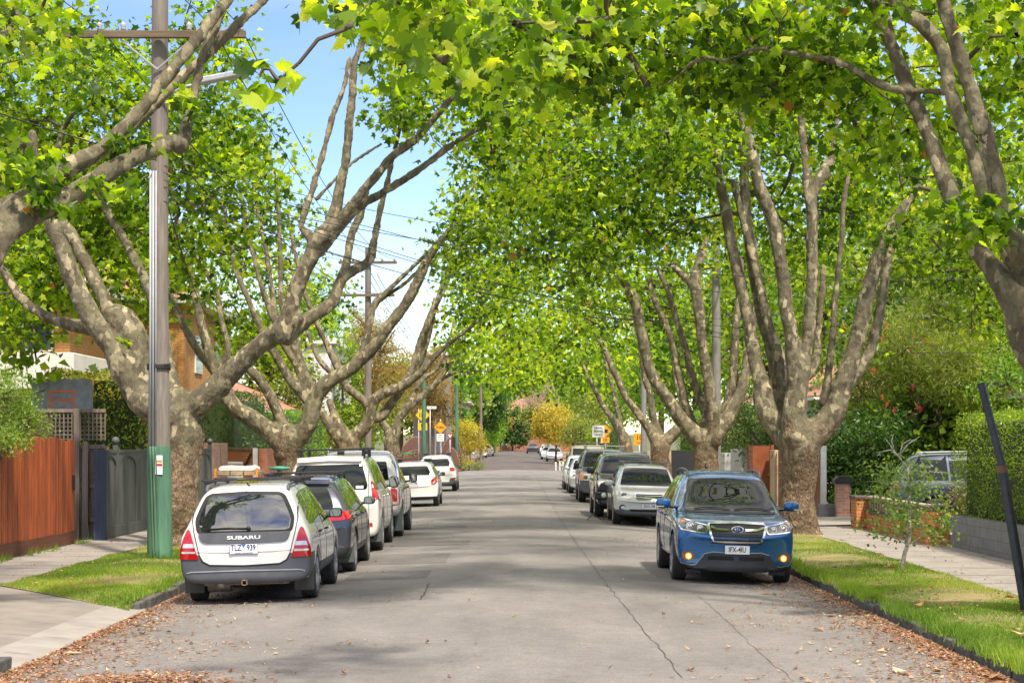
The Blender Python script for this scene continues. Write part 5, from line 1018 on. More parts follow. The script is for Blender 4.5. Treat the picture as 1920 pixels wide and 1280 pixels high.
# ---- left 5: white hatchback ----
L, W, H = 3.9, 1.70, 1.50; belt = .93
c = Car('parked_hatchback', 'small white hatchback with wrap-round tail lamps and a child bike on its roof bar', 'car', body_st(L, W, H, 'hatch', .18, belt, .90, .40, .58), WHITE, 2, (-1.26, 1.25), wr=.305, ww=.19, bow=(.16, .26), cut=[dict(z=.34, name='lower_cladding', mat=BLK)])
c.patch('rear_window', rpoly(sym([(.56, 1.04), (.58, 1.12), (.48, 1.33)]), .05), 'y-', WSG, .008, .01, .07)
for sg in (-1, 1): Lm = c.patch('tail_lamp', [(sg*x, z) for x, z in ((.60, .86), (.80, 1.03), (.84, .98), (.82, .85), (.74, .74), (.62, .72))], 'y-', RED, .014, .03, .05, r=.02); c.patch('reversing_lamp', [(sg*x, z) for x, z in ((.64, .78), (.72, .86), (.74, .80), (.66, .75))], 'y-', CLEARL, .02, .01, .05, parent=Lm)
c.plate(0, .78, 'r', 'YDN 59M', small=None, size=.08); std_sides(c, L, H, belt); c.mirror(.70, 1.03, .80, BLK, (.18, .14, .10)); c.bars((-.6,), .60, 1.56, BLK)
XH, YH = -3.38, 61.2; c.place(XH, YH)
bk = empty('child_bicycle', (XH-.25, YH+1.35, 1.60), 0, 'tiny green bicycle lying on the roof bar of the white hatchback', 'bicycle'); gm = pm('green_enamel', (.05, .55, .12), .35, var=.1)
MB().tube([(-.25, 0, .10), (0, 0, .16), (.22, .02, .10)], .018, 6).tube([(0, 0, .16), (-.04, 0, .03)], .016, 6).tube([(.2, 0, .10), (.24, 0, .20)], .014, 6).build('frame', gm, bk, smooth=True)
MB().tube([(.16, -.08, .21), (.25, 0, .22), (.34, .08, .21)], .012, 6).build('handlebar', BLK, bk)
for x in (-.28, .27): MB().tube([(x+.12*math.cos(t*math.pi/8), .02, .06+.06*math.sin(t*math.pi/8)) for t in range(17)], .012, 6).build('wheel', BLK, bk, smooth=True)
# ---- left 6: white compact SUV ----
L, W, H = 4.45, 1.78, 1.60; belt = 1.0
c = Car('parked_crossover', 'white crossover with dark bumper corners, last car on the left before the cross street', 'car', body_st(L, W, H, 'suv', .22, belt, .97, .40, .60), WHITE, 2, (-1.33, 1.33), wr=.34, bow=(.14, .26), cut=[dict(z=.42, name='lower_cladding', mat=PLASTIC)])
c.patch('rear_window', rpoly(sym([(.60, 1.10), (.62, 1.18), (.52, 1.42)]), .05), 'y-', WSG, .008, .01, .08)
for sg in (-1, 1): c.patch('tail_lamp', [(sg*x, z) for x, z in ((.58, 1.04), (.84, 1.04), (.86, .90), (.62, .88))], 'y-', RED, .014, .03, .06, r=.02); c.patch('bumper_corner', [(sg*x, z) for x, z in ((.60, .58), (.84, .60), (.86, .40), (.55, .40))], 'y-', PLASTIC, .012, .02, .06, r=.03); c.patch('fog_lamp', [(sg*x, z) for x, z in ((.66, .54), (.78, .54), (.78, .49), (.66, .49))], 'y-', RED, .017, .01, .06)
c.plate(-.02, .86, 'r', 'BN 3Z', small=None, size=.08, bg=pm('plate_blue_field', (.03, .08, .35), .4), ink=PLATE_W); std_sides(c, L, H, belt); c.mirror(.70, 1.12, .85, BLK, (.19, .14, .10)); c.rails(.56, -1.5, .3, 1.54, BLK, .05, .018); c.bars((-.9, .1), .62, 1.66, BLK); c.place(-3.46, 81)
# ================= right row, facing the camera =================
def front(c, gr, lamp, plz, txt, fog=None, lampm=None, frame=CHROME, bars=2, mir=True):
    g = c.patch('grille', rpoly(sym(gr), .02), 'y+', BLK, .010, .02, .06)
    if frame: c.ring('grille_frame', rpoly(sym(gr), .02), 'y+', frame, .022, .018, parent=g)
    zs = [p[1] for p in gr]; xm = max(p[0] for p in gr)
    for k in range(bars): z = min(zs)+(max(zs)-min(zs))*(k+1)/(bars+1); c.ring('grille_bar', [(-xm*.92, z), (0, z), (xm*.92, z)], 'y+', frame or PLASTIC, .016, .018, closed=False, parent=g)
    for sg in (-1, 1):
        Lm = c.patch('headlamp', [(sg*x, z) for x, z in lamp], 'y+', lampm or CLEARL, .012, .02, .05, r=.02); cx = sum(p[0] for p in lamp)/len(lamp); cz = sum(p[1] for p in lamp)/len(lamp)
        h, n = c.hit('y+', sg*cx, cz); MB().lathe([(.07, 0), (.07, .02), (.05, .035), (.002, .03)], 14, Matrix.Translation(h), 'y').build('projector', LAMPIN, Lm, smooth=True)
        if fog:
            h, n = c.hit('y+', sg*fog[0], fog[1]); r = fog[2]; q = MB().lathe([(r*1.25, -.01), (r*1.25, .02), (r, .024), (r*.95, .008), (.002, .01)], 18, Matrix.Translation(h), 'y'); q.build('fog_lamp', PLASTIC, c.root, smooth=True); MB().lathe([(r*.7, 0), (r*.6, .025), (.002, .03)], 14, Matrix.Translation(h), 'y').build('fog_lens', CLEARL, c.root, smooth=True)
    if txt: c.plate(0, plz, 'f', txt, small=None, size=.08)
# right 2: silver-white wagon
L, W, H = 4.73, 1.77, 1.55; belt = .93
c = Car('parked_wagon', 'silver-white wagon with roof bar and round fog lamps, parked behind the blue wagon', 'car', body_st(L, W, H, 'wagon', .19, belt, .92, .4, .60), PEARL, 3, (-1.33, 1.34), wr=.335, bow=(.12, .28), cut=[dict(z=.40, name='lower_cladding', mat=PLASTIC)])
c.patch('windscreen', rpoly(sym([(.68, 1.0), (.56, 1.42), (.3, 1.44)]), .04), 'y+', WSG, .008, .012, .07)
front(c, [(.33, .80), (.35, .74), (.30, .66)], [(.43, .74), (.48, .66), (.70, .70), (.80, .77), (.80, .85), (.66, .84), (.52, .80)], .50, 'ZDO-198', (.66, .44, .075)); c.patch('air_intake', rpoly(sym([(.50, .42), (.45, .36)]), .02), 'y+', GREYIN, .010, .01, .06)
c.patch('sunroof', [(-.42, .10), (.42, .10), (.44, -.35), (-.44, -.35)], 'z', GLASS, .006, .008, .1, r=.04)
std_sides(c, L, H, belt, 'wagon'); c.mirror(.72, 1.04, .84, PEARL, (.21, .15, .11), False); c.rails(.555, -1.7, .2, 1.49, PLASTIC, .05, .018); c.bars((-.15,), .68, 1.61, STEEL, foot=.05); c.place(3.33, 46.9, False)
# right 3: black off-roader with bull bar
L, W, H = 4.90, 1.90, 1.83; belt = 1.13
c = Car('parked_offroader', 'black four-wheel drive with steel bull bar and side mirrors, third on the right', 'car', body_st(L, W, H, 'suv', .28, belt, 1.12, .25, .66), BLACKP, 3, (-1.40, 1.45), wr=.40, ww=.27, bow=(.10, .20), wa=.47)
c.patch('windscreen', rpoly(sym([(.74, 1.24), (.62, 1.70)]), .04), 'y+', WSG, .008, .012, .08); front(c, [(.42, 1.0), (.40, .74)], [(.50, 1.0), (.52, .84), (.84, .84), (.86, 1.02), (.70, 1.02)], .60, None, bars=3)
b = MB().box(-.95, .95, 2.42, 2.62, .52, .74); b.prism([(-.93, .74), (-.60, .74), (-.62, .98), (-.80, .98)], 2.45, 2.60, 'y'); b.prism([(.93, .74), (.60, .74), (.62, .98), (.80, .98)], 2.45, 2.60, 'y')
bb = b.build('bull_bar', BLK, c.root, bevel=.03); b = MB().tube(crom([(-.62, 2.55, .72), (-.58, 2.58, 1.02), (-.45, 2.58, 1.12), (0, 2.58, 1.14), (.45, 2.58, 1.12), (.58, 2.58, 1.02), (.62, 2.55, .72)], 4), .035, 10); b.build('hoop', BLK, bb, smooth=True)
for sg in (-1, 1): MB().lathe([(.075, 0), (.075, .02), (.06, .03), (.002, .02)], 16, Matrix.Translation((sg*.72, 2.615, .64)), 'y').build('fog_lamp', CLEARL, bb, smooth=True)
b = MB().box(-.23, .23, 2.625, 2.632, .56, .69).build('number_plate', PLATE_W, c.root, bevel=.003)
std_sides(c, L, H, belt); handles(c, (-.95, .1), 1.02, BLACKP); c.mirror(.86, 1.30, .92, BLK, (.22, .20, .13), False); c.rails(.64, -1.8, .3, 1.77, pm('rail_alu', (.35, .35, .36), .4, .8), .06, .018); c.place(3.10, 51.3, False)
# right 4: boxy grey off-roader with orange lamp
L, W, H = 4.85, 1.92, 1.89; belt = 1.16
c = Car('parked_offroader', 'square grey four-wheel drive with orange corner lamp and light roof rack', 'car', body_st(L, W, H, 'boxy', .26, belt, 1.12, .2, .70), paint('slate_paint', (.10, .11, .12), .4, .3, .05), 2, (-1.45, 1.44), wr=.385, ww=.26, bow=(.06, .16), wa=.46, cut=[dict(z=.62, name='lower_cladding', mat=PLASTIC)])
c.patch('windscreen', rpoly(sym([(.78, 1.24), (.68, 1.74)]), .03), 'y+', WSG, .008, .012, .09); front(c, [(.46, 1.0), (.46, .78)], [(.55, 1.02), (.55, .78), (.90, .78), (.90, 1.02)], .52, ' ', frame=PLASTIC)
for sg in (-1, 1): c.patch('indicator', [(sg*x, z) for x, z in ((.78, 1.0), (.78, .84), (.915, .84), (.915, 1.0))], 'y+', AMBER, .022, .01, .05, r=.01)
std_sides(c, L, H, belt, 'boxy'); c.mirror(1.02, 1.28, .93, BLK, (.20, .22, .13), False)
b = MB(); 
for x in (-.66, .66): b.tube([(x, -1.9, 2.0), (x, .55, 2.0)], .022, 8)
for y in (-1.9, -1.2, -.4, .5): b.tube([(-.66, y, 2.0), (.66, y, 2.0)], .02, 8); b.tube([(-.66, y, 1.82), (-.66, y, 2.0)], .018, 6); b.tube([(.66, y, 1.82), (.66, y, 2.0)], .018, 6)
b.build('roof_rack', pm('rack_white', (.6, .6, .58), .4), c.root, smooth=True); c.place(3.12, 64.7, False)
# right 5-7
L, W, H = 4.4, 1.75, 1.62; belt = 1.0
c = Car('parked_crossover', 'silver crossover squeezed between the square grey and small white cars', 'car', body_st(L, W, H, 'suv', .2, belt, .98, .35, .6), SILVER, 2, (-1.3, 1.3), wr=.34, bow=(.12, .24)); c.patch('windscreen', rpoly(sym([(.68, 1.08), (.57, 1.48)]), .04), 'y+', WSG, .008, .012, .1); front(c, [(.36, .85), (.33, .70)], [(.44, .84), (.50, .74), (.80, .80), (.82, .90)], .5, ' '); std_sides(c, L, H, belt, far=True); c.mirror(.75, 1.12, .84, BLK, (.2, .15, .11), False); c.place(3.22, 71.0, False)
L, W, H = 4.1, 1.70, 1.50; belt = .93
c = Car('parked_hatchback', 'small pale silver hatchback near the far end of the right-hand row', 'car', body_st(L, W, H, 'hatch', .18, belt, .90, .35, .58), SILVER, 2, (-1.26, 1.26), wr=.31, bow=(.14, .26)); c.patch('windscreen', rpoly(sym([(.66, 1.0), (.54, 1.36)]), .04), 'y+', WSG, .008, .012, .1); front(c, [(.30, .70), (.28, .60)], [(.42, .74), (.50, .64), (.76, .70), (.78, .84)], .45, ' '); std_sides(c, L, H, belt, far=True); c.mirror(.70, 1.03, .80, SILVER, (.2, .14, .11), False); c.place(2.98, 76.6, False)
L, W, H = 4.3, 1.72, 1.55; belt = .95
c = Car('parked_hatchback', 'white hatchback parked in front of the khaki box-shaped off-roader', 'car', body_st(L, W, H, 'hatch', .18, belt, .92, .35, .6), WHITE, 2, (-1.3, 1.3), wr=.32, bow=(.14, .26)); c.patch('windscreen', rpoly(sym([(.66, 1.02), (.55, 1.40)]), .04), 'y+', WSG, .008, .012, .1); front(c, [(.30, .72), (.28, .62)], [(.42, .76), (.50, .66), (.78, .72), (.80, .86)], .46, ' '); std_sides(c, L, H, belt, far=True); c.mirror(.72, 1.05, .82, WHITE, (.2, .14, .11), False); c.place(2.95, 82.5, False)
L, W, H = 4.6, 1.86, 2.02; belt = 1.25
c = Car('parked_offroader', 'khaki box-shaped off-roader with upright windscreen, last on the right-hand row', 'car', body_st(L, W, H, 'boxy', .30, belt, 1.18, .2, .80), KHAKI, 2, (-1.35, 1.35), wr=.40, ww=.25, bow=(.03, .06), wa=.48)
c.patch('windscreen', sym([(.76, 1.36), (.74, 1.84)]), 'y+', WSG, .008, .012, .1, r=.03); front(c, [(.36, 1.05), (.36, .82)], [(.42, 1.06), (.42, .84), (.62, .84), (.62, 1.06)], .62, ' ', frame=PLASTIC)
MB().box(-.90, .90, 2.34, 2.48, .48, .66).build('bumper', BLK, c.root, bevel=.02); std_sides(c, L, H, belt, 'boxy'); c.mirror(.80, 1.40, .90, BLK, (.18, .24, .10), False)
b = MB()
for x in (-.7, .7): b.tube([(x, -2.0, 2.12), (x, .5, 2.12)], .02, 6)
for y in np.arange(-2, .6, .4): b.tube([(-.7, y, 2.12), (.7, y, 2.12)], .015, 6); b.tube([(-.7, y, 1.98), (-.7, y, 2.12)], .012, 5); b.tube([(.7, y, 1.98), (.7, y, 2.12)], .012, 5)
b.build('roof_rack', BLK, c.root); c.place(3.45, 89, False)
# ---- far cars beyond the cross street ----
def farcar(label, kind, m, X, Y, fwd, cat='car', L=4.4, W=1.75, H=1.48, yaw=0):
    belt = H*.62; c = Car({'sedan': 'parked_sedan', 'hatch': 'parked_hatchback', 'suv': 'parked_crossover'}[kind], label, cat, body_st(L, W, H, kind, .18, belt, belt*.96, .35, W*.34), m, 2, (-L*.29, L*.29), wr=.32, bow=(.12, .2), group='cars parked beyond the cross street')
    c.patch('rear_window', sym([(W*.34, belt+.08), (W*.28, H-.12)]), 'y-', WSG, .01, .012, .15); c.patch('windscreen', sym([(W*.38, belt+.08), (W*.31, H-.12)]), 'y+', WSG, .01, .012, .15)
    for sg in (-1, 1):
        c.patch('tail_lamp', [(sg*W*x, belt*z) for x, z in ((.30, .93), (.47, .95), (.475, .78), (.33, .78))], 'y-', RED, .014, .02, .1); c.patch('headlamp', [(sg*W*x, belt*z) for x, z in ((.26, .80), (.45, .86), (.46, .76), (.28, .70))], 'y+', CLEARL, .014, .02, .1)
    std_sides(c, L, H, belt, kind if kind != 'hatch' else 'suv', True); c.place(X, Y, fwd, False, yaw)
farcar('silver sedan half hidden by the yellow flowering bush on the far left', 'sedan', SILVER, -5.0, 197, True, L=4.6, W=1.8)
farcar('light grey hatchback just behind the silver sedan, far left side', 'hatch', SILVER, -4.6, 209, True, H=1.6)
farcar('dark red and white tailed hatchback, third in the far left row', 'suv', WHITE2, -4.35, 221, True, H=1.65)
farcar('small white car at the end of the far left row beside the creeper wall', 'hatch', WHITE, -3.75, 236, True)
farcar('dark blue-grey sedan standing alone at the far end of the street', 'sedan', DGREY, 2.35, 262, True, L=4.7, W=1.85)
farcar('silver sedan facing the camera nearest on the far right', 'sedan', SILVER, 3.95, 192, False, L=4.5)
farcar('white hatchback behind the far right silver sedan', 'hatch', WHITE, 3.6, 206, False)
farcar('grey crossover deepest in the far right row', 'suv', SILVER, 3.9, 222, False, H=1.6)
farcar('pale hatchback glimpsed past the grey crossover on the far right', 'hatch', WHITE2, 3.9, 240, False)
# ---- driveway car behind the hedge, seen from its side ----
L, W, H = 4.85, 1.92, 1.74; belt = 1.08
c = Car('driveway_suv', 'dark silver large SUV in the driveway behind the birch sapling and hedge', 'car', body_st(L, W, H, 'suv', .22, belt, 1.05, .4, .64), paint('steel_blue_paint', (.06, .08, .11), .65, .25, .03), 3, (-1.42, 1.42), wr=.37, bow=(.12, .24), group='cars parked off the road')
std_sides(c, L, H, belt); c.patch('rear_window', rpoly(sym([(.64, 1.14), (.56, 1.52)]), .04), 'y-', WSG, .008, .012, .1); c.patch('windscreen', sym([(.72, 1.16), (.60, 1.56)]), 'y+', WSG, .008, .012, .12); handles(c, (-.95, .1), .98, CHROME)
for sg in (-1, 1): c.patch('tail_lamp', [(sg*x, z) for x, z in ((.62, 1.04), (.90, 1.05), (.92, .86), (.66, .86))], 'y-', RED, .014, .03, .06, r=.02)
c.mirror(.80, 1.2, .92, paint('steel_blue_paint', (.16, .19, .25)), (.2, .16, .12)); c.rails(.60, -1.8, .3, 1.68, CHROME, .05, .02)
c.root.location = (10.75, 41.6, .13); c.root.rotation_euler = (0, 0, R(-98))

for ch in list(c.root.children):
    if ch.type == 'MESH' and ch.data.materials and ch.data.materials[0] == GLASS: ch.data.materials[0] = WSG
# ---------------- power poles, lines ----------------
POLE = wood_mat('pole_timber', (.15, .125, .105), (.28, .245, .21), 10, .85); PGREEN = wood_mat('pole_green', (.055, .16, .095), (.11, .24, .155), 10, .7)
GALV = pm('galvanised', (.45, .46, .47), .45, .6, var=.12); WIRE = pm('wire_black', (.016, .016, .018), .6); PVC = pm('white_conduit', (.40, .42, .44), .45, var=.06)
X, Y = -6.03, 31.5
p = empty('power_pole', (X, Y, .08), 0, 'timber power pole with green painted foot and white conduits beside the white wagon', 'pole', 'street poles')
MB().tube([(0, 0, 1.93), (0, .01, 5), (.02, .02, 10.6)], [.185, .155, .132], 20).build('pole_shaft', POLE, p, auto=60)
MB().tube([(.02, 0, -.3), (0, 0, 1.935)], [.215, .199], 20).build('painted_foot', PGREEN, p, auto=60)
b = MB().box(-1.60, 1.50, -.30, -.19, 8.76, 8.88); o = b.build('crossarm', wood_mat('crossarm_timber', (.14, .10, .06), (.28, .21, .13), 8, .85, 'x'), p, bevel=.01)
for x in (-1.5, -.95, -.55, .55, .95, 1.42): MB().lathe([(.03, 0), (.05, .03), (.035, .06), (.055, .09), (.03, .13), (.01, .15)], 12, Matrix.Translation((x, -.245, 8.88))).build('insulator', pm('porcelain', (.35, .34, .33), .2), o, smooth=True)
b = MB().tube([(-.6, -.25, 8.74), (0, -.17, 8.25)], .018, 6).tube([(.6, -.25, 8.74), (0, -.17, 8.25)], .018, 6); b.build('brace', GALV, p)
b = MB().tube([(0, -.16, 7.75), (.5, -.25, 7.95), (.78, -.3, 8.0)], .025, 8); o = b.build('lamp_arm', GALV, p, smooth=True)
MB().prism([(.75, 7.97), (1.38, 8.10), (1.40, 8.16), (1.30, 8.18), (.76, 8.08)], -.42, -.18, 'y').build('lamp_head', GALV, p, bevel=.02)
for dx, yy, r in ((-.11, -.17, .019), (-.06, -.19, .019), (-.015, -.185, .012)):
    MB().tube([(dx, yy-.02, 1.93), (dx, yy+.01, 6.55)], r, 8).build('conduit', PVC, p, smooth=True); MB().tube(crom([(dx+.06, yy-.02, -.05), (dx+.03, yy-.03, 1.0), (dx, yy-.02, 1.93)], 4), r*1.05, 8).build('conduit', PGREEN, p, smooth=True)
b = MB()
for k in range(4): b.lathe([(.196, 0), (.205, .012), (.196, .024)], 20, Matrix.Translation((0, -.01, 3.22+.028*k)) @ Matrix.Rotation(R(3*(k-1.5)), 4, 'X'))
b.build('cable_tie', WIRE, p)
MB().box(-.02, .10, -.214, -.208, 1.46, 1.78).build('warning_sticker', PLATE_W, p); MB().box(-.015, .095, -.2165, -.2145, 1.66, 1.70).build('sticker_band', AMBER, p)
MB().box(-.015, .095, -.2165, -.2145, 1.60, 1.64).build('sticker_band', RED, p)
def wire(a, b_, sag, r=.011, label='thin black power line', n=16):
    a, b_ = Vector(a), Vector(b_); pts = [a.lerp(b_, i/n)-Vector((0, 0, sag*4*(i/n)*(1-i/n))) for i in range(n+1)]
    o = MB().tube([q-a for q in pts], r, 5).build('power_line', WIRE, None, smooth=True); o.location = a; tag(o, label, 'wire', 'overhead wires'); return o
def pole2(X, Y, h, r, label, arms, m=POLE, foot=None, name='power_pole'):
    p = empty(name, (X, Y, float(gz(Y))+.05), 0, label, 'pole', 'street poles'); MB().tube([(0, 0, -.2), (0, 0, h)], [r, r*.78], 14).build('pole_shaft', m, p, auto=60)
    for (z, w_) in arms:
        o = MB().box(-w_/2, w_/2, -r-.1, -r, z-.06, z+.06).build('crossarm', MATS['crossarm_timber'], p, bevel=.01)
        for x in (-w_*.46, -w_*.25, w_*.25, w_*.46): MB().lathe([(.04, 0), (.055, .06), (.02, .14)], 8, Matrix.Translation((x, -r-.05, z+.06))).build('insulator', MATS['porcelain'], o, smooth=True)
    return p
pole2(-6.35, 80, 10.4, .16, 'second timber power pole with two crossarms against the open sky', [(9.75, 2.5), (8.35, 2.3)])
pole2(-5.15, 104, 8.1, .13, 'green painted pole behind the DIP sign', [], PGREEN); o = pole2(-4.65, 146, 7.8, .14, 'slim pale green pole beyond the cross street', [(7.3, 1.6)], PGREEN)
CONP = pm('concrete_pole', (.22, .21, .19), .85, var=.12, bmp=.2); pole2(6.75, 63, 9.5, .17, 'grey concrete pole between the stems of the second right-hand tree', [(9.2, 2.2)], CONP); pole2(6.55, 96, 8.5, .16, 'pale concrete pole near the orange speed sign', [(8.2, 2.0)], CONP)
pole2(-3.5, 185, 7.6, .15, 'weathered pole above the yellow bush far down the street', [], POLE)
XS = (-1.5, -.95, .95, 1.42); nm = ('outer left', 'inner left', 'inner right', 'outer right')
for i, (dx, d2) in enumerate(zip(XS, (-1.15, -.6, .6, 1.15))):
    wire((X+dx, Y-.25, 9.02), (-6.35+d2, 79.8, 9.95), .9, .009, nm[i]+' black line from the near crossarm to the top arm of the second pole'); wire((X+dx, Y-.25, 9.02), (X+dx-.3, -12, 9.6), .8, .008, nm[i]+' black line running overhead from the near crossarm toward the camera')
for i, (dx, d2) in enumerate(((-.2, -.8), (.2, .8))): wire((X+dx, Y-.2, 7.5), (-6.35+d2, 79.8, 8.5), .9, .012, ('left', 'right')[i]+' lower cable between the near pole and the second pole')
wire((X, Y-.2, 6.8), (X-4.5, 12, 7.2), .3, .012, 'thick cable sloping from the near pole to the upper left edge')
wire((X, Y-.1, 6.7), (-9.5, 60, 5.8), .7, .012, 'thick service cable from the near pole to the brick house')
ends = [((6.75, 62.8, 9.2), .9, 'to the grey concrete pole'), ((9.6, 45, 5.6), .8, 'to the garden behind the driveway car'), ((14, 57, 5.0), 1.0, 'to the tiled roof on the right'), ((13.4, 56, 5.6), 1.0, 'just above the tiled-roof cable'), ((11.5, 36, 5.4), .6, 'to the hedge house on the right'), ((12.5, 62, 7.3), 1.2, 'high over the red-flowering tree'), ((15, 47, 4.6), .8, 'lowest of the wires crossing the road')]
for i, (e, sg_, l) in enumerate(ends): wire((X+.1, Y-.1, 6.85-.12*i), e, sg_*(.8+.1*i), .007, 'black service wire crossing the road '+l)
for i in range(3): wire((-6.35+i*.4-.4, 79.8, 9.9-.3*i), (-4.65+.3*i, 145.8, 7.4), 1.2, .014, ('upper', 'middle', 'lower')[i]+' line from the second pole down the street')
# ---------------- leaning steel pole, sapling ----------------
o = MB().tube([(0, 0, -.12), (-.28, .05, 1.65), (-.285, .05, 1.70), (-.52, .1, 2.66)], [.058, .058, .047, .047], 14).build('leaning_pole', pm('dark_steel', (.045, .05, .06), .5, .4, var=.3, scale=12), None, auto=50); o.location = (5.92, 21.6, .1); tag(o, 'dark steel pole leaning to the left at the right edge', 'pole')
MB().tube([(-.283, .05, 1.62), (-.292, .05, 1.70)], .064, 14).build('collar', pm('rust', (.16, .09, .05), .9), o)
sx, sy = 5.86, 28.3; s_ = empty('birch_sapling', (sx, sy, .1), 0, 'young birch with pale stem and a bare broken top on the right grass strip', 'sapling')
b = MB(); b.tube(crom([(-.02, 0, -.1), (0, 0, .3), (.10, 0, .7), (.09, 0, 1.2), (.06, 0, 1.6), (.02, 0, 1.8)], 4), [.035]*5+[.03]*8+[.022]*8, 8) if False else None
st = crom([(-.02, 0, -.1), (.02, 0, .25), (.10, 0, .55), (.10, .02, .95), (.09, 0, 1.35), (.07, 0, 1.6)], 4); b.tube(st, list(np.linspace(.038, .018, len(st))), 8)
for (a, c, e) in (((.07, 0, 1.58), (-.10, 0, 1.8), (-.27, .02, 2.05)), ((-.02, 0, 1.72), (-.18, 0, 1.86), (-.38, 0, 1.82)), ((-.05, 0, 1.76), (.0, .02, 1.95), (.12, 0, 2.02)), ((-.14, 0, 1.88), (-.17, 0, 2.0), (-.14, 0, 2.1)), ((-.03, 0, 1.80), (.08, 0, 1.95), (.26, .03, 2.06))): b.tube([a, c, e], [.014, .010, .004], 5)
for k in range(16):
    z = random.uniform(.35, 1.5); a = random.uniform(0, 6.28); L = random.uniform(.3, .75); b.tube([(.09, 0, z), (.09+math.cos(a)*L*.5, math.sin(a)*L*.5, z+.16), (.09+math.cos(a)*L, math.sin(a)*L, z+.14)], [.009, .006, .003], 4)
m, nt, bs, o_ = new_mat('birch_bark'); v = objvec(nt, (1, 1, 3)); n_ = noisen(nt, 22, 4, .6, v); r_ = ramp(nt, [(.38, (.05, .045, .04)), (.46, (.42, .38, .33))], n_.outputs['Fac']); nt.links.new(r_.outputs[0], bs.inputs['Base Color']); bs.inputs['Roughness'].default_value = .8
b.build('trunk', m, s_, smooth=True)
BIRCH = leaf_mat('birch_leaf', [(0, (.06, .12, .03)), (.6, (.14, .23, .06)), (1, (.3, .36, .12))], .45, .4)
P = []
for k in range(110): a = random.uniform(0, 6.28); rr = random.uniform(.12, .75); z = random.uniform(.45, 1.6); c_ = np.array((.09+math.cos(a)*rr, math.sin(a)*rr, z+.05)); P.append(c_+rng.normal(0, .075, (16, 3)))
P.append(np.array((.35, 0, 1.55))+rng.normal(0, .10, (34, 3))*np.array((.5, .5, 2))); P = np.concatenate(P); link_mesh('crown', leaf_mesh('crown', P, rng.uniform(.045, .07, len(P)), 'far'), BIRCH, s_)
# ---------------- signs ----------------
YEL = pm('sign_yellow', (.80, .50, .01), .45, var=.05); ORG = pm('sign_orange', (.80, .33, .01), .45, var=.05); SW = pm('sign_white', (.75, .75, .74), .45, var=.04)
def sign(name, label, X, Y, posts, plates, group='traffic signs'):
    p = empty(name, (X, Y, .1), 0, label, 'sign', group)
    for (dx, h, r, m) in posts: MB().tube([(dx, .03, -.1), (dx, .03, h)], r, 10).build('post', m, p, smooth=True)
    for (kind, x, z, w_, h_, m, lines) in plates:
        if kind == 'd': poly = rpoly([(x-w_/2, z), (x, z-h_/2), (x+w_/2, z), (x, z+h_/2)], .05)
        elif kind == 't': poly = rpoly([(x-w_/2, z+h_/2), (x, z-h_/2), (x+w_/2, z+h_/2)], .04)
        else: poly = rpoly([(x-w_/2, z-h_/2), (x+w_/2, z-h_/2), (x+w_/2, z+h_/2), (x-w_/2, z+h_/2)], .03)
        o = MB().prism(poly, -.025, -.015, 'y').build('sign_plate', m, p)
        for (t, dz, sz, mm) in lines: text('lettering', t, sz, mm, face_neg_y(x, -.030, z+dz), o, bold=.004 if sz > .12 else .001)
        if kind == 'd':
            q = .93
            for k in range(4):
                A = [(x-w_/2*q, z), (x, z-h_/2*q), (x+w_/2*q, z), (x, z+h_/2*q)]; a_, b_ = A[k], A[(k+1) % 4]; MB().tube([(a_[0], -.026, a_[1]), (b_[0], -.026, b_[1])], .008, 4).build('border_line', INK, o)
    return p
sign('dip_sign', 'yellow diamond DIP sign above a 10 km/h plate, left roadside', -5.22, 104, [(-.22, 3.9, .03, PVC)], [('d', 0, 3.56, .84, .84, YEL, [('DIP', 0, .27, INK)]), ('r', 0, 2.92, .52, .42, YEL, [('10', .05, .26, INK), ('km/h', -.13, .09, INK)])])
sign('ford_sign', 'orange diamond FORD sign over a small white notice, left roadside', -4.72, 116, [(0, 3.5, .035, GALV)], [('d', 0, 2.98, .84, .84, ORG, [('FORD', 0, .20, INK)]), ('r', 0, 2.35, .46, .46, SW, [('ROAD', .14, .085, INK), ('SUBJECT TO', .02, .06, INK), ('FLOODING', -.12, .07, INK)])])
sign('street_name_sign', 'small white street name blade on a thin post left of the FORD sign', -5.4, 119, [(0, 4.45, .03, GALV)], [('r', .12, 4.33, .62, .17, SW, [('ASTOR ST', 0, .10, INK)])]) if False else sign('street_name_sign', 'small white street name blade on a thin post left of the FORD sign', -5.45, 118, [(0, 4.35, .03, GALV)], [('r', .1, 4.25, .60, .17, SW, [('W TEN ST', 0, .10, INK)])])
sign('give_way_sign', 'small red and white give way triangle right of the FORD sign', -4.95, 139.5, [(0, 2.7, .03, GALV)], [('t', 0, 2.5, .5, .45, RED, []), ('t', 0, 2.52, .30, .27, SW, [])])
for o in list(bpy.data.objects):
    if o.name.startswith('give_way_sign'): [setattr(ch, 'location', (0, -.012, 0)) for ch in o.children if ch.data.materials and ch.data.materials[0] == SW]
sign('local_traffic_sign', 'white LOCAL TRAFFIC ONLY sign on two posts above the khaki off-roader', 4.75, 108, [(-.08, 2.7, .028, GALV), (.20, 2.7, .028, GALV)], [('r', 0, 2.68, .70, .68, SW, [('LOCAL', .2, .15, INK), ('TRAFFIC', 0, .15, INK), ('ONLY', -.2, .15, INK)])])
p = sign('dip_symbol_sign', 'orange diamond sign with a car symbol over a 10 plate, partly behind the white sign', 5.25, 110, [(0, 3.0, .03, GALV)], [('d', 0, 2.72, .80, .80, ORG, []), ('r', -.02, 2.19, .52, .34, ORG, [('10', 0, .26, INK)])])
MB().prism([(-.18, 2.58), (.22, 2.62), (.10, 2.70), (.20, 2.76), (.04, 2.84), (-.06, 2.80), (-.20, 2.74)], -.032, -.028, 'y').build('car_symbol', INK, p)
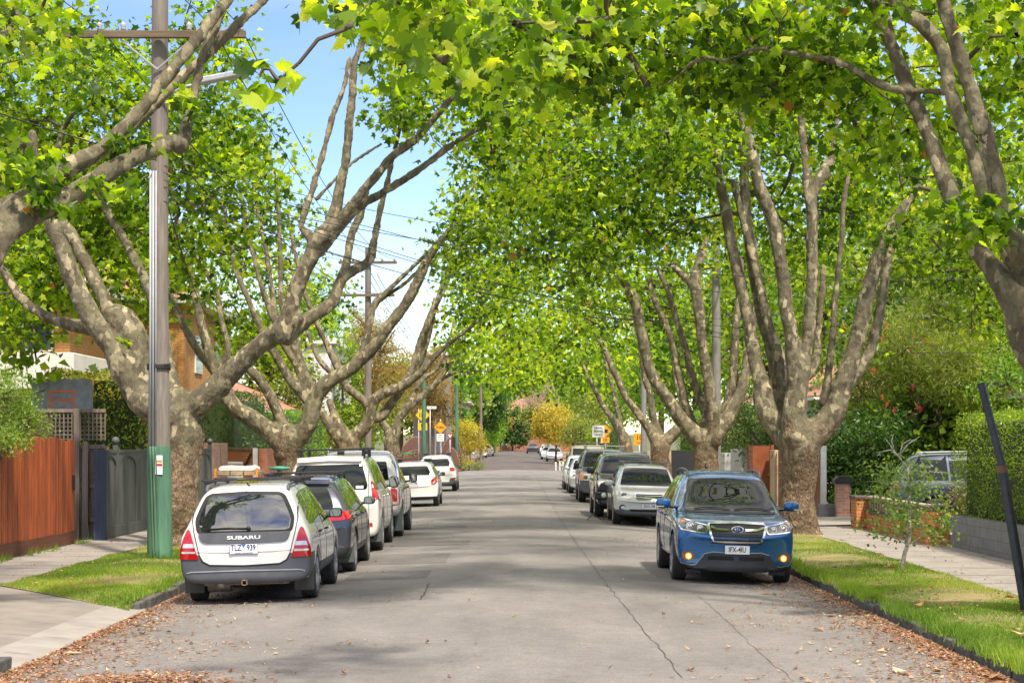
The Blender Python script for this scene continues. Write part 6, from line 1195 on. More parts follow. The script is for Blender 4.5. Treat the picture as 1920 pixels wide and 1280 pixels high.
sign('speed_plate_sign', 'orange advisory 10 km/h sign mostly hidden behind the third right-hand trunk', 6.85, 104, [(.0, 2.5, .05, GALV)], [('r', 0, 2.22, .62, .66, ORG, [('10', .08, .38, INK), ('km/h', -.2, .12, INK)])])
for i, (x, y) in enumerate(((3.05, 144.5), (3.4, 146), (3.62, 144.8))):
    o = MB().tube([(0, 0, -.1), (0, 0, .62)], .075, 10).tube([(0, 0, .62), (0, 0, .66)], [.075, .03], 10).build('bollard', pm('bollard_white', (.6, .6, .58), .6), None, auto=50); o.location = (x, y, 0); tag(o, ('leftmost', 'middle', 'rightmost')[i]+' of three short white bollards beyond the cross street', 'bollard', 'white bollards')
# ---------------- fences, gates and walls ----------------
def fence_y(name, label, cat, X, Y0, Y1, z0, topf, m, bw=.10, th=.03, gap=.004, face=1, parts=None, rails=None, rm=None):
    """board fence along Y at X; its boards are surface pattern of one panel"""
    root = empty(name, (X, Y0, 0), 0, label, cat); b = MB(); y = Y0
    while y < Y1-.01: w_ = min(bw*random.uniform(.96, 1.04), Y1-y); b.box(0, th*random.uniform(.85, 1.15), y-Y0+gap, y-Y0+w_, z0+random.uniform(0, .01), topf((y-Y0)/(Y1-Y0))+random.uniform(-.006, .006)); y += w_
    b.build('board_panel', m, root)
    for (z, h, t_) in (rails or []): MB().box(-.03 if t_ else th, 0 if t_ else th+.04, 0, Y1-Y0, z, z+h).build('rail', rm or m, root, bevel=.004)
    return root
RW = wood_mat('red_timber', (.20, .038, .010), (.52, .115, .028), 9, .5)
f = fence_y('timber_fence', 'tall red-brown stained timber board fence with a curved top, at the left edge', 'fence', -8.68, 22.0, 36.6, .28, lambda t: 2.14+.05*math.cos(t*46)**2-(.10*max(0, 1-abs(t-.955)/.03)), RW, .065, .03, .003, rm=RW)
MB().box(.035, .055, 0, 14.6, .10, .36).build('bottom_board', wood_mat('dark_red_timber', (.09, .025, .012), (.20, .06, .025), 7, .6, 'y'), f, bevel=.004); MB().box(.04, .08, 14.35, 14.42, 1.15, 1.45).build('gate_handle', BLK, f, bevel=.01)
OW = wood_mat('weathered_timber', (.12, .095, .075), (.27, .22, .185), 9, .9)
f = empty('trellis_fence', (-8.5, 38.4, 0), 0, 'grey weathered paling fence topped with square lattice, behind the red timber fence', 'fence'); b = MB(); x = -2.6
while x < .05: b.box(x, x+.095, 0, .02, .1+random.uniform(0, .05), 2.02+random.uniform(-.03, .03)); x += .105
b.build('palings', OW, f); 
for z in (.45, 1.15, 1.95): MB().box(-2.6, .05, -.06, -.003, z, z+.09).build('rail', OW, f, bevel=.004)
for x, h in ((-.58, 2.78), (-.40, 2.1)): MB().box(x, x+.12, -.13, -.06, .05, h).build('post', OW, f, bevel=.006)
b = MB()
for x in np.arange(-2.6, .05, .085): b.box(x, x+.028, -.03, -.018, 2.12, 2.70)
for z in np.arange(2.14, 2.70, .085): b.box(-2.6, .06, -.017, -.006, z, z+.028)
b.build('lattice', wood_mat('lattice_timber', (.10, .075, .06), (.20, .16, .13), 9, .9), f); MB().box(-2.6, .06, -.05, .0, 2.70, 2.77).build('cap_rail', OW, f)
DG = wood_mat('gate_grey', (.075, .085, .085), (.12, .13, .13), 6, .6); NB = wood_mat('navy_post', (.02, .035, .08), (.045, .07, .14), 8, .6)
o = MB().box(-.10, .13, -.08, .08, .05, 1.93).build('navy_post', NB, None, bevel=.01); o.location = (-8.42, 37.75, 0); tag(o, 'square navy blue post at the near end of the grey gates', 'post')
f = empty('grey_gates', (-8.42, 37.95, 0), 0, 'long grey boarded gates with arched rails and ball-topped posts', 'gate')
for i, (a, c) in enumerate(((0, 1.15), (1.35, 5.0), (5.1, 8.9), (9.05, 13.2))):
    b = MB(); y = a
    while y < c-.01: b.box(0, .03, y+.006, min(y+.13, c), .14, 1.80); y += .13
    o = b.build('leaf_boards', DG, f); MB().box(.03, .06, a, c, .12, .34).build('bottom_rail', DG, o, bevel=.006); MB().box(-.02, .07, a, c, 1.86, 1.93).build('top_rail', DG, o, bevel=.006)
    k = max(1, int((c-a)/1.6)); w_ = (c-a)/k
    for j in range(k):
        y0 = a+j*w_; arcp = [(y0+.04+(w_-.08)*t, 1.60+.20*math.sin(math.pi*t)**.6) for t in np.linspace(0, 1, 13)]; P = arcp+[(y0+w_-.02, 1.87), (y0+.02, 1.87)]; MB().prism(P, .032, .055, 'x').build('arched_rail', DG, o); MB().box(.03, .058, y0-.03, y0+.05, .14, 1.86).build('stile', DG, o, bevel=.004)
for y in (1.25, 13.3): o = MB().box(-.05, .06, y-.05, y+.05, .05, 2.02).build('post', DG, f, bevel=.01); MB().sphere((.005, y, 2.12), .085, 7).lathe([(.05, 0), (.03, .03)], 10, Matrix.Translation((.005, y, 2.02))).build('ball_finial', DG, o, smooth=True)
BRB = brick_mat('brown_brick', (.22, .11, .075), (.30, .17, .12), (.24, .22, .20)); BRO = brick_mat('orange_brick', (.58, .20, .06), (.70, .28, .10), (.16, .12, .10)); BRT = brick_mat('tan_brick', (.55, .26, .08), (.66, .34, .11), (.22, .15, .10)); BRR = brick_mat('red_brick', (.42, .13, .07), (.50, .18, .10), (.35, .25, .2))
GBL = brick_mat('grey_block', (.20, .20, .205), (.24, .24, .24), (.15, .15, .15), .39, .19, .012)
def wall(name, label, cat, x0, x1, y0, y1, z0, z1, m, cap=None, bev=.006):
    o = MB().box(0, x1-x0, 0, y1-y0, z0, z1).build(name, m, None, bevel=bev); o.location = (x0, y0, 0); tag(o, label, cat)
    if cap: MB().box(-.04, x1-x0+.04, -.04, y1-y0+.04, z1+.001, z1+.06).build('cap', cap, o, bevel=.01)
    return o
CAPM = pm('dark_coping', (.10, .08, .07), .8, var=.2)
wall('brick_pillar', 'brown brick pillar at the far end of the grey gates', 'pillar', -8.75, -8.35, 51.6, 54, 0, 2.08, BRB)
OT = wood_mat('orange_timber', (.36, .12, .035), (.55, .22, .08), 9, .6, 'x')
f = empty('carport_screen', (-9.55, 59.5, 0), 0, 'orange horizontal timber screen with a white slatted panel, past the brown brick pillar', 'fence'); MB().box(0, 1.15, 0, .05, .1, 1.86).build('boards', OT, f, bevel=.01); MB().box(-.05, 1.25, -.05, .10, 1.87, 1.95).build('top_beam', OW, f)
b = MB(); 
for z in np.arange(.75, 1.5, .11): b.box(0, .85, -.06, -.04, z, z+.08)
b.build('white_slats', SW, f, bevel=.004); MB().tube([(.75, -.05, 1.05), (1.12, -.05, 1.75)], .035, 4).build('diagonal_brace', BLK, f); MB().box(1.16, 1.30, -.06, .06, .1, 1.92).build('white_post', SW, f)
wall('brick_wall', 'red brick wall end beside the white post, behind the left cars', 'wall', -8.35, -8.1, 60.5, 66, 0, 1.9, BRR)
# right side
wall('block_wall', 'long low grey block wall under the clipped hedge on the right', 'wall', 8.28, 8.50, 14, 35.6, 0, .70, GBL)
wall('brick_pillar', 'orange brick pillar at the far end of the balustrade wall', 'pillar', 7.78, 8.42, 42.7, 43.4, 0, .80, BRO, CAPM); wall('brick_pillar', 'orange brick pillar at the near end of the balustrade wall, next to the hedge', 'pillar', 7.88, 8.50, 35.9, 36.5, 0, .80, BRO, CAPM)
f = wall('brick_wall', 'low orange brick wall with timber balusters on top, right footpath', 'wall', 8.0, 8.24, 36.5, 42.7, 0, .48, BRO, CAPM)
BEI = pm('beige_timber', (.34, .27, .20), .8, var=.2, scale=8, bmp=.2)
for y in np.arange(.25, 6.1, .30): MB().box(.05, .19, y, y+.12, .545, .80).build('baluster', BEI, f, bevel=.008)
MB().box(.0, .24, .02, 6.18, .802, .86).build('top_rail', BEI, f, bevel=.008)
wall('block_wall', 'short grey block wall at the right driveway entry', 'wall', 7.9, 8.62, 48.8, 49.0, 0, .48, GBL); wall('block_wall', 'grey block wall stub beside the tree trunk, left of the letterbox', 'wall', 7.55, 7.85, 49.3, 49.6, 0, .48, GBL)
f = wall('letterbox_pillar', 'narrow old brick letterbox pillar with a curved black cap', 'letterbox', 8.32, 8.66, 48.45, 48.78, 0, 1.02, brick_mat('old_brick', (.36, .16, .10), (.45, .26, .20), (.40, .36, .32))); MB().prism([(-.04, 1.025), (.38, 1.025), (.40, 1.12), (.30, 1.22), (.04, 1.22), (-.06, 1.12)], -.05, .38, 'y').build('cap', BLK, f, bevel=.01)
RT = wood_mat('red_gate_timber', (.20, .05, .018), (.38, .11, .04), 9, .5, 'y')
f = empty('timber_gate', (8.2, 60, 0), 0, 'rust-red timber gate with louvred top between the right-hand tree and grey walls', 'gate'); MB().box(0, .05, 0, 6, .1, 1.50).build('gate_leaf', RT, f); MB().box(-.02, .07, -.09, 0, .1, 2.02).build('frame_post', RT, f); MB().box(-.02, .07, 6, 6.1, .1, 2.02).build('frame_post', RT, f)
b = MB()
for z in np.arange(1.52, 2.0, .062): b.box(0, .04, 0, 6, z, z+.048)
b.build('louvres', OT, f); MB().box(-.6, -.05, 0, .06, .1, 1.98).build('return_panel', RT, f)
wall('gate_post', 'beige rendered gate post beside the rust-red gate', 'post', 8.12, 8.40, 58.7, 59.8, 0, 1.86, pm('beige_render', (.50, .39, .27), .8)); 
f = fence_y('timber_fence', 'red timber board fence just right of the big right-hand trunk', 'fence', 8.22, 50.2, 58.6, .1, lambda t: 1.95, RT, .12, .03); MB().box(-.05, .10, -.14, -.01, .05, 2.0).build('grey_post', GALV, f)
wall('rendered_wall', 'light grey rendered wall beyond the rust-red gate', 'wall', 8.15, 8.4, 67.5, 71, 0, 1.85, pm('grey_render', (.42, .42, .42), .8, var=.08)); wall('rendered_wall', 'second grey rendered wall panel, farther along behind the parked cars', 'wall', 8.15, 8.4, 73, 78, 0, 1.7, MATS['grey_render'])
fence_y('paling_fence', 'dark stained paling fence seen between the right-hand trunks', 'fence', 8.3, 82, 100, .1, lambda t: 1.72, pm('dark_paling', (.035, .035, .04), .8, var=.3), .12, .02, .012)
fence_y('paling_fence', 'pale weathered fence along the far left footpath', 'fence', -8.6, 86, 116, .1, lambda t: 1.7, pm('blue_grey_fence', (.18, .24, .30), .7), .13, .02, .01)
# ---------------- basketball backboard ----------------
f = empty('basketball_hoop', (-10.7, 44, 0), 0, 'grey basketball backboard with orange trim standing behind the lattice fence', 'basketball hoop')
MB().prism(rpoly([(-.72, 2.82), (.72, 2.82), (.72, 3.58), (-.72, 3.58)], .08), -.03, .03, 'y').build('backboard', pm('board_grey', (.15, .165, .19), .5, c2=(.26, .28, .30), scale=6), f)
OR = pm('board_orange', (.75, .12, .02), .5, var=.05); OC = pm('board_corner', (.75, .38, .02), .5)
b = MB()
for (a, c, d, e) in ((-.30, .30, 2.83, 2.88), (-.30, .30, 3.27, 3.31), (-.30, -.26, 2.88, 3.27), (.26, .30, 2.88, 3.27)): b.box(a, c, -.038, -.032, d, e)
b.build('target_square', OR, f); text('lettering', 'VULY', .115, OR, face_neg_y(.085, -.037, 3.07), f, bold=.006); MB().tube([(-.17+.062*math.cos(t*math.pi/8), -.036, 3.07+.062*math.sin(t*math.pi/8)) for t in range(16)], .009, 5).build('emblem', OR, f)
for sx_ in (-1, 1): MB().tube(crom([(sx_*.56, -.02, 3.585), (sx_*.68, -.02, 3.58), (sx_*.725, -.02, 3.53), (sx_*.73, -.02, 3.42)], 4), .024, 6).build('corner_guard', OC, f, smooth=True)
MB().tube([(0, .3, 0), (0, .25, 2.7), (0, .05, 3.1)], .06, 10).build('pole', BLK, f); MB().tube([(.225*math.cos(t*math.pi/9), -.28+.225*math.sin(t*math.pi/9), 2.86) for t in range(19)], .012, 6).build('ring', OR, f, smooth=True)
# ---------------- hedges and shrubs ----------------
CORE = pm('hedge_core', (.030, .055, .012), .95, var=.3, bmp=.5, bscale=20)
def lm(name, a, b_, c_, t=.45): return leaf_mat(name, [(0, a), (.5, b_), (1, c_)], t, .4)
def hedge(label, x0, x1, y0, y1, z0, z1, n, size, m, rough=.10, kind='small', cat='hedge', name='hedge', up=.4):
    root = empty(name, ((x0+x1)/2, (y0+y1)/2, z0), 0, label, cat); c = Vector(root.location)
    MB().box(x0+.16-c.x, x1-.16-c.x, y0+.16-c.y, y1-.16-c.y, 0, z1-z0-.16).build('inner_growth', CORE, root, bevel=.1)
    A = np.array([(y1-y0)*(z1-z0)]*2+[(x1-x0)*(z1-z0)]*2+[(x1-x0)*(y1-y0)]); k = rng.choice(5, n, p=A/A.sum()); u, v, d = rng.uniform(0, 1, n), rng.uniform(0, 1, n), rng.exponential(rough, n)-rough*.6
    x = np.where(k == 0, x0+d, np.where(k == 1, x1-d, x0+u*(x1-x0))); y = np.where((k == 2), y0+d, np.where(k == 3, y1-d, np.where(k < 2, y0+u*(y1-y0), y0+v*(y1-y0)))); z = np.where(k == 4, z1-d, z0+v*(z1-z0)); z = np.where(k < 4, z0+v*(z1-z0), z)
    P = np.stack([x-c.x, y-c.y, z-c.z], 1); P += .05*np.sin(P[:, ::-1]*4.3)+.03*np.sin(P*9); link_mesh('foliage', leaf_mesh('foliage', P, size*rng.uniform(.6, 1.3, n), kind, up=up, rnd=np.clip(rng.beta(2, 2, n)+.15*np.sin(P[:, 1]*3+P[:, 2]*4), 0, 1)), m, root); return root
def shrub(label, blobs, size, m, cat='shrub', name='shrub', kind='small', stem=True, sm=None, up=.5, sr=.05, base=None, group=None, clus=True):
    """blobs: (centre, radii, clusters, leaves per cluster, cluster radius)"""
    cs = np.array([tuple(b_[0]) for b_ in blobs]); bx = Vector(base) if base is not None else Vector((cs[:, 0].mean(), cs[:, 1].mean(), float(gz(cs[:, 1].mean()))+.05)); root = empty(name, bx, 0, label, cat, group); P = []; Rn = []; CC = []
    for (c, r, nc, nl, cr) in blobs:
        q = ellip(c, r, nc, .35); CC.append(q); idx = np.repeat(np.arange(nc), nl); p_ = q[idx]+rng.normal(0, 1, (len(idx), 3))*cr; P.append(p_); Rn.append(np.clip(rng.beta(2, 2, len(idx))+rng.normal(0, .16, nc)[idx], 0, .99))
    P = np.concatenate(P); P[:, 2] = np.maximum(P[:, 2], bx.z+.05); C_ = np.concatenate(CC); Q = P-np.array(bx); link_mesh('foliage', leaf_mesh('foliage', Q, size*rng.uniform(.6, 1.3, len(Q)), kind, up=up, rnd=np.concatenate(Rn)), m, root)
    if stem:
        b = MB(); top = Vector((cs[:, 0].mean(), cs[:, 1].mean(), cs[:, 2].mean())); b.tube(crom([tuple(bx-Vector((0, 0, .2))), tuple(bx.lerp(top, .5)+Vector((.1, 0, 0))), tuple(top)], 5), list(np.linspace(sr*1.4, sr*.6, 11)), 8)
        for (c, r, nc, nl, cr) in blobs: 
            if (Vector(tuple(c))-top).length > .1: b.tube([tuple(bx.lerp(top, .6)), tuple(Vector(tuple(c)))], [sr*.7, sr*.3], 6)
        sel = C_[rng.permutation(len(C_))[:60]]; tp = [Vector(tuple(c)) for c in cs]
        for q in sel: v = Vector(tuple(q)); n_ = min(tp, key=lambda t_: (t_-v).length); b.tube([n_, n_.lerp(v, .5)+Vector((0, 0, .03)), v], [sr*.3, sr*.2, sr*.08], 4, False)
        o = b.build('trunk', sm or pm('shrub_bark', (.10, .075, .05), .9, var=.3), None, True); o.parent = root; o.matrix_parent_inverse = Matrix.Translation(-bx)
    return root
L_HEDGE = lm('hedge_leaf', (.055, .11, .010), (.16, .25, .02), (.34, .42, .05), .5); L_VAR = leaf_mat('variegated_leaf', [(0, (.04, .08, .012)), (.35, (.14, .20, .03)), (.55, (.42, .42, .05)), (1, (.62, .48, .06))], .35, .35)
L_DARK = lm('dark_leaf', (.018, .05, .012), (.045, .11, .02), (.10, .19, .035), .35); L_BRI = lm('bright_leaf', (.06, .15, .02), (.14, .28, .035), (.30, .42, .06), .5); L_LIGHT = lm('light_leaf', (.07, .14, .025), (.16, .26, .05), (.32, .38, .10), .5)
L_GOLD = leaf_mat('golden_leaf', [(0, (.14, .15, .03)), (.4, (.33, .27, .05)), (.8, (.52, .42, .06)), (1, (.62, .54, .10))], .45, .5); L_RUST = leaf_mat('rusty_leaf', [(0, (.10, .09, .03)), (.4, (.24, .17, .05)), (.75, (.38, .25, .07)), (1, (.45, .36, .12))], .35, .6)
L_OLIVE = lm('olive_leaf', (.06, .09, .02), (.17, .22, .045), (.34, .38, .09), .45); L_PINK = leaf_mat('pinkish_leaf', [(0, (.16, .11, .07)), (.5, (.30, .21, .14)), (1, (.42, .32, .22))], .3, .7)
hedge('clipped bright green hedge on the low grey wall at the right edge', 8.42, 9.95, 15, 35.8, .66, 2.62, 60000, .06, L_HEDGE, .10)
hedge('tall variegated yellow and green hedge behind the grey gates', -11.4, -8.95, 45, 48.5, .1, 3.75, 15000, .11, L_VAR, .12); hedge('dark glossy hedge above the carport screen and left-hand cars', -10.6, -9.1, 61, 69, .1, 3.7, 9000, .10, L_DARK, .14); hedge('vivid green hedge glimpsed between the second and third left trunks', -9.7, -8.55, 70, 84, .1, 3.3, 10000, .11, L_BRI, .12)
shrub('pale green shrub hanging over the red timber fence at the left edge', [(at(8, 745, 31), (.5, .6, .5), 34, 70, .12), (at(50, 800, 31), (.40, .5, .28), 22, 60, .11), (at(15, 820, 30.5), (.35, .4, .2), 12, 60, .1), (at(-60, 780, 31), (.7, .7, .7), 24, 60, .14)], .07, L_LIGHT, sr=.05, base=(-9.3, 31.2, .1))
shrub('dense dark shrub mass filling the garden beside the right driveway', [(at(1650, 850, 51), (1.3, 1.2, 1.1), 80, 90, .28), (at(1560, 870, 52), (.9, 1, 1.0), 50, 90, .25), (at(1720, 800, 53), (1.2, 1, 1.0), 60, 90, .28)], .14, L_DARK, sr=.08, base=(10.2, 52, .1))
rt = shrub('tall bottlebrush tree with scattered red flowers behind the driveway car', [(at(1690, 660, 52), (1.5, 1.3, 1.1), 90, 110, .30), (at(1790, 690, 50), (1.1, 1.1, 1.0), 60, 100, .28), (at(1620, 740, 53), (1.0, 1, .9), 44, 100, .28), (at(1760, 590, 53), (1.2, 1, .7), 50, 100, .28)], .17, L_OLIVE, 'tree', 'bottlebrush_tree', 'needle', sr=.10, base=(11.2, 52, .1))
FL = pm('red_flower', (.62, .03, .015), .6, var=.2)
for i in range(34):
    px, py = random.choice(((1690, 660), (1790, 690), (1740, 620), (1700, 760), (1640, 740))); c = at(px+random.gauss(0, 38), py+random.gauss(0, 32), 51.2-random.uniform(0, 1.2)); b = MB(); d = Vector((random.gauss(0, .3), random.gauss(0, .3), -1)).normalized()
    for k in range(26): a = Vector((random.gauss(0, 1), random.gauss(0, 1), random.gauss(0, 1))).normalized()*.05; q = d*random.uniform(-.06, .06); b.add([q+a*.1, q+a+Vector((.008, 0, 0)), q+a-Vector((.008, 0, 0))], [(0, 1, 2)])
    o = b.build('flower', FL, None); o.parent = rt; o.location = c-rt.location
shrub('fresh green leafy shrub rising above the clipped hedge', [(at(1890, 720, 37), (.7, .8, .7), 34, 50, .2), (at(1960, 660, 37), (1, 1, .8), 30, 50, .24)], .09, L_BRI, sr=.05, base=(10.4, 37, .1)); shrub('strappy dark plants at the foot of the garden behind the letterbox', [((8.9, 50.5, .5), (.5, .5, .35), 12, 40, .16)], .32, L_DARK, 'plant', 'strap_plant', 'needle', False)
shrub('orange and green shrub peeping over the near balustrade pillar', [((8.75, 37.0, .95), (.25, .5, .22), 12, 34, .09)], .06, L_RUST, sr=.02, base=(8.75, 37, .1))
shrub('dark ivy-like shrub behind the rust-red gate', [(at(1400, 800, 67), (1.1, 1, 1.2), 44, 50, .3)], .13, L_DARK, sr=.08, base=(9.4, 67, .1))
shrub('grey-green shrub behind the dark paling fence', [((9.6, 88, 2.2), (1.2, 2, 1.0), 24, 40, .35)], .15, L_LIGHT, sr=.08)
hedge('leafy garden hedge rising behind the dark paling fence on the right', 8.7, 10.4, 79, 101, .1, 3.6, 12000, .14, L_BRI, .2); hedge('mixed green hedge behind the grey rendered walls on the right', 8.8, 10, 67, 78, .1, 3.0, 8000, .12, L_OLIVE, .2)
hedge('rough green hedge beyond the cross street on the right', 6.5, 8.2, 147, 175, .1, 3.4, 9000, .2, L_HEDGE, .3)
# beyond the cross street
shrub('yellow flowering wattle bush at the left corner beyond the cross street', [((-3.95, 147.5, 2.6), (1.15, 1.1, 1.2), 60, 60, .26), ((-3.0, 148, 2.0), (.7, .8, .7), 24, 50, .22), ((-4.3, 147, 1.2), (.8, .8, 1.0), 24, 50, .25)], .17, L_GOLD, 'bush', 'wattle_bush', 'small', sr=.05); shrub('dry yellow-green grassy clump at the foot of the yellow bush', [((-3.4, 145.2, .35), (1.1, .4, .25), 16, 40, .15)], .25, L_OLIVE, 'plant', 'grass_clump', 'needle', False)
shrub('big golden bush leaning over the parked cars on the far right', [((3.6, 182, 4.3), (1.9, 1.8, 1.6), 80, 60, .38), ((4.9, 180, 3.2), (2.0, 1.8, 1.5), 60, 60, .38), ((2.9, 183, 2.9), (1.3, 1.5, 1.0), 34, 50, .32)], .25, L_GOLD, 'bush', 'wattle_bush', 'small', sr=.09); shrub('rounded olive bush right of the golden bush, far right', [((7.2, 176, 4.6), (2.0, 1.8, 2.2), 80, 56, .42), ((6.0, 172, 3.0), (1.8, 1.6, 1.7), 50, 56, .38)], .26, L_OLIVE, 'bush', 'bush', 'small', sr=.09)
shrub('creeper-covered bright green wall of leaves at the end of the far left cars', [((-2.6, 243, 5.0), (1.2, 3, 2.6), 80, 50, .42), ((-3.4, 238, 3.4), (1.0, 2, 2.0), 40, 50, .4)], .32, L_BRI, 'shrub', 'creeper', 'small', sr=.1)
def bgtree(label, X, Y, h, r, m, size=.3, n=150, nl=40, kind='far', low=.35, grp='trees in the background', sx=1):
    z = float(gz(Y)); bl = []; 
    for k in range(4): a = k*1.57+random.random(); bl.append(((X+math.cos(a)*r*.45*sx, Y+math.sin(a)*r*.4, z+h*(low+.2+.14*(k % 2))), (r*.72*sx, r*.7, h*.24), n//5, nl, r*.13))
    bl.append(((X, Y, z+h*.82), (r*.6*sx, r*.6, h*.18), n//5, nl, r*.13)); return shrub(label, bl, size, m, 'tree', 'tree', kind, True, None, .5, .02*h, (X, Y, z), grp)
bgtree('dark broad tree above the far left cars', -4.6, 232, 10.5, 3.6, L_DARK, .38, 200, 46); bgtree('mid green tree in front of the red brick house at the street end', -.6, 296, 6.4, 3.2, L_DARK, .4, 110, 44, low=.2); bgtree('rusty brown crowned tree in front of the end house', -2.5, 294, 6.2, 2.2, L_RUST, .36, 60, 40)
bgtree('round green tree right of the end house', 5.2, 285, 9.5, 4, L_OLIVE, .4, 130, 44); bgtree('tall green tree behind the golden bush', 9.5, 205, 13, 4.5, L_BRI, .36, 190, 44); bgtree('leafy tree on the right beyond the speed sign', 11.5, 150, 12, 4.5, L_LIGHT, .3, 190, 44)
bgtree('golden rust gum tree behind the second power pole', -9.6, 122, 11.5, 2.6, L_RUST, .34, 190, 60, 'needle'); bgtree('orange tinted gum tree between the poles on the left', -6.9, 150, 10, 2.2, L_RUST, .38, 150, 60, 'needle'); bgtree('bright green conifer-like tree left of the second pole', -12.2, 112, 13, 2.3, L_BRI, .32, 190, 60, 'needle'); bgtree('low green tree behind the third left trunk', -10.6, 132, 7, 2.8, L_OLIVE, .24, 120, 44)
bgtree('leafy tree hiding the lilac house behind the second left tree', -12.2, 92, 9.5, 2.3, L_HEDGE, .2, 130, 44); bgtree('soft green tree in front of the pink tiled house beyond the cross street', -5.6, 172, 8.5, 1.9, L_BRI, .26, 110, 44, low=.15); bgtree('tall dark tree closing the view above the far end of the street', 2.5, 345, 22, 8, L_HEDGE, .6, 200, 46, low=.3); bgtree('pale green tree behind the pink tiled house', -7, 205, 13, 4, L_LIGHT, .36, 150, 44)
bgtree('dense dark tree behind the brick letterbox pillar', 11.8, 57, 6.5, 2.9, L_DARK, .17, 170, 60, low=.12); bgtree('shady tree filling the garden behind the driveway car', 13.2, 52, 7.5, 3, L_HEDGE, .18, 170, 60, low=.15)
bgtree('olive green shrub-like tree in front of the pink terracotta house', -9.9, 88, 5.6, 1.6, L_OLIVE, .16, 110, 50, low=.1); bgtree('leafy green tree behind the third left trunk near the gum', -9.4, 101, 7.5, 2.0, L_HEDGE, .18, 120, 50, low=.1)
for (X_, Y_, h_, r_, m_, lb) in ((-16, 66, 13, 4.4, L_HEDGE, 'broad green tree behind the tan brick house'), (-19, 84, 14, 4.5, L_BRI, 'tall fresh green tree behind the tiled roof on the left'), (-13, 44, 11, 3.0, L_HEDGE, 'green tree standing between the hoop and the tan brick house'), (-22, 52, 13, 5, L_LIGHT, 'light green tree behind the white balcony'),
    (15, 66, 13, 4.6, L_HEDGE, 'broad tree behind the tiled roof on the right'), (19, 56, 12, 4.5, L_LIGHT, 'light green tree at the far right behind the garden'), (15.5, 84, 14, 5, L_BRI, 'fresh green tree behind the rust-red gate'), (14, 104, 14, 4.6, L_HEDGE, 'tall tree behind the dark paling fence'), (17.5, 46, 10, 3.6, L_OLIVE, 'olive tree behind the driveway car'), (12, 124, 13, 4.5, L_BRI, 'bright tree at the right corner of the cross street'), (20, 130, 15, 6, L_HEDGE, 'large tree behind the right corner of the cross street'),
    (-11, 176, 10, 4, L_OLIVE, 'tree behind the grey block of flats'), (11, 240, 13, 5, L_HEDGE, 'tree far right above the parked cars'), (-9, 262, 11, 4.5, L_HEDGE, 'tree far left near the end of the street'), (-6, 310, 12, 6, L_BRI, 'tree behind the left end of the last house'), (9, 318, 13, 6, L_HEDGE, 'tree behind the right end of the last house')): bgtree(lb, X_, Y_, h_, r_, m_, .2+Y_*.0009, 190, 42)
# bare pinkish tree
b = MB(); root = empty('bare_tree', (5.3, 214, .45), 0, 'bare pinkish-grey tree with many fine upswept branches above the golden bush', 'tree', 'trees in the background'); tips = []
def grow(p, d, L, r, lv):
    q = p+d*L; b.tube([p, p.lerp(q, .5)+Vector((random.gauss(0, .04), random.gauss(0, .04), 0))*L, q], [r, r*.85, r*.7], 5, False); tips.append(q)
    if lv:
        for k in range(3 if lv > 1 else 4): e = (d+Vector((random.gauss(-.15, .42), random.gauss(0, .4), random.gauss(.12, .3)))).normalized(); grow(p.lerp(q, random.uniform(.6, 1)), e, L*random.uniform(.62, .85), r*.62, lv-1)
grow(Vector((0, 0, -.2)), Vector((-.22, 0, 1)).normalized(), 3.4, .2, 5); b.build('trunk', pm('pink_bark', (.42, .30, .25), .8), root); P = np.array([tuple(t_) for t_ in tips]); P = P[rng.integers(0, len(P), 2600)]+rng.normal(0, .35, (2600, 3)); link_mesh('crown', leaf_mesh('crown', P, rng.uniform(.12, .22, 2600), 'needle'), L_PINK, root)
# ---------------- houses ----------------
WINM = pm('window_glass', (.03, .04, .05), .05, var=.1, spec=.8); RF = None
def tile_mat():
    m, nt, b, o = new_mat('terracotta_tiles'); v = objvec(nt); w_ = nt.nodes.new('ShaderNodeTexWave'); w_.bands_direction = 'Z'; w_.inputs['Scale'].default_value = 2.2; w_.inputs['Distortion'].default_value = .4; nt.links.new(v, w_.inputs['Vector']); n = noisen(nt, 4, 5, .6, v); r = ramp(nt, [(.3, (.26, .11, .07)), (.7, (.40, .21, .15))], n.outputs['Fac']); nt.links.new(r.outputs[0], b.inputs['Base Color']); b.inputs['Roughness'].default_value = .85; bump(nt, b, w_.outputs['Fac'], .8, .04); return m
TILE = tile_mat(); WR = pm('white_render', (.68, .66, .62), .8, var=.08, scale=1.5); GR_ = pm('grey_cement', (.27, .25, .26), .85, var=.12, scale=1)
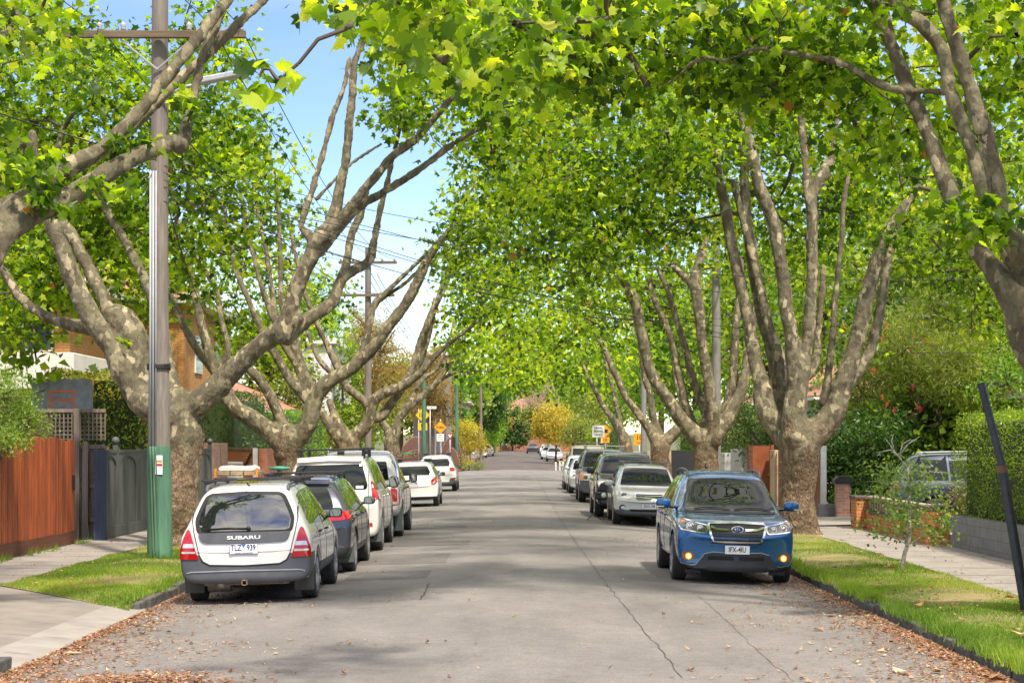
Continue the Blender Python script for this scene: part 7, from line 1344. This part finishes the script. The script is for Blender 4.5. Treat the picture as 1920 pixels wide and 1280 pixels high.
def house(label, x0, x1, y0, y1, h, wm, roof='gable', wins=(), rm=TILE, over=.5, rh=2.0, name='house'):
    z = float(gz(y0)); root = empty(name, ((x0+x1)/2, (y0+y1)/2, z), 0, label, 'house'); c = Vector(((x0+x1)/2, (y0+y1)/2, 0)); X0, X1, Y0, Y1 = x0-c.x, x1-c.x, y0-c.y, y1-c.y; MB().box(X0, X1, Y0, Y1, 0, h).build('wall', wm, root)
    if roof == 'flat': MB().box(X0-.3, X1+.3, Y0-.3, Y1+.3, h+.002, h+.3).build('roof', WR, root, bevel=.02)
    else:
        a, b_, d, e = X0-over, X1+over, Y0-over, Y1+over; q = min((b_-a), (e-d))/2*.98; lx = (b_-a) > (e-d); mb = MB(); r0 = (a+q, (d+e)/2, h+rh) if lx else ((a+b_)/2, d+q, h+rh); r1 = (b_-q, (d+e)/2, h+rh) if lx else ((a+b_)/2, e-q, h+rh)
        mb.add([(a, d, h+.01), (b_, d, h+.01), (b_, e, h+.01), (a, e, h+.01), r0, r1], [(0, 1, 5, 4) if lx else (0, 1, 4), (1, 2, 5) if lx else (1, 2, 5, 4), (2, 3, 4, 5) if lx else (2, 3, 5), (3, 0, 4) if lx else (3, 0, 4, 5), (3, 2, 1, 0)]); mb.build('roof', rm, root); MB().box(a+.03, b_-.03, d+.03, e-.03, h-.16, h).build('eaves', WR, root)
    for (side, u, zz, w_, hh) in wins:
        if side == 's': fr = MB().box(u-c.x-w_/2-.06, u-c.x+w_/2+.06, Y0-.05, Y0+.02, zz-.06, zz+hh+.06).build('window', WR, root, bevel=.01); MB().box(u-c.x-w_/2, u-c.x+w_/2, Y0-.056, Y0-.04, zz, zz+hh).build('pane', WINM, fr); MB().box(u-c.x-.025, u-c.x+.025, Y0-.07, Y0-.056, zz, zz+hh).build('mullion', WR, fr)
        else:
            X_ = X1 if side == 'e' else X0; s_ = 1 if side == 'e' else -1; A = sorted((X_-s_*.02, X_+s_*.05)); B = sorted((X_+s_*.04, X_+s_*.056)); fr = MB().box(*A, u-c.y-w_/2-.06, u-c.y+w_/2+.06, zz-.06, zz+hh+.06).build('window', WR, root, bevel=.01); MB().box(*B, u-c.y-w_/2, u-c.y+w_/2, zz, zz+hh).build('pane', WINM, fr)
    return root
h1 = house('two-storey tan brick house with white balcony behind the left-hand trees', -27, -10.4, 58.5, 68, 6.6, BRT, 'gable', [('e', 61, 4.4, 1.2, 1.1), ('e', 65, 4.4, 1.2, 1.1), ('s', -13.2, 4.6, 1.6, 1.2)], rh=1.9)
MB().box(-7.5, 6.6, -12.2, -4.78, 3.55, 4.55).build('balcony', WR, h1, bevel=.03); MB().box(-7.5, 6.4, -11.4, -4.78, 0, 3.549).build('lower_wall', BRT, h1); MB().box(-7.4, 6.3, -11.4, -4.8, 4.551, 6.3).build('upper_wall', BRT, h1); MB().box(-7.9, 7.0, -12.4, -4.76, 6.3, 6.55).build('balcony_roof', WR, h1, bevel=.02)
for x in (-2.2, .4, 3.0, 5.0): fr = MB().box(x-.85, x+.85, -11.46, -11.38, 4.62, 5.75).build('window', WR, h1, bevel=.01); MB().box(x-.78, x-.03, -11.475, -11.455, 4.68, 5.68).build('pane', WINM, fr); MB().box(x+.03, x+.78, -11.475, -11.455, 4.68, 5.68).build('pane', WINM, fr)
house('single-storey house with pink terracotta roof left of the second pole', -22, -10.6, 86, 96, 3.6, BRT, 'gable', [('e', 90, 1.5, 1.4, 1.3)], rh=2.2); house('tall white rendered flat-roofed house behind the second left tree', -14, -9.9, 100, 112, 7.4, pm('lilac_render', (.58, .56, .58), .8), 'flat', [('e', 104, 5, 1.2, 1.2)])
g = house('grey cement block of flats with a black balcony beyond the cross street', -8.4, -5.75, 152, 166, 9.2, GR_, 'flat', [], name='block_of_flats'); b = MB()
for k in range(12): b.box(1.35+k*.12, 1.38+k*.12, -7.4, -7.37, 4.3, 5.4)
b.box(1.3, 2.75, -7.42, -7.0, 4.15, 4.3).box(1.3, 2.75, -7.42, -7.36, 5.4, 5.46); b.build('balcony_railing', BLK, g)
for x in (.5, .95): MB().tube([(x, -7.08, 0), (x, -7.08, 9.1)], .07, 8).build('downpipe', WR, g)
house('pink tiled house behind the slim green pole', -9, -4.9, 182, 196, 6, pm('pink_render', (.40, .30, .26), .8), 'gable', rh=2.6); e = house('red brick house closing the far end of the street', -6, 9, 304, 316, 6.2, BRR, 'gable', [('s', -1.6, 3.9, 1.1, 1.5), ('s', 2.6, 4.2, 1.4, 1.3), ('s', -2.2, .9, 1.1, 1.9)], rh=2.4)
MB().box(-.2, 3.8, -6.6, -6.05, 5.5, 5.8).build('white_beam', WR, e); MB().tube([(-2.6, -6.3, 4.9), (2.2, -6.3, 3.9)], .12, 5).build('white_beam', WR, e)
for i, (a, c_) in enumerate(((-2.3, 1.4), (1.4, 3.1))): o = wall('garden_wall', ('low red brick garden wall in front of the end house', 'right-hand stretch of brick garden wall with pale paving behind the dark sedan')[i], 'wall', a, c_, 300.5, 300.9, .7, 1.85-.4*i, BRR)
rh_ = house('single-storey house with orange terracotta roof behind the driveway car', 13.2, 26, 57, 72, 3.7, pm('tan_render', (.36, .30, .25), .8), 'gable', [('w', 62, 1.4, 1.6, 1.4), ('s', 15, 1.4, 1.4, 1.3), ('s', 18.5, 1.4, 1.6, 1.3)], rh=2.6); house('rendered house with terracotta roof behind the clipped hedge', 13.5, 24, 36, 50, 3.4, pm('pinkish_render', (.46, .38, .34), .8), 'gable', [('w', 46, 1.3, 1.4, 1.3), ('w', 41, 1.3, 1.4, 1.3)], rh=2.2)
house('tiled house behind the grey rendered walls on the right', 12.5, 24, 76, 90, 4, WR, 'gable', rh=2.5); house('tiled house behind the dark paling fence on the right', 12.5, 24, 96, 112, 4.2, BRR, 'gable', rh=2.5)
# footbridge parapets at the left corner
BRP = pm('brown_render', (.13, .06, .045), .8, var=.2, scale=5, bmp=.2); COP = pm('brown_coping', (.26, .14, .11), .8)
for i, (x0, x1, ys, h0, h1_, lb) in enumerate(((-9.0, -7.4, 145.5, 1.0, 2.55, 'stepped brown brick bridge wall rising left of the DIP sign'), (-5.9, -4.3, 146.5, .9, 2.6, 'brown arched bridge wall behind the last white car'), (-5.6, -4.5, 145.0, .4, 1.7, 'lower brown wall in front of the arched bridge wall'), (-8.9, -7.5, 144.9, .2, 1.5, 'lower stepped brown wall below the left bridge wall'))):
    w_ = x1-x0; P = [(0, 0), (w_, 0), (w_, h1_*.45 if i in (1, 2) else h1_), (w_*.85, h1_*.8 if i in (1, 2) else h1_), (w_*.62, h1_), (w_*.42, h1_ if i in (1, 2) else h1_*.93), (w_*.12, h1_*.72), (0, h0)]
    o = MB().prism(P, 0, .3, 'y').build('bridge_wall', BRP, None, bevel=.02); o.location = (x0, ys, 0); tag(o, lb, 'wall'); top = P[2:]; MB().tube([(p[0], .12, p[1]+.04) for p in top], .045, 5).build('coping', COP, o)
